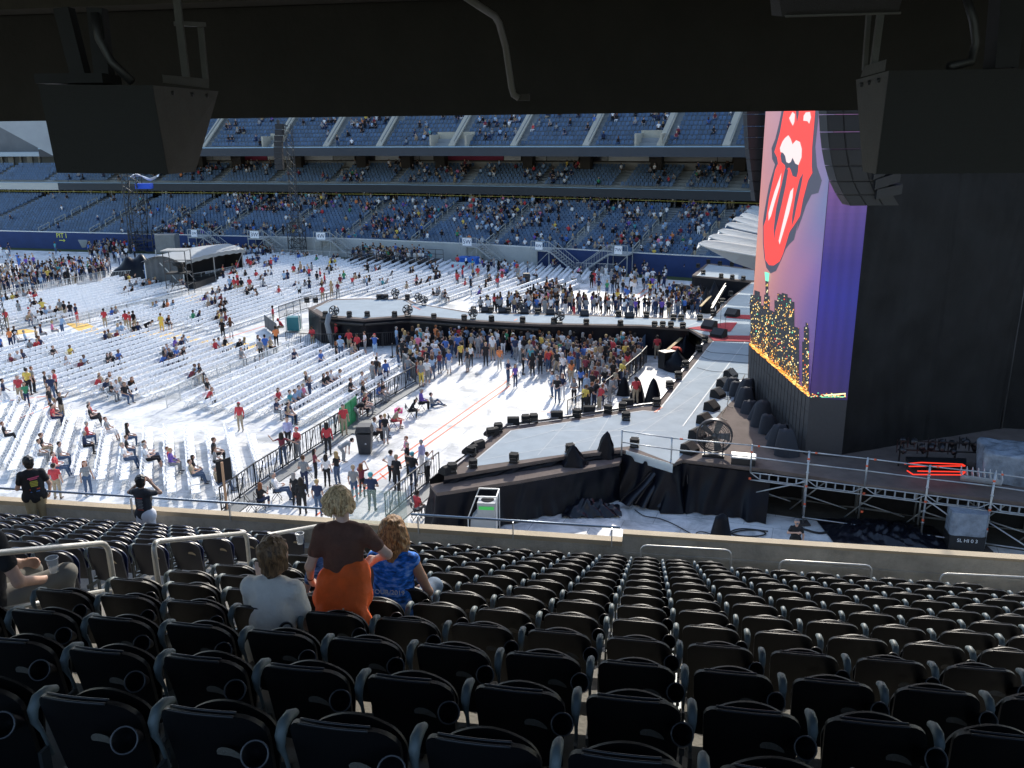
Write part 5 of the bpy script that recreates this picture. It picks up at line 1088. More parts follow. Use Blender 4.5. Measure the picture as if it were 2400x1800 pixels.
# teal generator boxes by the runway end
m_teal = mat('teal_box', (.03, .20, .22), .5)
for px, l in [((690, 775), 'teal cooling box in a steel frame left of the runway end'), ((795, 800), 'teal cooling box behind the barricade below the hose')]:
    g = G(*px); t = thing('cooling_box', l, 'machine', g, 'teal cooling boxes'); m = MB(); m.box(g+V(0, 0, .65), (1.0, .8, 1.1)); m.build('cabinet', m_teal, t); m = MB()
    for x in (-.55, .55):
        for y in (-.45, .45): m.bar(g+V(x, y, 0), g+V(x, y, 1.6), .05)
    for y in (-.45, .45): m.bar(g+V(-.55, y, 1.6), g+V(.55, y, 1.6), .05)
    m.build('frame', m_steel, t)
# ------------------------------------------------------------------ lattice towers
def lattice(mb, base, top, w, step=1.0, r=.04):
    cs = [(-1, -1), (1, -1), (1, 1), (-1, 1)]; n = int((top-base[2])/step)
    for x, y in cs: mb.bar(base+V(x*w, y*w, 0), V(base[0]+x*w, base[1]+y*w, top), r*1.5)
    for k in range(n):
        z0, z1 = base[2]+k*step, base[2]+(k+1)*step
        for i in range(4):
            a, b_ = cs[i], cs[(i+1) % 4]; mb.bar(V(base[0]+a[0]*w, base[1]+a[1]*w, z1), V(base[0]+b_[0]*w, base[1]+b_[1]*w, z1), r)
            c, d = (a, b_) if k % 2 else (b_, a); mb.bar(V(base[0]+c[0]*w, base[1]+c[1]*w, z0), V(base[0]+d[0]*w, base[1]+d[1]*w, z1), r)
m_tw = mat('tower_dark', (.05, .052, .055), .5, .5)
t = thing('delay_tower', 'tall thin dark lattice tower in front of the stand, right of centre left', 'tower', G(699, 602)); g = G(699, 602); m = MB(); lattice(m, g, AT(680, 290, g[1])[2], .42, .9); m.build('mast', m_tw, t)
m = MB(); lattice(m, g+V(0, 0, 0), 4.5, .95, 1.1, .06); m.build('base_frame', m_tw, t)
g2 = g+V(-1.9, -.3, 0); a = AT(652, 290, g2[1]); b_ = AT(655, 398, g2[1]); hh = (a[2]-b_[2])/8
ar = thing('line_array', 'slim black speaker array hanging from the lattice tower', 'speaker array', a, 'hanging speaker arrays')
for i in range(8):
    c = a*(1-(i+.5)/8)+b_*((i+.5)/8)+V(-.25*math.sin(i*.35)+.2, 0, 0); m = MB(); m.box(c, (1.0, .8, hh*.94)); m.box(c+V(.36, -.42, 0), (.12, .06, .12)); m.build('cabinet', mat('array_black', (.012, .012, .014), .6), ar)
m = MB(); m.bar(V(a[0], a[1], a[2]), V(g[0], g[1], a[2]-.3), .15); m.bar(V(a[0], a[1], a[2]+.5), V(a[0], a[1], a[2]-.2), .3); m.build('bracket', m_tw, ar)
t = thing('delay_tower', 'broad dark lattice tower rising behind the tent roof', 'tower', G(330, 590)); g = G(330, 590); m = MB(); lattice(m, g, AT(318, 395, g[1])[2], .95, 1.3, .06); m.build('mast', m_tw, t)
m = MB(); z = AT(330, 535, g[1])[2]; lattice(m, V(g[0]+1.0, g[1]-.4, 0), z, 1.6, .9, .07); m.build('base_frame', m_tw, t)
m = MB(); c = AT(338, 436, g[1]); m.box(c, (2.1, 1, .7)); m.build('rolled_blue_tarp', mat('bright_blue_tarp', (.01, .08, .55), .6), t)
m = MB(); c = AT(340, 415, g[1]); m.grid(lambda u, v: c+V((u-.5)*3.6, (v-.5)*1.2, .3*math.sin(u*7)+.2*math.sin(v*5+u*3)), 12, 4); m.build('white_tarp', m_white, t)
m = MB(); m.tube([AT(303, 425, g[1]), AT(300, 480, g[1]-1), AT(309, 560, g[1]-3), AT(322, 592, g[1]-4)], .09, 5); m.tube([AT(345, 440, g[1]), AT(345, 520, g[1]), AT(345, 580, g[1])], .06, 5); m.build('guy_cable', m_black, t)
t = thing('scaffold_mast', 'low lattice mast cut by the left edge of the picture', 'tower', G(2, 782)); g = G(2, 782); m = MB(); lattice(m, g, 3.8, .35, .6, .035); m.build('mast', m_tw, t)
# ------------------------------------------------------------------ mixing tent
A = G(434, 676); B = G(572, 643); Cb = G(330, 662); d = (B-A); Wd = np.linalg.norm(d); d /= Wd; dv = V(-.97, .25, 0); dv = V(-d[1], d[0], 0)
back = G(300, 650)-A; Dp = 4.2
tent = thing('mixing_tent', 'grey roofed mixing stage tent with black interior, open to the right', 'tent', (A+B)/2)
e = V(-1, .12, 0); e /= np.linalg.norm(e)
tf = [AT(455, 612, A[1]), AT(571, 597, B[1])]; zf = 2.7; 
def trf(u, v):
    base = A*(1-u)+B*u+e*Dp*v; h = zf+.8*math.sin(math.pi*(.08+.84*v))**1.0+.2*math.sin(math.pi*u); return V(base[0], base[1], h)
m = MB(); m.grid(lambda u, v: trf(u*1.08-.04, v*1.1-.06 if 0 <= v else v), 20, 20); m.build('roof', mat('tent_grey', (.32, .34, .34), .7, var=.1, scale=.8), tent)
m = MB(); m.grid(lambda u, v: A*(1-u)+B*u-e*.42+V(0, 0, trf(u, 0)[2]-.35+.4*v+.04*math.sin(u*50)), 40, 1); m.build('valance', mat('tent_pale', (.32, .32, .30), .7), tent)
m_mesh = mat('grey_mesh', (.10, .105, .11), .8, var=.2, scale=1.5)
m = MB(); m.grid(lambda u, v: A+e*Dp*u+V(0, 0, v*trf(0, u)[2]*.97)+V(0, -.06*math.sin(u*40), 0), 30, 4); m.build('side_wall', m_mesh, tent)
m = MB(); m.grid(lambda u, v: A*(1-u)+B*u+e*Dp*.5+V(0, 0, v*trf(u, .5)[2]*.98), 10, 3); m.grid(lambda u, v: B+e*Dp*u+V(0, 0, v*trf(1, u)[2]*.97), 10, 3); m.build('black_lining', m_matt, tent)
m = MB(); m.box((A+B)/2+e*Dp*.25+V(0, 0, .3), (Dp*.5, Wd, .6), e); m.build('floor_platform', m_black, tent)
m = MB()
for q in (A, B, A+e*Dp, (A+B)/2): m.bar(q, q+V(0, 0, zf), .1)
m.bar(A, A+e*2.5+V(0, 0, zf), .08); m.bar(A+d*2.2, A+V(0, 0, zf-.3), .06); m.bar(B-d*2.2, B+V(0, 0, zf-.3), .06); m.build('poles', m_steel, tent)
q = G(425, 690); t = thing('spot_platform', 'scaffold spotlight platform with canopy at the tent corner', 'scaffold', q); m = MB()
for x in (-1.1, 1.1):
    for y in (-.8, .8): m.bar(q+V(x, y, 0), q+V(x, y, 4.5), .07)
for z in (1.1, 2.2, 3.4, 4.5):
    for y in (-.8, .8): m.bar(q+V(-1.1, y, z), q+V(1.1, y, z), .06)
    for x in (-1.1, 1.1): m.bar(q+V(x, -.8, z), q+V(x, .8, z), .06)
m.bar(q+V(-1.1, -.8, 0), q+V(1.1, -.8, 3), .05); m.build('frame', m_tw, t); m = MB(); m.box(q+V(0, 0, 4.55), (2.5, 1.9, .1)); m.build('canopy', MATS['tent_pale'], t)
m = MB(); m.box(q+V(0, 0, 2.25), (2.1, 1.5, .1)); m.tube([q+V(-.3, 0, 3.2), q+V(.5, -.6, 3.1)], .28, 10); m.box(q+V(.2, .2, 2.7), (.5, .5, .8)); m.build('spotlight', m_matt, t)
q = G(398, 612); t = thing('wrapped_tower_box', 'plastic wrapped square box on a frame behind the tent', 'wrapped gear', q); m = MB(); m.box(q+V(0, 0, 2.3), (2.5, 1.8, 2.3)); m.build('wrap', mat('dull_plastic', (.13, .145, .15), .4, var=.2, scale=1), t); m = MB()
for x in (-1.3, 1.3): m.bar(q+V(x, -.9, 0), q+V(x, -.9, 1.6), .1)
m.build('legs', m_steel, t)
t = thing('black_cover', 'black tarpaulin draped heap at the left end of the tent', 'tarp', G(318, 648)); g = G(326, 652); m = MB()
m.grid(lambda u, v: g+V((u-.5)*5.5, (v-.5)*3, 3.0*math.sin(math.pi*min(1, u*.9+.05))**.7*math.sin(math.pi*v)**.5*(.85+.1*math.sin(u*19+v*5))), 28, 16); m.build('sheet', m_drape, t)
g = G(361, 664); t = thing('portable_toilet', 'bright blue portable toilet in front of the tent', 'portable toilet', g); bl = mat('toilet_blue', (.02, .16, .50), .45); m = MB(); dd = V(.95, -.3, 0)
m.box(g+V(0, 0, 1.05), (1.15, 1.15, 2.1), dd); m.build('cabin', bl, t); m = MB(); m.hexa([g+V(x*.62, y*.62, 2.1) for x, y in ((-1, -1), (1, -1), (1, 1), (-1, 1))]+[g+V(x*.5, y*.45, 2.35) for x, y in ((-1, -1), (1, -1), (1, 1), (-1, 1))]); m.build('roof', mat('toilet_roof', (.05, .30, .65), .4), t)
m = MB(); m.box(g+V(.1, -.62, 1.0), (.8, .04, 1.8), dd); m.box(g+V(.1, -.65, 1.6), (.5, .03, .25), dd); m.build('door', mat('toilet_door', (.03, .22, .58), .45), t)
# riser with seats near the far wall
ru0, ru1 = U_at(868), U_at(1062); t = thing('viewing_platform', 'black railed viewing platform in front of the grey far wall', 'platform', W((ru0+ru1)/2, -4.2, 0)); m = MB(); sweep(m, [(-6.2, 0), (-6.2, .75), (-2.6, .75), (-2.6, 0)], np.linspace(ru0, ru1, 8), True); m.build('deck', m_matt, t); m = MB()
for D in (-6.1, -2.7):
    for u in np.linspace(ru0, ru1, 12): m.bar(W(u, D, .75), W(u, D, 1.85), .05)
    for z in (1.3, 1.85): m.bar(W(ru0, D, z), W(ru1, D, z), .05)
m.build('railing', m_black, t)
t = thing('sponsor_barrier', 'white fabric covered barrier right of the viewing platform', 'barrier', W(U_at(1085), -6.5, 0)); m = MB(); a, b_ = U_at(1062, -6, .5), U_at(1112, -6, .5); sweep(m, [(-6.6, 0), (-6.6, 1.1), (-6.5, 1.1), (-6.5, 0)], [a, (a+b_)/2, b_], True); m.build('cover', mat('banner_pale', (.5, .6, .65), .7), t); m = MB()
for k in range(4): c = W(a+(b_-a)*(k+.5)/4, -6.63, .6); m.lathe([(0, 0), (.22, 0)], c, 10, (0, -1, 0))
m.build('round_mark', m_red, t)
t = thing('blue_container', 'blue plastic container under the 5W stairs', 'container', W(U_at(1128), -3.4, 0)); m = MB(); c = W(U_at(1128), -3.4, .6); m.box(c, (2.3, 1.4, 1.1), (.94, -.34, 0)); m.box(c+V(0, 0, .6), (2.45, 1.5, .14), (.94, -.34, 0)); m.build('tub', mat('container_blue', (.01, .12, .50), .5), t)
t = thing('grey_skip', 'round grey water tank on the far floor before the navy wall', 'tank', G(214, 581)); m = MB(); m.lathe([(1.5, 0), (1.75, 1.3), (1.7, 1.35), (0, 1.3)], G(214, 581), 14); m.build('tank', mat('tank_grey', (.22, .24, .24), .6), t)
t = thing('covered_scooter', 'small motor cart with black and blue load against the navy wall', 'cart', G(77, 578)); g = G(77, 578); m = MB(); m.box(g+V(0, 0, .75), (1.6, .9, .7)); m.box(g+V(.3, 0, 1.3), (.7, .7, .6)); m.bar(g+V(.2, 0, 1.6), g+V(.3, 0, 2.5), .15); m.build('body', mat('cart_navy', (.02, .04, .12), .5), t); m = MB()
for x in (-.55, .55): m.tube([g+V(x, -.5, .3), g+V(x, .5, .3)], .3, 12)
m.build('wheel', m_black, t)
t = thing('traffic_cone', 'orange traffic cone on the floor before the navy wall', 'cone', G(200, 582)); m = MB(); m.lathe([(.3, 0), (.3, .05), (.2, .06), (.04, .75), (0, .76)], G(200, 582), 10); m.build('cone', m_tape, t)

# ------------------------------------------------------------------ white folding chairs
def chair_parts():
    s = MB(); s.box((0, .02, .44), (.43, .38, .035)); b_ = MB(); b_.box((0, -.24, .73), (.43, .03, .24), (1, 0, 0), (0, 1, -.18), (0, .18, 1)); f = MB()
    for x in (-.2, .2): f.bar((x, .22, 0), (x, -.26, .84), .02); f.bar((x, -.24, 0), (x, .12, .46), .02)
    f.bar((-.2, -.2, .08), (.2, -.2, .08), .025); f.bar((-.2, .18, .1), (.2, .18, .1), .025); f.bar((-.2, -.26, .84), (.2, -.26, .84), .03)
    return s, b_, f
cs_, cb_, cf_ = chair_parts(); m_chair = mat('chair_white', (.88, .89, .90), .4)
allv = np.concatenate([np.array(q.v) for q in (cs_, cb_, cf_)]); off = 0; fl = []
for q in (cs_, cb_, cf_): fl += [tuple(i+off for i in f) for f in q.f]; off += len(q.v)
CF = np.array(fl)
def rdir(ang): return V(math.sin(math.radians(ang)), math.cos(math.radians(ang)))
BLK = [('the near left block', [(-70, 960), (16, 953), (127, 959), (244, 994), (320, 1019), (420, 1029), (561, 1017), (605, 1046), (648, 1100), (507, 1180), (447, 1177), (380, 1168), (285, 1144), (173, 1136), (8, 1117), (-70, 1117)], -21, 1.02),
 ('the block beside the black barricade', [(396, 955), (500, 910), (600, 872), (706, 826), (770, 828), (860, 842), (905, 866), (950, 862), (925, 928), (820, 976), (725, 1002), (687, 996), (603, 982), (500, 968), (440, 958)], 18, 1.08),
 ('the middle left block', [(-60, 852), (0, 835), (120, 802), (250, 788), (330, 786), (499, 808), (583, 822), (690, 822), (600, 855), (386, 938), (300, 948), (150, 925), (60, 900), (0, 882), (-60, 870)], 21, 1.12),
 ('the far left block', [(-60, 724), (0, 716), (230, 676), (275, 662), (393, 672), (440, 686), (300, 728), (180, 755), (150, 760), (20, 770), (-60, 778)], 21, 1.15),
 ('the block left of the runway end', [(220, 758), (300, 742), (480, 704), (560, 690), (640, 690), (700, 698), (712, 708), (650, 738), (620, 757), (500, 790), (400, 772), (300, 768)], 20, 1.12),
 ('the block beyond the runway end', [(500, 686), (575, 610), (700, 604), (800, 618), (850, 640), (950, 648), (1075, 658), (1125, 660), (1100, 692), (1050, 715), (975, 703), (860, 690), (798, 696), (720, 705), (640, 683), (560, 685)], 25, 1.15),
 ('the block by the far wall', [(800, 622), (860, 612), (1100, 624), (1250, 630), (1400, 645), (1430, 655), (1350, 668), (1120, 656), (900, 640), (860, 636)], 12, 1.15),
 ('the block beyond the runway', [(1110, 664), (1340, 672), (1380, 676), (1290, 692), (1240, 715), (1160, 724), (1110, 722)], 27, 1.25),
 ('the tent', [(478, 654), (520, 636), (566, 626), (568, 640), (500, 656)], 17, .98)]
def inside(p, poly):
    c = False; n = len(poly)
    for i in range(n):
        a, b_ = poly[i], poly[(i+1) % n]
        if (a[1] > p[1]) != (b_[1] > p[1]) and p[0] < (b_[0]-a[0])*(p[1]-a[1])/(b_[1]-a[1])+a[0]: c = not c
    return c
CH_ = []    # (x, y, rz, block, row, seat, px)
for bi, (bn, poly, ang, rp) in enumerate(BLK):
    W_ = [G(*p)[:2] for p in poly]; r = rdir(ang); q = V(r[1], -r[0]); us = [np.dot(w, q) for w in W_]; vs = [np.dot(w, r) for w in W_]
    ri = 0; u = min(us)
    while u < max(us):
        v = min(vs)-.2; any_ = 0; si = 0; bend = 0
        while v < max(vs):
            p = q*u+r*v
            if inside(p, W_):
                si += 1; pr_ = proj((p[0], p[1], .4))
                if -30 < pr_[0] < 1800: CH_.append((p[0]+rng.normal(0, .015), p[1]+rng.normal(0, .02), math.atan2(r[1], r[0])+math.pi+rng.normal(0, .05)+math.pi, bn, ri, si, pr_[0], pr_[1], pr_[2])); any_ = 1
            v += .49
        ri += any_; u += rp
# chairs look toward the stage: local +y must point along q
def chair_rz(ang): q = V(rdir(ang)[1], -rdir(ang)[0]); return math.atan2(q[1], q[0])-math.pi/2
RZ = {b_[0]: chair_rz(b_[2]) for b_ in BLK}
CH_.sort(key=lambda c: c[8]); near_c = CH_[:300]; far_c = CH_[300:]
def ordn(n): return '%d%s' % (n, 'th' if 10 <= n % 100 <= 20 else {1: 'st', 2: 'nd', 3: 'rd'}.get(n % 10, 'th'))
rootc = None
rows_present = {}
for c in near_c: rows_present.setdefault(c[3], set()).add(c[4])
rows_present = {k: sorted(v) for k, v in rows_present.items()}
rowlist = {}
for c in near_c: rowlist.setdefault((c[3], c[4]), []).append(c)
for l in rowlist.values(): l.sort(key=lambda c: -c[7])
for c in near_c:
    k = rows_present[c[3]].index(c[4])+1; n = rowlist[(c[3], c[4])].index(c)+1
    lab = 'white chair, %s, %s row from left, %s from near end' % (c[3], ordn(k), ordn(n)); rz = RZ[c[3]]+(c[2] % 1)*0
    if rootc is None:
        rootc = thing('folding_chair', lab, 'chair', (0, 0, 0), 'white folding chairs on the floor')
        cs_.build('seat', m_chair, rootc); cb_.build('backrest', m_chair, rootc); cf_.build('frame', m_chair, rootc); rootc.location = (c[0], c[1], -.02); rootc.rotation_euler = (0, 0, rz); ORG[rootc.name] = V(0, 0, 0)
    else: copy_thing(rootc, (c[0], c[1], -.02), rz+rng.normal(0, .02), lab)
aV = []; n = len(allv)
for c in far_c:
    a = RZ[c[3]]+rng.normal(0, .04); cc, s = math.cos(a), math.sin(a); aV.append(np.stack([allv[:, 0]*cc-allv[:, 1]*s+c[0], allv[:, 0]*s+allv[:, 1]*cc+c[1], allv[:, 2]-.02], 1))
me = mesh_from('folding_chairs', np.concatenate(aV), np.concatenate([CF+i*n for i in range(len(far_c))]), None, [m_chair], False)
o = bpy.data.objects.new('folding_chairs', me); COL.objects.link(o); tag(o, 'white folding chairs in rows filling the farther blocks of the floor', 'chairs', 'white folding chairs on the floor', 'stuff')

# ------------------------------------------------------------------ the seats around the viewer
m_seat = mat('black_seat_plastic', (.0055, .006, .0075), .45, spec=.32, bump=.12, bscale=220); m_seatb = mat('navy_seat_plastic', (.008, .016, .065), .33, spec=.6)
m_rim = mat('seat_rim_highlight', (.02, .021, .026), .35, spec=.5); m_arm = mat('armrest_grey_blue', (.125, .16, .17), .55, var=.1, scale=12); m_plate = mat('number_plate', (.12, .11, .09), .7, bump=.3, bscale=90); m_tan = mat('tan_plate', (.45, .38, .26), .7)
def outline_half(u, v, w, h, r):   # rounded rectangle sheet
    x = (u-.5)*2; zz = v*h; r = r*(1.9 if x > 0 and r < .058 else 1); cut = max(0., (zz-(h-r))/r); wx = w*(1-.10*(1-v))-r*(1-math.sqrt(max(0, 1-cut*cut))); return x*wx, zz
def shell(mb, y0, z0, h, w, lean, curve, r, th, crown=.0, nu=16, nv=10):
    def f(u, v, s):
        v = 1-(1-v)**2; x, z = outline_half(u, v, w, h, r); z += crown*(1-(x/w)**2)*v**2; y = y0-lean*z/h+curve*(x/w)**2*(.4+.6*v)+s; return V(x, y, z0+z)
    fr = lambda u, v: f(u, v, th); bk = lambda u, v: f(u, v, -th)
    n0 = len(mb.v); mb.grid(fr, nu, nv); mb.grid(lambda u, v: bk(1-u, v), nu, nv)
    e = [(i/nu, 1) for i in range(nu+1)]; mb.add([f(u, v, s) for s in (th, -th) for u, v in e], [(i+1, i, nu+1+i, nu+2+i) for i in range(nu)], True)
    for u in (0, 1): mb.add([f(u, j/nv, s) for s in (th, -th) for j in range(nv+1)], [(j, j+1, nv+2+j, nv+1+j) for j in range(nv)], True)
    return f
def seat_template(kind):
    t = thing('stadium_seat', 'x', 'seat'); ORG[t.name] = V(0, 0, 0)
    body = m_seat if kind == 'a' else mat('blackblue_seat', (.011, .013, .024), .38, spec=.55, bump=.1, bscale=200)
    m = MB(); f = shell(m, 0, .30, .47, .218, .12, .05, .055, .012, .034); m.build('backrest', body, t)
    m = MB(); m.tube([f(i/24, 1, -.013) for i in range(25)], .006, 5); m.tube([f(i/24, 1, .013) for i in range(25)], .005, 5); m.build('rim', m_rim, t)  # paler rim colour paints the sky's light along the top edge
    m = MB(); shell(m, .035, .34, .29, .205, -.01, .02, .06, .007, .10, 20, 12); m.build('seat_pan', body if kind == 'a' else m_seatb, t)
    if kind == 'a':
        c = V(.205, -.15, .665); axd = V(.22, -.78, .52); axd /= np.linalg.norm(axd)
        m = MB(); m.lathe([(.024, -.13), (.034, -.06), (.040, -.02), (.047, .035), (.049, .038), (.045, .036), (.034, -.03), (0, -.05)], c, 18, axd); m.lathe([(.0, -.06), (.028, -.06)], c, 12, axd); m.build('cup_holder', m_seat, t); m = MB(); u_ = np.cross(axd, V(0, 0, 1)); u_ /= np.linalg.norm(u_); w_ = np.cross(u_, axd); m.tube([c+axd*.040+.0495*(math.cos(a)*u_+math.sin(a)*w_) for a in np.linspace(0, 2*math.pi, 21)], .0042, 5, False); m.build('cup_rim', mat('cup_rim_grey', (.06, .062, .07), .35, spec=.6), t)  # paler cup rim colour paints in a sky highlight
    m = MB(); q = V(.085 if kind == 'a' else .13, -.128 if kind == 'a' else -.125, .62)
    m.add([q+V(.055*math.cos(a)*1.0, -.012*0, .035*math.sin(a)-.30*0+.25*.055*math.cos(a)*-1) for a in np.linspace(math.pi*.0, math.pi*1.1, 9)]+[q], [(i, 9, i+1) for i in range(8)]); m.build('number_plate', m_plate if kind == 'a' else m_tan, t)
    m = MB(); x = -.263
    path = [(.0, .42), (-.035, .56), (-.065, .63), (-.062, .68), (-.03, .71), (.03, .705), (.08, .68)]; wd = [.010, .018, .024, .027, .028, .026, .02]
    vs = []
    for (y, z), w in zip(path, wd):
        for a in np.linspace(0, 2*math.pi, 11)[:-1]: vs.append(None)
    pts = [V(x, y, z) for y, z in path]; mm = MB(); mm.tube(pts, [.008, .009, .016, .022, .024, .022, .016], 10)
    vv = np.array(mm.v); vv[:, 0] = x+(vv[:, 0]-x)*1.0; m.add(vv, mm.f, True); m.build('armrest', m_arm, t)
    m = MB(); m.bar((x, -.05, .0), (x, -.045, .48), .016, .05); m.box((x, -.0, .25), (.03, .22, .05)); m.box((x+.02, .0, .03), (.09, .2, .05)); m.bar((x, .03, .3), (-.05, .05, .36), .03); m.build('bracket', mat('cast_iron_grey', (.06, .07, .075), .45, .5), t)
    return t
TA, TB = seat_template('a'), seat_template('b'); PITCH_S = .5272
cand = []
HER = []
for k in range(-1, K1+1):
    s = row_s(k)+.06; z = row_z(k)
    for j in range(-60, 60):
        t0 = -.31+PITCH_S*j+PITCH_S/2
        if t0 > -4.55: kind = 'a'
        elif t0 < -6.0: kind = 'b'
        else: continue
        p = ST(s, t0, z); q = proj(p+V(0, 0, .8)); q2 = proj(p+V(0, 0, .45))
        if (k == 12 and t0 > 1.5) or (k == 11 and t0 > 5.2): continue
        if -260*4/max(q[2], 1) < q[0] < 2400+260*4/max(q[2], 1) and q[1] < 1850: cand.append((q[2], k, j, kind, p))
cand.sort(key=lambda c: c[0]); print('seats', len(cand))
used = {}; rowl = {}
for c in cand: rowl.setdefault((c[3], c[1]), []).append(c[2])
for l in rowl.values(): l.sort()
SOFF = {}
for i, c in enumerate(cand[:330]):
    d, k, j, kind, p = c; l = rowl[(kind, k)]; idx = l.index(j)+1; row = K1-k+1
    if kind == 'a': lab = 'black cup-holder seat, %s row back from the parapet, %s from the left' % (ordn(row), ordn(idx))
    else: lab = 'navy seat %s left of the aisle rails, %s row back from the parapet' % (ordn(len(l)-idx+1), ordn(row))
    T = TA if kind == 'a' else TB; rz = -AN+rng.normal(0, .01); sc = 1+rng.normal(0, .004)
    if kind not in used: used[kind] = 1; T.location = [float(x) for x in p]; T.rotation_euler = (0, 0, rz); T['label'] = lab; T['group'] = 'stadium seats around the viewer'
    else: copy_thing(T, p, rz, lab, sc)
rest = cand[330:]
if rest:
    for kind, T in (('a', TA), ('b', TB)):
        sel = [c for c in rest if c[3] == kind]
        if not sel: continue
        mats = []; Vs = []; Fs = []; Ms = []; o_ = 0
        for ch in T.children:
            me = ch.data; v = np.zeros(len(me.vertices)*3); me.vertices.foreach_get('co', v); v = v.reshape(-1, 3)
            if me.materials[0] not in mats: mats.append(me.materials[0])
            Vs.append(v); Fs += [[i+o_ for i in p.vertices] for p in me.polygons]; Ms += [mats.index(me.materials[0])]*len(me.polygons); o_ += len(v)
        v = np.concatenate(Vs); cc, s = math.cos(-AN), math.sin(-AN); aV = []; fs_ = []; ms_ = []
        for i, c in enumerate(sel): aV.append(np.stack([v[:, 0]*cc-v[:, 1]*s+c[4][0], v[:, 0]*s+v[:, 1]*cc+c[4][1], v[:, 2]+c[4][2]], 1)); fs_ += [[q+i*o_ for q in f] for f in Fs]; ms_ += Ms
        me = bpy.data.meshes.new('more_stadium_seats'); me.from_pydata(np.concatenate(aV).tolist(), [], fs_)
        for mm in mats: me.materials.append(mm)
        me.polygons.foreach_set('material_index', ms_); me.polygons.foreach_set('use_smooth', [True]*len(fs_)); me.update(); o = bpy.data.objects.new('more_stadium_seats', me); COL.objects.link(o)
        tag(o, 'front rows of dark stadium seats just behind the parapet', 'seats', 'stadium seats around the viewer', 'stuff')
# ------------------------------------------------------------------ people
def T_(pel, lean, p, yaw=0.):
    v = np.array(p, float)-V(0, 0, .95); c, s = math.cos(lean), math.sin(lean); y, z = v[1]*c+v[2]*s, -v[1]*s+v[2]*c
    x = v[0]; return V(x, y, z)+np.array(pel, float)
POSES = dict(
 stand=dict(e=((-.245, -.02, 1.13), (.245, -.03, 1.13)), w=((-.25, .06, .90), (.25, .03, .89))),
 front=dict(e=((-.26, .0, 1.14), (.26, 0, 1.14)), w=((-.08, .2, 1.06), (.09, .21, 1.04))),
 cross=dict(e=((-.26, .07, 1.16), (.26, .07, 1.16)), w=((.07, .2, 1.2), (-.06, .21, 1.17))),
 phone=dict(e=((-.245, -.02, 1.13), (.27, .16, 1.2)), w=((-.25, .06, .90), (.12, .34, 1.42))),
 photo=dict(e=((-.30, .2, 1.42), (.30, .2, 1.42)), w=((-.09, .3, 1.66), (.09, .3, 1.66))),
 hips=dict(e=((-.36, -.08, 1.18), (.36, -.08, 1.18)), w=((-.2, .05, 1.02), (.2, .05, 1.02))),
 out=dict(e=((-.42, .02, 1.32), (.42, .02, 1.28)), w=((-.52, .12, 1.5), (.62, .12, 1.08))),
 wave=dict(e=((-.25, 0, 1.13), (.34, .05, 1.5)), w=((-.22, .1, .92), (.3, .12, 1.78))),
 walk=dict(e=((-.25, .06, 1.14), (.25, -.12, 1.15)), w=((-.24, .26, .97), (.26, -.16, .92)), k=((-.1, .2, .53), (.1, -.02, .5)), a=((-.1, .24, .09), (.1, -.32, .16))),
 lean=dict(lean=.35, e=((-.26, .1, 1.15), (.26, .1, 1.15)), w=((-.12, .34, 1.12), (.12, .34, 1.12))),
 bend=dict(pel=(0, -.12, .86), lean=1.15, e=((-.24, .22, 1.25), (.24, .2, 1.25)), w=((-.2, .44, 1.1), (.2, .42, 1.15))),
 sit=dict(pel=(0, 0, .56), lean=.08, e=((-.25, .08, 1.13), (.25, .08, 1.13)), w=((-.14, .32, 1.06), (.14, .31, 1.05)), k=((-.13, .43, .53), (.14, .42, .53)), a=((-.13, .42, .09), (.15, .38, .09))),
 sitback=dict(pel=(0, 0, .54), lean=-.14, e=((-.27, .06, 1.12), (.27, .06, 1.12)), w=((-.1, .26, 1.12), (.1, .25, 1.1)), k=((-.1, .44, .54), (.12, .42, .53)), a=((-.08, .56, .10), (.12, .52, .09))),
 sitlean=dict(pel=(0, 0, .56), lean=.55, e=((-.26, .16, 1.14), (.26, .16, 1.14)), w=((-.08, .42, 1.2), (.08, .42, 1.18)), k=((-.15, .43, .53), (.15, .42, .53)), a=((-.14, .38, .09), (.16, .36, .09))),
 sitphone=dict(pel=(0, 0, .56), lean=.12, e=((-.26, .1, 1.15), (.28, .2, 1.2)), w=((-.13, .32, 1.06), (.14, .36, 1.38)), k=((-.13, .43, .53), (.14, .42, .53)), a=((-.13, .42, .09), (.15, .38, .09))),
 ground=dict(pel=(0, 0, .13), lean=-.05, e=((-.25, .12, 1.15), (.25, .12, 1.15)), w=((-.12, .36, 1.12), (.12, .36, 1.1)), k=((-.15, .36, .40), (.17, .40, .2)), a=((-.12, .66, .09), (.1, .72, .09))))
def handp(w, d, nrm, side, reg=0, curl=.5, sc=1.):
    w = np.array(w, float); d = np.array(d, float); d /= np.linalg.norm(d); nrm = np.array(nrm, float); nrm -= d*np.dot(nrm, d); nrm /= np.linalg.norm(nrm); x = np.cross(d, nrm)*side
    P = [(w, w+d*.075*sc, .030*sc, .034*sc, reg, (nrm, .5))]
    for i, (o, ln) in enumerate([(-.028, .068), (-.009, .078), (.010, .074), (.029, .058)]):
        q = w+d*.085*sc+x*o*sc; dd = d.copy()
        for j, f in enumerate((.45, .32, .23)):
            dd = dd*math.cos(curl*(.5+.4*j))+nrm*math.sin(curl*(.5+.4*j)); dd /= np.linalg.norm(dd); q2 = q+dd*ln*f*sc; P.append((q, q2, .0095*sc-.0007*j, .0088*sc-.0007*j, reg)); q = q2
    t0 = w+d*.02*sc-x*.025*sc; t1 = t0+(d*.6-x*.75+nrm*.25)*.04*sc; t2 = t1+(d*.85-x*.35+nrm*.45)*.03*sc; P += [(t0, t1, .014*sc, .011*sc, reg), (t1, t2, .011*sc, .009*sc, reg)]
    return P
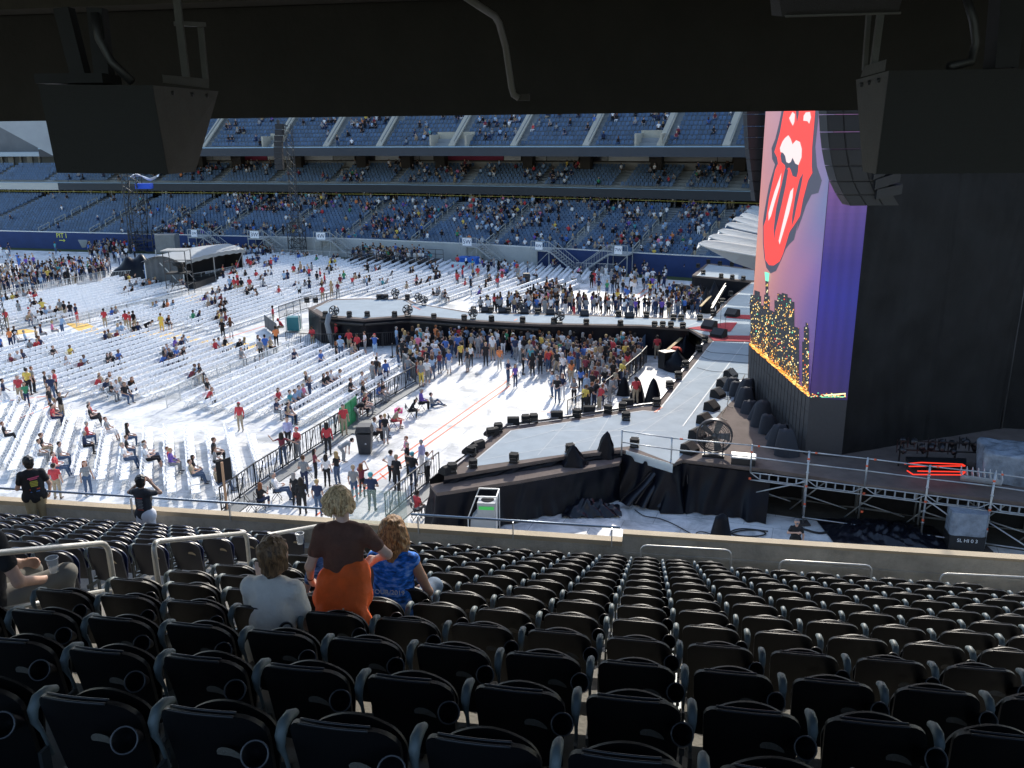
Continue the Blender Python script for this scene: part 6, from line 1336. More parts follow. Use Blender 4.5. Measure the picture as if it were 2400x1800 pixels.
def figure(pose, fem=False, long_=False, hero=False, cap=False, hx=(0, 0), fat=1., over=None):
    d = dict(POSES[pose]); 
    if over: d.update(over)
    pel = d.get('pel', (0, 0, .95)); ln = d.get('lean', 0.); S = .9 if fem else 1.; F_ = fat
    T = lambda p: T_(pel, ln, p); P = []
    sh = .165*S+.01; sw = .19*S
    P.append((T((-.075, 0, .94)), T((.075, 0, .94)), .115*F_, .115*F_, 3, (T((0, 1, .95))-T((0, 0, .95)), .86)))
    P.append((T((0, .0, 1.0)), T((0, .005, 1.14)), .135*F_*S, .135*F_*S, 2, (T((0, 1, .95))-T((0, 0, .95)), .76)))
    P.append((T((0, 0, 1.16)), T((0, -.005, 1.32)), .150*S*F_, .165*S, 2, (T((0, 1, .95))-T((0, 0, .95)), .68)))
    if fem: P += [(T((-.07, .08, 1.25)), T((-.07, .09, 1.24)), .06, .055, 2), (T((.07, .08, 1.25)), T((.07, .09, 1.24)), .06, .055, 2)]
    P.append((T((-sh+.01, -.005, 1.405)), T((sh-.01, -.005, 1.405)), .062*S, .062*S, 2)); P.append((T((-.06, -.01, 1.43)), T((.06, -.01, 1.43)), .05, .05, 2))
    P.append((T((0, -.005, 1.42)), T((0, .012, 1.55)), .056*S, .052*S, 0))
    hc = T((hx[0]*.05, .02+hx[1]*.04, 1.63))
    P.append((hc+V(0, .012, -.055), hc+V(0, .005, .03), .066, .088, 0)); P.append((hc+V(0, -.015, .02), hc+V(0, -.01, .035), .092, .092, 0))
    fd_ = V(hx[0], 1, hx[1]-.1); fd_ /= np.linalg.norm(fd_); sd_ = np.cross(fd_, V(0, 0, 1)); sd_ /= np.linalg.norm(sd_)
    P.append((hc+fd_*.088+V(0, 0, .0), hc+fd_*.102+V(0, 0, -.025), .012, .016, 0))
    for s in (-1, 1): P.append((hc+sd_*s*.088-fd_*.01+V(0, 0, .012), hc+sd_*s*.092-fd_*.014+V(0, 0, -.02), .016, .012, 0))
    if hero:
        P.append((hc+fd_*.083+V(0, 0, -.055)-sd_*.02, hc+fd_*.083+V(0, 0, -.055)+sd_*.02, .009, .009, 7)); P.append((hc+fd_*.07+V(0, 0, -.095), hc+fd_*.075+V(0, 0, -.09), .025, .02, 0))
        for s in (-1, 1): P.append((hc+fd_*.082+sd_*s*.032+V(0, 0, .01), hc+fd_*.084+sd_*s*.03+V(0, 0, .01), .012, .011, 8))
    H = []
    hr = 2 if cap else 1
    H.append((hc+V(0, -.02, .045)-fd_*.01, hc+V(0, -.012, .055), .094, .09, hr)); H.append((hc-fd_*.035+V(0, 0, -.01), hc-fd_*.03+V(0, 0, .03), .082, .088, 1))
    if cap: H.append((hc+fd_*.08+V(0, 0, .06), hc+fd_*.14+V(0, 0, .05), .035, .028, hr, ((0, 0, 1), .3)))
    if long_:
        H.append((hc-fd_*.05+V(0, 0, 0), hc-fd_*.075+V(0, 0, -.2), .085, .07, 1)); 
        for s in (-1, 1): H.append((hc+sd_*s*.06-fd_*.03, hc+sd_*s*.085-fd_*.04+V(0, 0, -.17), .045, .04, 1))
    for i, s in enumerate((-1, 1)):
        s0 = T((s*sw*.93, -.005, 1.40)); e = T((d['e'][i][0]*S, *d['e'][i][1:])); w = T((d['w'][i][0], *d['w'][i][1:])); mid = s0*.45+e*.55
        P.append((s0, mid, .055*S, .048*S, 9 if d.get('bare') else 2)); P.append((mid, e, .046*S, .040*S, 5)); P.append((e, w, .040*S, .027*S, 5 if not hero else 0))
        h = w-e; h /= np.linalg.norm(h)
        if not hero: P.append((w, w+h*.08, .030, .034, 0)); P.append((w+h*.08, w+h*.15, .028, .016, 0))
        else: P += handp(w, h, d.get('hn', ((s*-1, .3, .2), (s*-1, .3, .2)))[i], s, 0, d.get('curl', (.5, .5))[i])
        hp = T((s*.088, 0, .92)); k = d.get('k', ((-.10, .025, .50), (.10, .025, .50)))[i]; a = d.get('a', ((-.115, -.02, .09), (.115, -.02, .09)))[i]; k = np.array(k, float); a = np.array(a, float)
        P.append((hp, k, .088*F_, .060, 3)); P.append((k, k*.6+a*.4, .058, .056, 3)); P.append((k*.6+a*.4, a, .055, .040, 6))
        P.append((a+V(0, -.03, -.035), a+V(s*.02, .15, -.05), .042, .034, 4, ((0, 0, 1), .8)))
    return P, H
SKIN = [('light', (.55, .33, .24)), ('tan', (.42, .24, .16)), ('brown', (.16, .08, .05)), ('pale', (.62, .40, .31))]
HAIRC = {'blond': (.42, .29, .13), 'brown': (.10, .05, .025), 'dark': (.02, .014, .01), 'grey': (.32, .30, .28), 'auburn': (.20, .07, .025)}
CLO = {'black': (.014, .014, .017), 'white': (.80, .80, .80), 'grey': (.26, .27, .28), 'navy': (.015, .03, .09), 'blue': (.03, .14, .52), 'light blue': (.30, .46, .66), 'red': (.62, .02, .03), 'maroon': (.22, .02, .04), 'orange': (.85, .22, .03), 'yellow': (.80, .55, .03), 'green': (.03, .28, .12), 'teal': (.04, .33, .38), 'purple': (.14, .06, .42), 'pink': (.80, .18, .35), 'tan': (.42, .30, .17), 'khaki': (.40, .31, .19), 'jeans': (.05, .10, .20), 'lavender': (.42, .42, .70), 'neon': (.35, .95, .1), 'brown': (.10, .045, .03)}
CLO = {k: tuple((np.array(v)*.82+np.mean(v)*.18).tolist()) for k, v in CLO.items()}
PM = {}
def pm(kind, c, rgb):
    k = kind+'_'+c
    if k not in PM: PM[k] = mat(k.replace(' ', '_'), rgb, .5 if kind == 'skin' else .85, var=.10 if kind == 'cloth' else .0, scale=9)
    return PM[k]
TEM = {}
def template(pose, fem, long_, vox):
    key = (pose, fem, long_, vox)
    if key not in TEM:
        P, H = figure(pose, fem, long_); Pp, F, R = sdf(P, vox, .03); Ph, Fh, Rh = sdf(H, min(vox, .035), .03, noise=.004); TEM[key] = (Pp, F, R, Ph, Fh)
    return TEM[key]
MESH = {}
person_root = []
def person(px, py, pose, rz, shirt, pants, hair, label, skin=0, fem=False, long_=False, z=0., short_p=False, long_s=False, sc=1., pos=None, shoes='black', group='people on the stadium floor'):
    key = (pose, fem, long_)
    if key not in MESH:
        Pp, F, R, Ph, Fh = template(pose, fem, long_, .028)
        order = [pm('skin', 'light', SKIN[0][1]), pm('skin', 'light', SKIN[0][1]), pm('cloth', 'grey', CLO['grey']), pm('cloth', 'jeans', CLO['jeans']), pm('cloth', 'black', CLO['black']), pm('skin', 'light', SKIN[0][1]), pm('cloth', 'jeans', CLO['jeans'])]
        MESH[key] = (mesh_from('body', Pp, F, R, order), mesh_from('hair', Ph, Fh, None, [pm('hair', 'brown', HAIRC['brown'])]))
    g = G(px, py, z) if pos is None else pos; mb_, mh = MESH[key]
    t = thing('person', label, 'person', (0, 0, 0), group); t.location = [float(c) for c in g]; t.location[2] -= .02 if z == 0 and pos is None else 0; t.rotation_euler = (0, 0, rz); fx_ = float(rng.uniform(.9, 1.16)); t.scale = (sc*fx_, sc*fx_, sc)
    sk = pm('skin', *SKIN[skin]); o = bpy.data.objects.new('body', mb_); COL.objects.link(o); o.parent = t
    ms = [sk, sk, pm('cloth', shirt, CLO[shirt]), pm('cloth', pants, CLO[pants]), pm('cloth', shoes, CLO[shoes]), pm('cloth', shirt, CLO[shirt]) if long_s else sk, sk if short_p else pm('cloth', pants, CLO[pants])]
    for i, q in enumerate(ms): o.material_slots[i].link = 'OBJECT'; o.material_slots[i].material = q
    h = bpy.data.objects.new('hair', mh); COL.objects.link(h); h.parent = t
    if shirt == 'green' and abs(px-1314) < 1: text_mesh('jersey_number', '50', .26, (0, -.155, 1.25), (1, 0, 0), (0, 0, 1), m_white, t, .004)
    hm = pm('hair', hair, HAIRC[hair]) if hair in HAIRC else pm('cloth', hair, CLO[hair]); h.material_slots[0].link = 'OBJECT'; h.material_slots[0].material = hm
    return t
# px py pose facing(0 away, 90 left, -90 right, 180 to us) top bottom hair flags: f woman, l long hair, s bare shins, L long sleeves, b brown skin
LIST = '''15 953 walk -60 navy white dark -|50 943 stand 180 red khaki grey -|66 955 walk -150 green navy dark fls|122 968 stand -90 black jeans brown -|148 984 out -100 black khaki dark s|207 996 sitback -70 red black grey s|213 1002 sitback -70 black black dark -|192 1046 sit -70 red jeans grey L|206 1062 sit -70 navy black grey L|280 1030 sitback -70 grey white brown s|290 1046 sit -70 black jeans dark fl|292 1072 sit -70 black jeans brown f|296 1098 sitback -70 white jeans tan -|331 1104 sitback -70 white black grey s|209 1160 stand -130 grey jeans auburn fl|137 1168 stand 0 red khaki dark -|99 1068 sit -60 black khaki brown -|104 1086 sit -70 white grey brown f|118 1102 sit -70 grey jeans dark -|128 1122 sitback -70 red jeans brown -|366 1092 sitback -75 grey jeans brown -|385 1114 sit -75 purple grey blond L|418 1096 sitback -75 red grey auburn fL|448 1128 sit -75 black jeans dark fl|484 1092 sit -75 black black brown -|503 1104 sitphone -75 grey black brown f|500 1158 sitback -75 tan jeans grey -|470 1132 sitback -75 khaki jeans brown -|565 1010 stand 175 red khaki red bL|292 950 sit -70 black jeans brown -|480 952 sitlean -75 red black auburn -|490 932 sit -75 black grey brown -|678 1052 walk 180 lavender black brown L|665 1088 out 10 maroon jeans dark fl|700 1075 front 150 red grey red f|770 1066 stand -10 red black dark blL|808 1020 stand -150 red khaki dark -|806 1082 bend -60 grey grey dark -|792 1136 front 60 black jeans blond fl|716 1152 front -10 grey navy brown -|741 1124 front -60 maroon black dark fl|768 1140 stand -10 white black dark fl|694 1190 stand -20 black black grey fl|711 1204 stand 10 black black dark flL|748 1208 stand -10 navy jeans blond -|650 1172 sitback -80 white jeans grey L|612 1196 sitphone -20 black navy auburn fls|832 1176 stand -10 grey jeans tan -|850 1164 photo -20 maroon black auburn fl|873 1196 front -5 navy black teal -|919 1132 hips -30 white black dark -|932 1150 front -20 black black tan -|957 1114 front -100 black black grey -|969 1138 front -30 black jeans teal -|990 1110 stand 60 lavender white grey L|1003 1132 photo -60 white black brown f|955 1095 front 120 pink black auburn f|878 1036 sit -60 white black brown -|893 1026 sit -70 navy navy brown -|905 1040 stand -10 black grey blond fs|922 1004 sitlean -80 tan red auburn fs|962 980 sitlean -80 black black dark flL|987 962 sit -70 purple black grey L|1012 952 ground -80 grey jeans dark fL|848 976 sitlean -80 black black auburn -|838 988 bend -60 black grey dark -|856 972 sit -80 red grey tan -|643 986 sitphone -80 navy grey dark -|662 1002 sit -80 navy jeans grey -|676 994 sit -80 tan black dark f|655 956 sit -80 red black brown fl|664 966 sit -80 teal grey black -|688 960 sit -80 light~blue jeans brown f|705 954 sit -80 light~blue navy black -|714 946 sit -80 pink tan blond f|728 944 wave -80 navy jeans grey -|752 922 sit -80 black jeans dark fl|764 918 sit -80 black grey auburn f|776 912 sit -80 white navy grey -|797 906 sitlean -80 white jeans brown -|836 938 sit -80 black jeans auburn f|842 932 sit -80 black black brown -|851 920 sitphone -80 white grey brown -|902 946 sitphone -80 blue grey brown -|912 940 sitphone -80 black grey dark -|875 906 stand -40 grey grey brown -|885 896 stand -20 black navy dark -|893 906 stand -30 grey navy brown fl|906 900 stand 30 blue navy brown L|978 1216 sit -40 red grey dark b|524 797 front 0 black black blond -|543 793 hips 0 brown white auburn fls|642 763 stand 100 red khaki dark b|664 780 sitlean 100 red khaki red -|649 816 front 20 orange black dark b|734 816 cross 170 red khaki dark bL|790 808 walk 120 red black red bL|820 824 phone 180 red khaki dark bL|839 835 front 160 red black black bL|855 806 front 160 red khaki dark L|857 830 front 120 white grey brown s|880 836 photo 180 blue light~blue red s|595 824 sitphone -75 white jeans brown fl|613 846 stand 10 grey black dark fs|624 838 stand 20 blue grey dark -|648 832 sit -60 tan black grey L|679 856 sitphone -30 navy navy grey -|760 862 sit -60 blue jeans brown -|790 850 stand -60 black black auburn fl|800 842 stand 10 light~blue jeans blue -|824 846 sit -60 grey tan auburn f|838 840 sit -60 tan jeans brown f|931 818 stand -60 light~blue jeans grey -|946 823 wave -90 black navy blond f|951 828 stand 10 grey black blond fls|934 860 stand -50 black jeans dark fl|944 848 front -30 black black grey -|958 892 stand -20 grey jeans grey -|977 894 sit -60 red jeans auburn -|988 906 stand -10 grey yellow tan s|1003 900 stand -30 white grey brown s|1016 882 sit 100 grey khaki brown -|1031 876 stand 40 maroon jeans auburn f|1053 875 stand 20 blue white tan s|1080 856 stand 40 yellow black dark -|1096 872 stand 60 black grey blond fs|1104 860 stand -20 white black blond fl|1139 858 stand 180 black black blond -|1155 844 stand -170 white tan white s|1171 867 stand 10 orange grey brown -|1191 903 cross -120 navy jeans grey -|1208 909 stand -160 purple navy dark fl|1226 878 front -90 black black brown -|1248 883 stand 20 black black dark fl|1260 867 stand 100 black grey brown -|1188 826 stand -60 green black brown -|1202 824 front 60 yellow jeans brown -|1287 863 stand -10 grey black blond -|1299 859 front 150 black khaki dark s|1314 851 stand -10 green black brown s|1306 946 front 170 black jeans brown -|1294 930 stand 100 light~blue jeans dark -|1318 938 front 150 navy white auburn fl|1345 948 cross 180 grey black dark fl|1374 940 stand 20 light~blue jeans auburn L|1361 917 stand -20 blue black dark fl|1393 920 stand -10 maroon black auburn -|1421 913 stand -20 white navy blond f|1436 905 stand 20 black black brown -|1453 906 lean -60 yellow navy blond -|1437 925 lean -60 tan grey brown f|1428 944 lean -60 grey grey dark -|1378 962 lean -60 black black auburn -|1392 956 lean -60 black navy brown -|1404 966 lean -60 red khaki auburn -|1410 950 lean -40 white navy dark f|1368 968 lean -40 yellow black brown -|1539 840 stand 10 red khaki dark b|1489 948 stand 10 red khaki dark b|1523 699 out 0 yellow black dark fl|1591 644 stand 30 neon black grey L|1496 641 front 10 red khaki dark -|1604 648 front 60 black black brown -|1509 645 stand 0 black black brown -|1392 672 stand 160 red red dark bL|1461 662 stand 10 white grey blond s|1470 715 stand 0 blue white brown s|1447 720 stand -20 yellow jeans auburn fl|1590 726 stand 100 white jeans blond fl|1545 718 front -40 grey navy brown -|1536 700 stand 60 light~blue black grey -|1466 712 stand -40 blue navy brown f|1425 735 walk 60 red grey tan -|1345 745 stand -60 black red auburn fl|1325 738 stand 30 black white brown f|1294 738 hips 0 light~blue jeans dark -|1265 732 stand 0 white jeans brown -|1305 742 stand 40 black jeans brown -|1120 660 stand 10 red khaki dark -|1177 662 hips 0 pink black dark -|1145 650 stand 30 black black dark -|1214 660 stand -20 grey khaki brown -|1249 655 sitlean 0 white black dark -|690 654 stand 20 red khaki dark b|706 648 stand 60 tan khaki blond f|723 655 stand 0 light~blue black tan -|776 640 stand -20 yellow yellow blond f|757 708 stand 0 red khaki dark b|703 700 stand -20 white black grey -|778 698 stand 10 tan tan blond fl|793 700 stand 20 maroon grey tan f|668 672 stand -10 light~blue navy brown -|676 670 stand 20 navy navy auburn f|667 700 sit -60 red jeans brown -|587 688 stand 20 red khaki dark b|560 690 stand 30 red khaki dark -|551 688 stand -30 red khaki dark b|568 690 stand 0 black tan dark -|541 686 stand 10 light~blue jeans brown -|589 640 stand 10 red grey dark -|298 775 stand 20 red khaki dark b|317 776 stand -20 black khaki dark b|308 778 front 100 red khaki auburn f|248 770 stand 10 red khaki dark b|347 784 bend -90 black black dark -|381 782 stand 0 yellow yellow brown s|145 745 stand 10 grey khaki tan -|155 750 stand -20 black khaki brown s|168 752 stand 40 black navy dark -|182 757 stand -30 navy red auburn s|104 745 out 10 yellow navy dark -|18 770 stand 0 red khaki grey -|48 748 stand -20 grey grey dark -|70 745 lean -60 white red grey s|28 820 stand 0 orange navy auburn fs|40 815 stand 20 black jeans brown f|6 838 stand -20 blue navy red s|148 788 lean -20 light~blue jeans grey L|90 816 stand -60 tan black dark f|125 790 sit -60 pink grey blond s|98 798 sit -60 navy grey auburn -|45 815 sitback -60 white grey white -|64 812 sitback -60 light~blue jeans grey -|112 930 front -60 black tan brown s|125 940 stand 10 navy jeans grey -|135 930 front 120 red black brown -|70 925 stand -10 yellow black dark -|82 920 stand -40 grey black auburn -|110 578 stand 0 grey black dark -|132 596 stand -20 teal jeans auburn f|23 598 stand -20 navy jeans dark -|4 605 stand 10 white white red s|20 612 front 60 white grey brown s|45 625 out 0 blue navy dark s|48 633 stand 20 blue blue brown s|64 635 stand 0 purple jeans brown s|74 632 stand -20 light~blue jeans blond f|82 631 stand 10 purple jeans blond f|122 640 stand 30 black black dark s|136 640 stand 0 brown black dark s|165 628 stand 10 black red dark s|218 612 front 20 black navy brown -|232 610 stand -10 black red dark -'''
ENT = []; SNAP = set()
def place_name(x, y, z):
    if z > 1: return 'on the stage'
    if y > 985 and x < 560: return 'in the near left chairs'
    if 560 < x < 1030 and y > 985: return 'by the near barricade' if x < 860 else 'on the near pit floor'
    if x > 1290 and y > 845 and x < 1475: return 'in the crowded pit'
    if 925 < x <= 1290 and 790 < y: return 'in the open pit'
    if x > 1475 and y > 780: return 'between pit fence and stage'
    if x > 1100 and 690 < y <= 760: return 'just beyond the runway'
    if x > 1180 and y <= 690: return 'on the far floor at right'
    if x < 240 and y < 690: return 'on the far floor at left'
    if x < 420 and y >= 690: return 'among the left chairs'
    if 420 <= x <= 925 and y > 790: return 'by the middle chairs'
    return 'among the far chairs'
SEATEDP = ('sit', 'sitback', 'sitlean', 'sitphone', 'ground')
VERB = dict(stand='standing', front='standing', cross='with crossed arms', phone='holding a phone up', photo='with both hands raised', hips='with hands on hips', out='with spread arms', wave='with one arm up', walk='walking', lean='leaning forward', bend='bending down', sit='seated', sitback='seated', sitlean='seated hunched', sitphone='seated with phone', ground='sitting on the ground')
for row in LIST.split('|'):
    x, y, po, rz, sh, pa, ha, fl = row.split(' '); ENT.append(dict(px=float(x), py=float(y), pose=po, rz=math.radians(float(rz)), shirt=sh.replace('~', ' '), pants=pa.replace('~', ' '), hair=ha, fl=fl, z=0.))
ENT.append(dict(px=1761, py=744, pose='stand', rz=.4, shirt='black', pants='black', hair='black', fl='s', z=ZS+.02))
# random fill of the dense crowds, seats taken on the floor
ccols = ['black', 'white', 'grey', 'navy', 'blue', 'light blue', 'red', 'maroon', 'orange', 'yellow', 'green', 'teal', 'purple', 'pink', 'tan']
cprob = np.array([.31, .12, .18, .12, .04, .09, .035, .03, .008, .012, .012, .015, .012, .01, .03]); cprob /= cprob.sum()
def rand_ent(px, py, pose=None, rz=None, redp=0.):
    fem = rng.random() < .45
    return dict(px=px, py=py, pose=pose or rng.choice(['stand', 'stand', 'front', 'cross', 'phone', 'front', 'hips', 'stand', 'walk']), rz=rng.uniform(-1.5, 1.5) if rz is None else rz, shirt='red' if rng.random() < redp else str(rng.choice(ccols, p=cprob)), pants=str(rng.choice(['jeans', 'black', 'grey', 'khaki', 'navy', 'white'], p=[.36, .28, .12, .11, .08, .05])), hair=str(rng.choice(['brown', 'dark', 'blond', 'grey', 'auburn', 'black', 'white'], p=[.33, .2, .15, .13, .1, .06, .03])), fl=('f' if fem else '')+('l' if fem and rng.random() < .7 else '')+('s' if rng.random() < .25 else '')+('L' if rng.random() < .2 else '')+('b' if rng.random() < .12 else '')+'-', z=0.)
for e in ENT:      # seat the listed people on the chair nearest to them
    if e['pose'] in ('sit', 'sitback', 'sitlean', 'sitphone') and not (560 < e['px'] < 1040 and e['py'] > 958 and e['px'] > 870-(e['py']-958)*1.25):
        p = G(e['px'], e['py'])[:2]; c = min(near_c+far_c, key=lambda c: (c[0]-p[0])**2+(c[1]-p[1])**2)
        if (c[0]-p[0])**2+(c[1]-p[1])**2 < .8 and not c[3:6] in SNAP: SNAP.add(c[3:6]); q = proj((c[0], c[1], 0)); e['px'], e['py'] = q[0], q[1]; e['rz'] = RZ[c[3]]+rng.normal(0, .12)
taken = [G(e['px'], e['py'])[:2] for e in ENT]
def fill(poly, n, dmin=.5, pose=None, rz=None, redp=0.):
    W_ = [G(*p)[:2] for p in poly]; lo, hi = np.min(W_, 0), np.max(W_, 0); k = 0
    for _ in range(n*12):
        p = V(rng.uniform(lo[0], hi[0]), rng.uniform(lo[1], hi[1]))
        if not inside(p, W_): continue
        if any((abs(p[0]-q[0]) < dmin and abs(p[1]-q[1]) < dmin) for q in taken): continue
        taken.append(p); q = proj((p[0], p[1], 0)); ENT.append(rand_ent(q[0], q[1], pose, rz() if callable(rz) else rz, redp)); k += 1
        if k >= n: break
toS = lambda: rng.uniform(-1.2, .6)
fill([(1190, 812), (1290, 800), (1420, 806), (1500, 822), (1508, 860), (1440, 912), (1395, 935), (1330, 900), (1270, 880), (1200, 842)], 150, .42, rz=toS)
fill([(955, 812), (1190, 806), (1200, 838), (1060, 842), (1000, 862), (955, 850)], 62, .5, rz=toS)
fill([(945, 850), (1010, 850), (1050, 868), (1000, 895), (962, 892)], 14, .5, rz=toS)
fill([(1110, 742), (1190, 722), (1260, 722), (1330, 722), (1450, 732), (1560, 735), (1640, 738), (1560, 748), (1330, 744)], 95, .5, rz=toS)
fill([(1500, 735), (1575, 700), (1640, 712), (1650, 740), (1560, 742)], 34, .5, rz=toS)
fill([(1220, 715), (1290, 690), (1340, 705), (1330, 722), (1230, 726)], 22, .5, rz=toS)
fill([(1370, 672), (1420, 650), (1480, 648), (1560, 652), (1560, 680), (1480, 700), (1400, 700)], 34, .8, rz=toS)
fill([(-20, 702), (60, 690), (160, 672), (255, 655), (262, 632), (180, 632), (60, 648), (-20, 655)], 170, .46)
fill([(-20, 655), (60, 645), (150, 630), (150, 618), (-20, 630)], 14, .8)
fill([(205, 612), (290, 625), (330, 600), (300, 582), (230, 584), (205, 590)], 50, .5)
fill([(405, 598), (560, 600), (650, 602), (630, 612), (480, 606)], 60, .5)
fill([(1060, 622), (1180, 640), (1300, 648), (1200, 655), (1080, 640)], 14, .7)
fill([(530, 600), (700, 640), (900, 645), (860, 690), (640, 690), (520, 690)], 26, 1.2, redp=.35)
fill([(1080, 650), (1240, 660), (1130, 700), (1060, 690)], 10, 1.2, redp=.3)
# seated on folding chairs, in small parties
allc = near_c+far_c
for tries in range(150):
    c = allc[rng.integers(len(allc))]
    if c[3] in ('the near left block', 'the block beside the black barricade') and rng.random() < .9: continue
    k = rng.integers(1, 4)
    r = rdir([b_[2] for b_ in BLK if b_[0] == c[3]][0])
    for j in range(k):
        p = V(c[0], c[1])+r*.49*j
        if any(abs(p[0]-q[0]) < .35 and abs(p[1]-q[1]) < .35 for q in taken): continue
        taken.append(p); q = proj((p[0], p[1], 0)); e = rand_ent(q[0], q[1], str(rng.choice(['sit', 'sitback', 'sitlean', 'sitphone'])), RZ[c[3]]+rng.normal(0, .15)); e['fix'] = 1; ENT.append(e)
for e in ENT: e['d'] = proj(G(e['px'], e['py'], e['z']))[2]
ENT = [e for e in ENT if -40 < e['px'] < 2440]
ENT.sort(key=lambda e: e['d']); NEARP = ENT[:296]; FARP = ENT[296:]
def desc(e):
    sh = e['shirt']; pa = 'jeans' if e['pants'] == 'jeans' else e['pants']+(' shorts' if 's' in e['fl'] else ' trousers')
    e['age'] = 'woman' if 'f' in e['fl'] else 'man'
    return 'person in %s top and %s %s %s' % (sh, pa, VERB[e['pose']], place_name(e['px'], e['py'], e['z']))
gr_ = {}
for e in NEARP: gr_.setdefault(desc(e), []).append(e)
for k, l in gr_.items():
    l.sort(key=lambda e: e['px'])
    for i, e in enumerate(l): e['label'] = k if len(l) == 1 else k.replace('person in ', '').replace(' top and ', ' top, ')+', '+('leftmost' if i == 0 else 'rightmost' if i == len(l)-1 else ordn(i+1)+' from left')
for e in NEARP:
    f = e['fl']; pose = e['pose']; g = G(e['px'], e['py'], e['z'])
    person(e['px'], e['py'], pose, e['rz'], e['shirt'], e['pants'], e['hair'], e['label'], skin=2 if 'b' in f else int(rng.choice([0, 0, 1, 3])), fem='f' in f, long_='l' in f, z=e['z'], short_p='s' in f, long_s='L' in f, sc=float(rng.uniform(.95, 1.03))*(.95 if 'f' in f else 1.0), shoes=str(rng.choice(['black', 'black', 'white', 'grey', 'brown'])))
print('near people', len(NEARP), 'far', len(FARP), len(ENT))
# far crowd as one mesh
aV, aF, aC = [], [], []; off = 0
def crowd_add(e, pos, vox=.06):
    global off
    f = e['fl']; Pp, F, R, Ph, Fh = template(e['pose'], 'f' in f, 'l' in f, vox); c, s = math.cos(e['rz']), math.sin(e['rz']); sc = e.get('sc', 1.)
    sk = np.array(SKIN[2 if 'b' in f else int(rng.integers(0, 4)) if rng.random() < .8 else 0][1]); sh = np.array(CLO[e['shirt']]); pa = np.array(CLO[e['pants']]); ha = np.array(HAIRC.get(e['hair'], CLO.get(e['hair'], (.05, .03, .02)))); 
    pal = np.array([sk, sk, sh, pa, CLO['black'], sh if 'L' in f else sk, sk if 's' in f else pa, sk, sk])
    for P, Fc, cl in ((Pp, F, pal[R]), (Ph, Fh, np.repeat(ha[None], len(Fh), 0))):
        aV.append(np.stack([(P[:, 0]*c-P[:, 1]*s)*sc+pos[0], (P[:, 0]*s+P[:, 1]*c)*sc+pos[1], P[:, 2]*sc+pos[2]], 1)); aF.append(Fc+off); aC.append(cl); off += len(P)
for e in FARP: crowd_add(e, G(e['px'], e['py'], e['z'])-V(0, 0, .02))
m_tc = tint_mat('crowd_clothing', .85, .2)
o = tinted('floor_crowd', np.concatenate(aV), np.concatenate(aF), np.concatenate(aC), m_tc, True); tag(o, 'crowd of small standing and seated people on the farther floor', 'crowd', 'people on the stadium floor', 'stuff')
aV, aF, aC = [], [], []; off = 0
def face_field(u): q = W(u+.3, 0)-W(u-.3, 0); return math.atan2(q[1], q[0])+math.pi
# clusters in the stand
cl_ = [(rng.uniform(0, 1), rng.uniform(0, 19), rng.uniform(1.5, 4.5)) for _ in range(75)]
uv0, uv1 = U_at(-20), U_at(1700); n1 = 0; rowidx = {}
for (u, D, z, ti) in SEATS:
    f = (u-uv0)/(uv1-uv0)
    if not -.02 < f < 1.1: continue
    k = (D-.8)/.83 if ti == 0 else (D-17.3)/.85 if ti == 1 else (D-13.9)/.8
    if ti == 0: dens = .03+.07*min(1, max(0, (f-.3)*3)); dens += sum(.5*math.exp(-(((u-uv0)-a*(uv1-uv0))/c)**2-((k-b_)/2.2)**2) for a, b_, c in cl_[:45] if a > .2)
    elif ti == 1: dens = .06+sum(.4*math.exp(-(((u-uv0)-a*(uv1-uv0))/c)**2-((k-b_*.35)/2)**2) for a, b_, c in cl_[45:60])
    else: dens = .10+sum(.8*math.exp(-(((u-uv0)-a*(uv1-uv0))/2.0)**2-((k-b_*.5)/1.2)**2) for a, b_, c in cl_[50:75])
    if rng.random() < min(dens, .5):
        e = rand_ent(0, 0, str(rng.choice(['sit', 'sitlean', 'sitback', 'sitphone', 'stand'], p=[.4, .2, .2, .15, .05]))); p = W(u, D+.38, z); e['rz'] = face_field(u)+rng.normal(0, .2); crowd_add(e, p, .075); n1 += 1
for _ in range(330):   # concourse
    u = U_at(rng.uniform(-10, 1720), 18.5, 6); e = rand_ent(0, 0); e['rz'] = face_field(u)+rng.normal(0, .9); crowd_add(e, W(u, rng.uniform(17.8, 20.5), 5.86), .075)
for _ in range(75):    # on the platform and at the wall foot
    u = ru0+(ru1-ru0)*rng.random(); e = rand_ent(0, 0, str(rng.choice(['sit', 'stand', 'sitlean', 'sit']))); e['rz'] = face_field(u)+rng.normal(0, .4); crowd_add(e, W(u, rng.choice([-5.6, -4.6, -3.5]), .75), .075)
for _ in range(26):
    u = U_at(rng.uniform(880, 1260), 14.5, 14.5); e = rand_ent(0, 0); e['rz'] = face_field(u); crowd_add(e, W(u, 14.0, 13.62), .075) if rng.random() < .2 else None
for a in AIS[4:14]:
    for _ in range(3):
        D = rng.uniform(1, 16); e = rand_ent(0, 0, 'walk'); e['rz'] = face_field(a)+rng.choice([0, 3.14]); crowd_add(e, W(a+rng.normal(0, .2), D, 1.55+.2625*(D-.8)), .075)
o = tinted('stand_crowd', np.concatenate(aV), np.concatenate(aF), np.concatenate(aC), m_tc, True); tag(o, 'hundreds of spectators scattered over the far grandstand', 'crowd', 'spectators across the field', 'stuff')
print('stand crowd', n1)
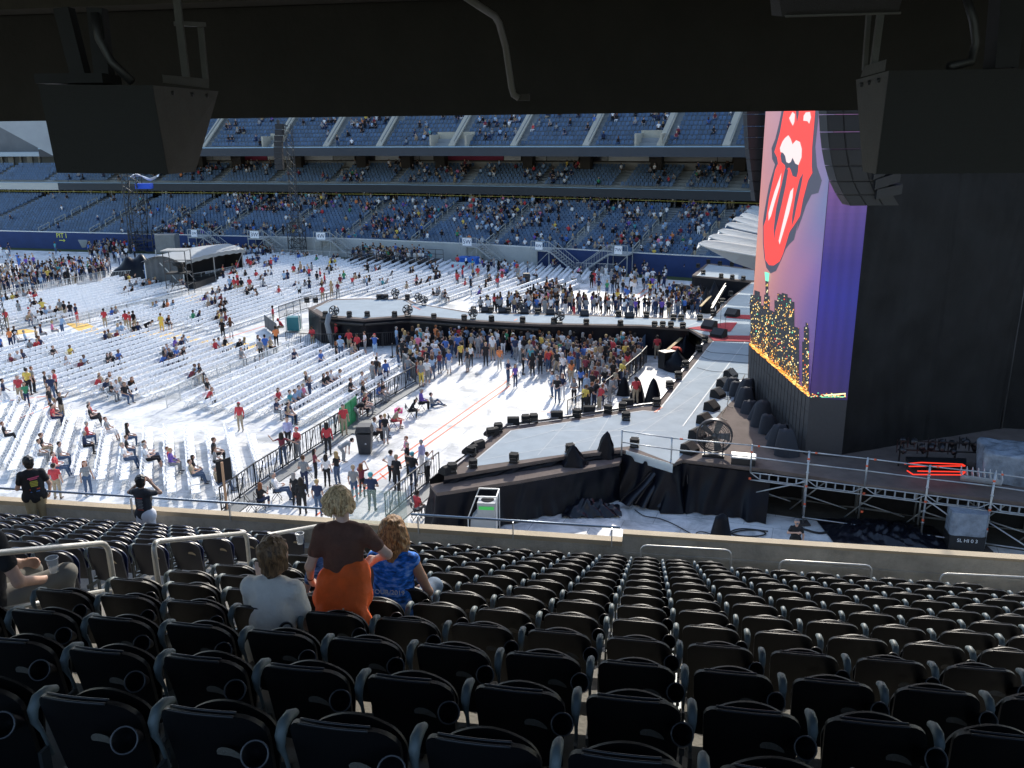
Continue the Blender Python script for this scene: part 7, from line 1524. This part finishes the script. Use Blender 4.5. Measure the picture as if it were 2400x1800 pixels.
# small items people carry
def small(name, label, cat, pos, size, mt, rz=0.):
    t = thing(name, label, cat, pos); m = MB(); m.box(np.asarray(pos)+V(0, 0, size[2]/2), size, V(math.cos(rz), math.sin(rz), 0)); b_ = m.build('body', mt, t); m = MB(); m.tube([np.asarray(pos)+V(-size[0]*.3, 0, size[2]), np.asarray(pos)+V(0, 0, size[2]*1.5), np.asarray(pos)+V(size[0]*.3, 0, size[2])], .02, 5); m.build('handle', mt, t)
small('hand_bag', 'bright pink bag on a chair beside the black barricade', 'bag', G(935, 985)+V(0, 0, .45), (.45, .3, .25), mat('pink_bag', (.85, .08, .3), .6))
for px, c, l in [((860, 1148), 'white', 0)]: pass
# black folding chairs by the barricade
def blackchair(px, rz, label):
    g = G(*px); t = thing('black_chair', label, 'chair', (0, 0, 0), 'black folding chairs in the pit'); s, b_, f = chair_parts(); bl = m_black
    s.build('seat', bl, t); b_.build('backrest', bl, t); f.build('frame', bl, t); t.location = [float(q) for q in g]; t.rotation_euler = (0, 0, rz)
for px, l in [((590, 1200), 'black folding chair at the near end of the barricade'), ((612, 1196), 'black folding chair under the woman in the black tank top'), ((650, 1172), 'black folding chair under the man in the white shirt'), ((722, 1120), 'black folding chair behind the grey shirted man at the barricade'), ((878, 1036), 'black folding chair right of the tall bin'), ((893, 1026), 'black folding chair under the navy dressed person'), ((922, 1004), 'black folding chair beside the pink bag'), ((962, 980), 'black folding chair under the black dressed woman by the barricade'), ((987, 962), 'black folding chair under the purple shirt'), ((978, 1216), 'black folding chair of the guard at the near right barricade')]: blackchair(px, -1.3, l)
# ------------------------------------------------------------------ the people in the stand around us
def obj_sdf(name, prims, vox, m, parent, k=.025, noise=0., ns=30., cut=None):
    P, F, R = sdf(prims, vox, k, noise, ns, cut)
    mats = m if isinstance(m, list) else [m]
    me = mesh_from(name, P, F, (np.minimum(R, len(mats)-1) if len(mats) > 1 else None), mats); o = bpy.data.objects.new(name, me); COL.objects.link(o); o.parent = parent; ORG[o.name] = V(0, 0, 0); return o
def infl(prims, regs, g): return [(p[0], p[1], p[2]+g, p[3]+g, p[4]) + tuple(p[5:]) for p in prims if p[4] in regs]
def hero(label, pose, head_px, dist, rz, skin, hairc, shirt, trous, over=None, fem=False, long_=False, hx=(0, 0), sleeves=1, fat=1., hairp=None, cap=False, sc=None, hairnoise=.006, group='people in the seats around the viewer', seatz=None, shirt_hem=0.0, legs_bare=False, headh=None, extra_hair=None, sk_tone=None):
    P, H = figure(pose, fem, long_, True, cap, hx, fat, over)
    hc = np.array(H[0][0])-V(0, -.02, .045)
    if extra_hair: H = H+extra_hair(hc)
    tgt = AT(*head_px, dist); sc = sc or 1.0; c, s = math.cos(rz), math.sin(rz); off = V(hc[0]*c-hc[1]*s, hc[0]*s+hc[1]*c, hc[2])*sc; loc = tgt-off
    t = thing('person', label, 'person', (0, 0, 0), None); t.location = [float(q) for q in loc]; t.rotation_euler = (0, 0, rz); t.scale = (sc,)*3
    sk = mat('hero_skin_'+label[10:16].strip().replace(' ', '_'), sk_tone or SKIN[skin][1], .5, var=.08, scale=30); lip = mat('lips', (.45, .14, .12), .5); eye = mat('eye', (.05, .04, .035), .2)
    B = [(p[0], p[1], p[2]-(.004 if p[4] in (2, 3) else 0), p[3]-(.004 if p[4] in (2, 3) else 0), 0 if p[4] in (0, 2, 3, 5, 6, 9) else 1 if p[4] == 7 else 2 if p[4] == 8 else 3)+tuple(p[5:]) for p in P]
    obj_sdf('body', B, .0095, [sk, lip, eye, m_black], t, .02)
    reg = [p for p in P if p[4] == 2]+([p for p in P if p[4] == 5] if sleeves > 1 else [])
    pel = [p for p in P if p[4] == 3][:1]
    obj_sdf('shirt', infl(reg, (2, 5), .012)+[(p[0], p[1], p[2]+.016, p[3]+.016, 2)+tuple(p[5:]) for p in pel], .011, shirt, t, .035, .0022, 38)
    lg = [p for p in P if p[4] in ((3, 6) if not legs_bare else (3,))]
    obj_sdf('trousers', [(p[0], p[1], p[2]+.009, p[3]+(.009 if not legs_bare else .03), 3)+tuple(p[5:]) for p in lg], .013, trous, t, .03, .002, 30)
    ho = obj_sdf('cap' if cap else 'hair', H, .0058, hairc, t, .022, hairnoise, 62)
    if cap:
        obj_sdf('hair', [(np.array(H[1][0])-V(0, 0, .03), np.array(H[1][1])-V(0, 0, .02), .086, .086, 1)], .009, hairp or mat('hair_dark', HAIRC['dark'], .6), t, .02, .004, 60)
    return t, P, H
def hair_mat(name, c1, c2, sc=55):
    m = bpy.data.materials.new(name); m.use_nodes = True; n = m.node_tree.nodes; L = m.node_tree.links; b = n['Principled BSDF']; b.inputs['Roughness'].default_value = .55
    tc = n.new('ShaderNodeTexCoord'); mp = n.new('ShaderNodeMapping'); mp.inputs['Scale'].default_value = (1, 1, .22); L.new(tc.outputs['Object'], mp.inputs[0]); t = n.new('ShaderNodeTexNoise'); t.inputs['Scale'].default_value = sc; t.inputs['Detail'].default_value = 6; t.inputs['Distortion'].default_value = 1.2; L.new(mp.outputs[0], t.inputs[0])
    r = n.new('ShaderNodeValToRGB'); r.color_ramp.elements[0].position = .38; r.color_ramp.elements[1].position = .62; r.color_ramp.elements[0].color = (*c1, 1); r.color_ramp.elements[1].color = (*c2, 1); L.new(t.outputs['Fac'], r.inputs[0]); L.new(r.outputs[0], b.inputs['Base Color'])
    bp = n.new('ShaderNodeBump'); bp.inputs['Strength'].default_value = .8; bp.inputs['Distance'].default_value = .01; L.new(t.outputs['Fac'], bp.inputs['Height']); L.new(bp.outputs[0], b.inputs['Normal']); return m
h_blond = hair_mat('blond_hair', (.30, .17, .07), (.85, .60, .33)); h_brown = hair_mat('brown_hair', (.07, .035, .015), (.22, .12, .055)); h_red = hair_mat('auburn_hair', (.14, .06, .02), (.50, .27, .10)); h_dark = hair_mat('dark_hair', (.012, .01, .008), (.05, .035, .025))
cl_brown = mat('brown_knit', (.13, .06, .042), .85, var=.12, scale=12, bump=1.0, bscale=9); cl_wht = mat('grey_white_tee', (.85, .78, .70), .85, var=.08, scale=6, bump=.9, bscale=10)
cl_or = mat('orange_jacket', (.9, .14, .02), .7, var=.15, scale=6, bump=1.0, bscale=8); cl_je = mat('denim', (.16, .22, .30), .85, var=.15, scale=20); cl_blk = mat('black_tee', (.013, .013, .016), .85, var=.2, scale=8, bump=.2)
# tie-dye
def dye(name, c, seedv=0., white_low=False):
    m = bpy.data.materials.new(name); m.use_nodes = True; n = m.node_tree.nodes; L = m.node_tree.links; b = n['Principled BSDF']; b.inputs['Roughness'].default_value = .85
    tc = n.new('ShaderNodeTexCoord'); sp = n.new('ShaderNodeSeparateXYZ'); L.new(tc.outputs['Object'], sp.inputs[0])
    t = n.new('ShaderNodeTexNoise'); t.inputs['Scale'].default_value = 16; t.inputs['Detail'].default_value = 4; mp = n.new('ShaderNodeMapping'); mp.inputs['Location'].default_value = (seedv, 0, 0); mp.inputs['Scale'].default_value = (1, 1, 2.2); L.new(tc.outputs['Object'], mp.inputs[0]); L.new(mp.outputs[0], t.inputs[0])
    r = n.new('ShaderNodeValToRGB'); e = r.color_ramp.elements; e[0].position = .35; e[0].color = (*[q*.25 for q in c], 1); e[1].position = .72; e[1].color = (*[min(1, q*1.2+.3) for q in c], 1); k = e.new(.52); k.color = (*c, 1); L.new(t.outputs['Fac'], r.inputs[0])
    if white_low:
        r2 = n.new('ShaderNodeValToRGB'); e = r2.color_ramp.elements; e[0].position = 0; e[0].color = (.7, .03, .04, 1); e[1].position = .5; e[1].color = (0, 0, 0, 0); k = e.new(.16); k.color = (.7, .03, .04, 1); k = e.new(.2); k.color = (.7, .66, .68, 1); k = e.new(.34); k.color = (.7, .66, .68, 1); k = e.new(.42); k.color = (0, 0, 0, 0)
        mr = n.new('ShaderNodeMapRange'); mr.inputs[1].default_value = .40; mr.inputs[2].default_value = .90; L.new(sp.outputs['Z'], mr.inputs[0]); L.new(mr.outputs[0], r2.inputs[0]); mx = n.new('ShaderNodeMixRGB'); L.new(r2.outputs['Alpha'], mx.inputs[0]); L.new(r.outputs[0], mx.inputs[1]); L.new(r2.outputs[0], mx.inputs[2]); L.new(mx.outputs[0], b.inputs['Base Color'])
    else: L.new(r.outputs[0], b.inputs['Base Color'])
    return m
d_blue = dye('blue_tie_dye', (.01, .20, .85), 0, True); d_kid = dye('pale_tie_dye', (.12, .25, .55), 5)
def messy(n, r0, r1, spread, ln, seed=3):
    def f(P):
        q = np.random.default_rng(seed); out = []; hc = np.array(P)+V(0, -.015, .03)
        for i in range(n):
            a = q.uniform(0, 2*math.pi); el = q.uniform(-.5, 1.1); d = V(math.cos(a)*math.cos(el), math.sin(a)*math.cos(el)*.9-.1, math.sin(el)); s = hc+d*.085; e = s+V(d[0]*spread, d[1]*spread-.01, -ln*q.uniform(.4, 1.)+d[2]*spread*.5); out.append((s, e, r0, r1, 1))
        return out
    return f
fz = messy(170, .011, .005, .038, .05, 5); fz.hc = (-.01, .0, 1.66)
t, P, H = hero('woman with windblown blond hair in a brown top, orange jacket tied at her waist', 'front', (795, 1178), 6.15, -.05, 3, h_blond, cl_brown, mat('dark_trousers', (.02, .02, .025), .8),
    over=dict(lean=.16, e=((-.27, -.05, 1.15), (.36, .05, 1.22)), w=((-.30, .15, .99), (.20, .24, 1.12)), hn=((.8, .3, .5), (-1, .2, .3)), curl=(.6, .5)), fem=True, hx=(-.5, -.25), extra_hair=fz, sc=1.02, hairnoise=.004)
Tj = lambda p: T_((0, 0, .95), .16, p)
J = [(Tj((-.06, 0, 1.04)), Tj((.06, 0, 1.09)), .140, .140, 0, ((0, 1, 0), .92)), (Tj((-.08, -.02, .93)), Tj((.08, -.02, .93)), .14, .14, 0, ((0, 1, 0), .85)), (Tj((-.07, -.10, .80)), Tj((.08, -.10, .80)), .13, .13, 0, ((0, 1, 0), .7)), (Tj((-.02, -.13, .66)), Tj((.12, -.13, .70)), .12, .12, 0, ((0, 1, 0), .5)), (Tj((.03, -.14, .52)), Tj((.06, -.14, .56)), .08, .09, 0, ((0, 1, 0), .5)), (Tj((-.17, .02, .9)), Tj((-.20, .05, .60)), .06, .045, 0), (Tj((-.12, .04, 1.06)), Tj((-.17, .08, .95)), .045, .05, 0)]
jk = obj_sdf('jacket', J, .010, cl_or, t, .05, .008, 21)
jk['label'] = 'orange jacket tied round the waist'
m = MB(); # white print on the jacket
rs = np.random.default_rng(4)
for i, (x, z, w, h) in enumerate([(.05, .86, .05, .022), (.075, .83, .022, .04), (.045, .80, .02, .05), (.09, .79, .02, .05), (.067, .775, .06, .014), (.06, .745, .07, .012), (.04, .875, .012, .03), (.1, .85, .014, .03)]):
    c = Tj((x, -.202, z)); m.box(c, (w, .006, h), (1, .25, .2*((i % 3)-1)))
o = m.build('print', mat('print_white', (.75, .7, .6), .8), jk)
m = MB(); w = T_((0, 0, .95), .16, (-.30, .15, .99)); e_ = T_((0, 0, .95), .16, (-.27*.9, -.05, 1.15)); q = w+(e_-w)*.12; m.tube([q-(w-e_)*.01, q+(w-e_)*.04], .031, 12); m.build('bracelet', m_black, t)
fz2 = messy(170, .013, .006, .045, .15, 8); fz2.hc = (0, -.02, 1.345)
t, P, H = hero('seated woman with wavy auburn hair in a blue tie-dye sleeveless shirt', 'sit', (922, 1246), 7.15, -.12, 1, h_red, d_blue, cl_je, over=dict(bare=1, lean=.12, e=((-.24, .12, 1.13), (.29, .10, 1.10)), w=((-.1, .3, 1.08), (.17, .30, 1.02)), pel=(0, 0, .56), k=((-.13, .43, .55), (.24, .42, .58))), fem=True, long_=True, fat=1.12, extra_hair=fz2, sc=1.12, hairnoise=.004)
hd0 = np.array(H[0][0])
m = MB(); z0 = .79
o = text_mesh('lettering', 'TOUR/2019', .055, (-.0, -.175, .84), (1, 0, 0), (0, 0.05, 1), mat('pale_print', (.55, .65, .75), .8), t, .002); ORG[t.name] = V(0, 0, 0)
t, P, H = hero('seated person with short brown hair in a pale grey t-shirt holding a phone', 'sit', (641, 1300), 5.6, -.2, 0, h_brown, cl_wht, mat('grey_slacks', (.12, .11, .10), .8), over=dict(lean=.18, e=((-.25, .14, 1.16), (.24, .10, 1.13)), w=((-.10, .34, 1.22), (.08, .36, 1.10))), fem=True, fat=1.08, sc=1.06, hairnoise=.006, extra_hair=(lambda h: [(h+V(0, -.03, .02), h+V(0, -.045, -.08), .085, .066, 1), (h+V(-.05, -.01, .0), h+V(-.065, -.01, -.07), .05, .035, 1), (h+V(.05, -.01, .0), h+V(.065, -.01, -.07), .05, .035, 1)]))
loc = AT(612, 1340, 5.7); th = thing('mobile_phone', 'phone in a pale pink case held up by the person in the grey t-shirt', 'phone', loc); m = MB(); m.box(loc, (.075, .012, .15), (1, .1, -.08), (0, 1, .25)); m.build('case', mat('pink_case', (.6, .45, .38), .5), th); m = MB(); m.box(loc+V(0, .009, 0), (.068, .004, .14), (1, .1, -.08), (0, 1, .25)); m.build('screen', mat('phone_glass', (.02, .02, .02), .1), th)
hero('child in pale tie-dye partly hidden behind the blond woman', 'sit', (768, 1268), 7.1, .3, 0, h_blond, d_kid, cl_je, fem=True, long_=True, sc=.86, extra_hair=None, over=dict(lean=.2, e=((-.30, .05, 1.12), (.24, .10, 1.13)), w=((-.22, .25, 1.02), (.08, .36, 1.10))))
# standing by the parapet
def at_z(px, py, z): d = ray(px, py); return (z-CH)/d[2]*d[1]
tman, P, H = hero('man in black cap and black printed tee with khaki shorts at the parapet', 'front', (66, 1084), at_z(66, 1084, 9.66), .55, 0, m_black, cl_blk, mat('khaki_shorts', (.36, .29, .17), .85), over=dict(e=((-.27, .02, 1.14), (.29, 0, 1.13)), w=((-.2, .26, 1.15), (.27, .1, .93))), cap=True, fat=1.22, sc=1.04, hx=(-.3, 0))
m = MB()
for i, (z, c, w) in enumerate([(1.36, (.7, .12, .22), .20), (1.33, (.7, .12, .22), .14), (1.28, (.55, .5, .08), .13), (1.25, (.55, .5, .08), .14), (1.22, (.55, .5, .08), .13), (1.19, (.55, .5, .08), .12), (1.12, (.65, .1, .06), .18), (1.07, (.08, .2, .5), .16)]):
    m.mat(mat('print_%d' % i if False else ['print_pink', 'print_yellow', 'print_redd', 'print_bluee'][(i > 1)+(i > 5)+(i > 6)], c, .8)); m.box((.02, -.143 if z > 1.15 else -.128, z), (w, .01, .018), (1, 0, .1 if i < 2 else 0))
m.build('back_print', None, tman)
twom, P, H = hero('woman in dark cap and white shorts raising both arms at the parapet', 'photo', (330, 1128), at_z(330, 1128, 9.56), -.25, 1, m_black, mat('charcoal_tee', (.03, .032, .04), .85, var=.15), mat('white_shorts', (.7, .72, .78), .8), over=dict(e=((-.42, .1, 1.33), (.32, .16, 1.36)), w=((-.13, .12, 1.55), (.12, .14, 1.56))), fem=True, cap=True, legs_bare=True, fat=1.12, sc=.99)
m = MB()
for i in range(9): m.mat(mat('print_redd', (.65, .1, .06), .8) if i in (0, 8) else mat('print_grey', (.3, .3, .3), .8)); m.box((.02, -.13, 1.33-.03*i), (.1 if i % 2 else .13, .01, .01))
m.build('back_print', None, twom)
hero('person in a dark t-shirt cut by the left edge, forearm resting on the knee', 'sit', (-52, 1180), 6.3, -.5, 0, h_dark, cl_blk, mat('grey_trousers', (.20, .19, .17), .85), over=dict(lean=.1, e=((-.25, .08, 1.13), (.31, .06, 1.12)), w=((-.14, .32, 1.06), (.24, .30, 1.03)), k=((-.13, .43, .53), (.26, .45, .6)), curl=(.4, .25)), fat=1.1, sc=1.15)
hero('stage hand in black with a cap standing behind the high wall', 'front', (1868, 1224), at_z(1868, 1224, 1.62), 2.9, 0, mat('cap_grey', (.12, .13, .15), .7), cl_blk, mat('grey_shorts', (.07, .08, .08), .85), over=dict(e=((-.27, .02, 1.14), (.30, .05, 1.2)), w=((-.26, .1, .93), (-.02, .24, 1.32))), cap=True, fat=1.15, hx=(0, -.5))
# cups
for px, d, l in [((124, 1324), 6.2, 'clear plastic cup standing on a seat left of the hand rail'), ((703, 1262), 8.6, 'clear plastic cup in the seats beside the rail behind the blond woman')]:
    p = AT(*px, d); t = thing('plastic_cup', l, 'cup', p, 'clear plastic cups'); m = MB(); m.lathe([(.0, -.06), (.032, -.06), (.045, .06), (.048, .062)], p, 16); gm2 = mat('clear_cup', (.8, .85, .9), .1); gm2.node_tree.nodes['Principled BSDF'].inputs['Alpha'].default_value = .35; m.build('cup', gm2, t)
    m = MB(); m.tube([p+V(.046*math.cos(a), .046*math.sin(a), .062) for a in np.linspace(0, 2*math.pi, 17)], .003, 5, False); m.build('rim', m_white, t)
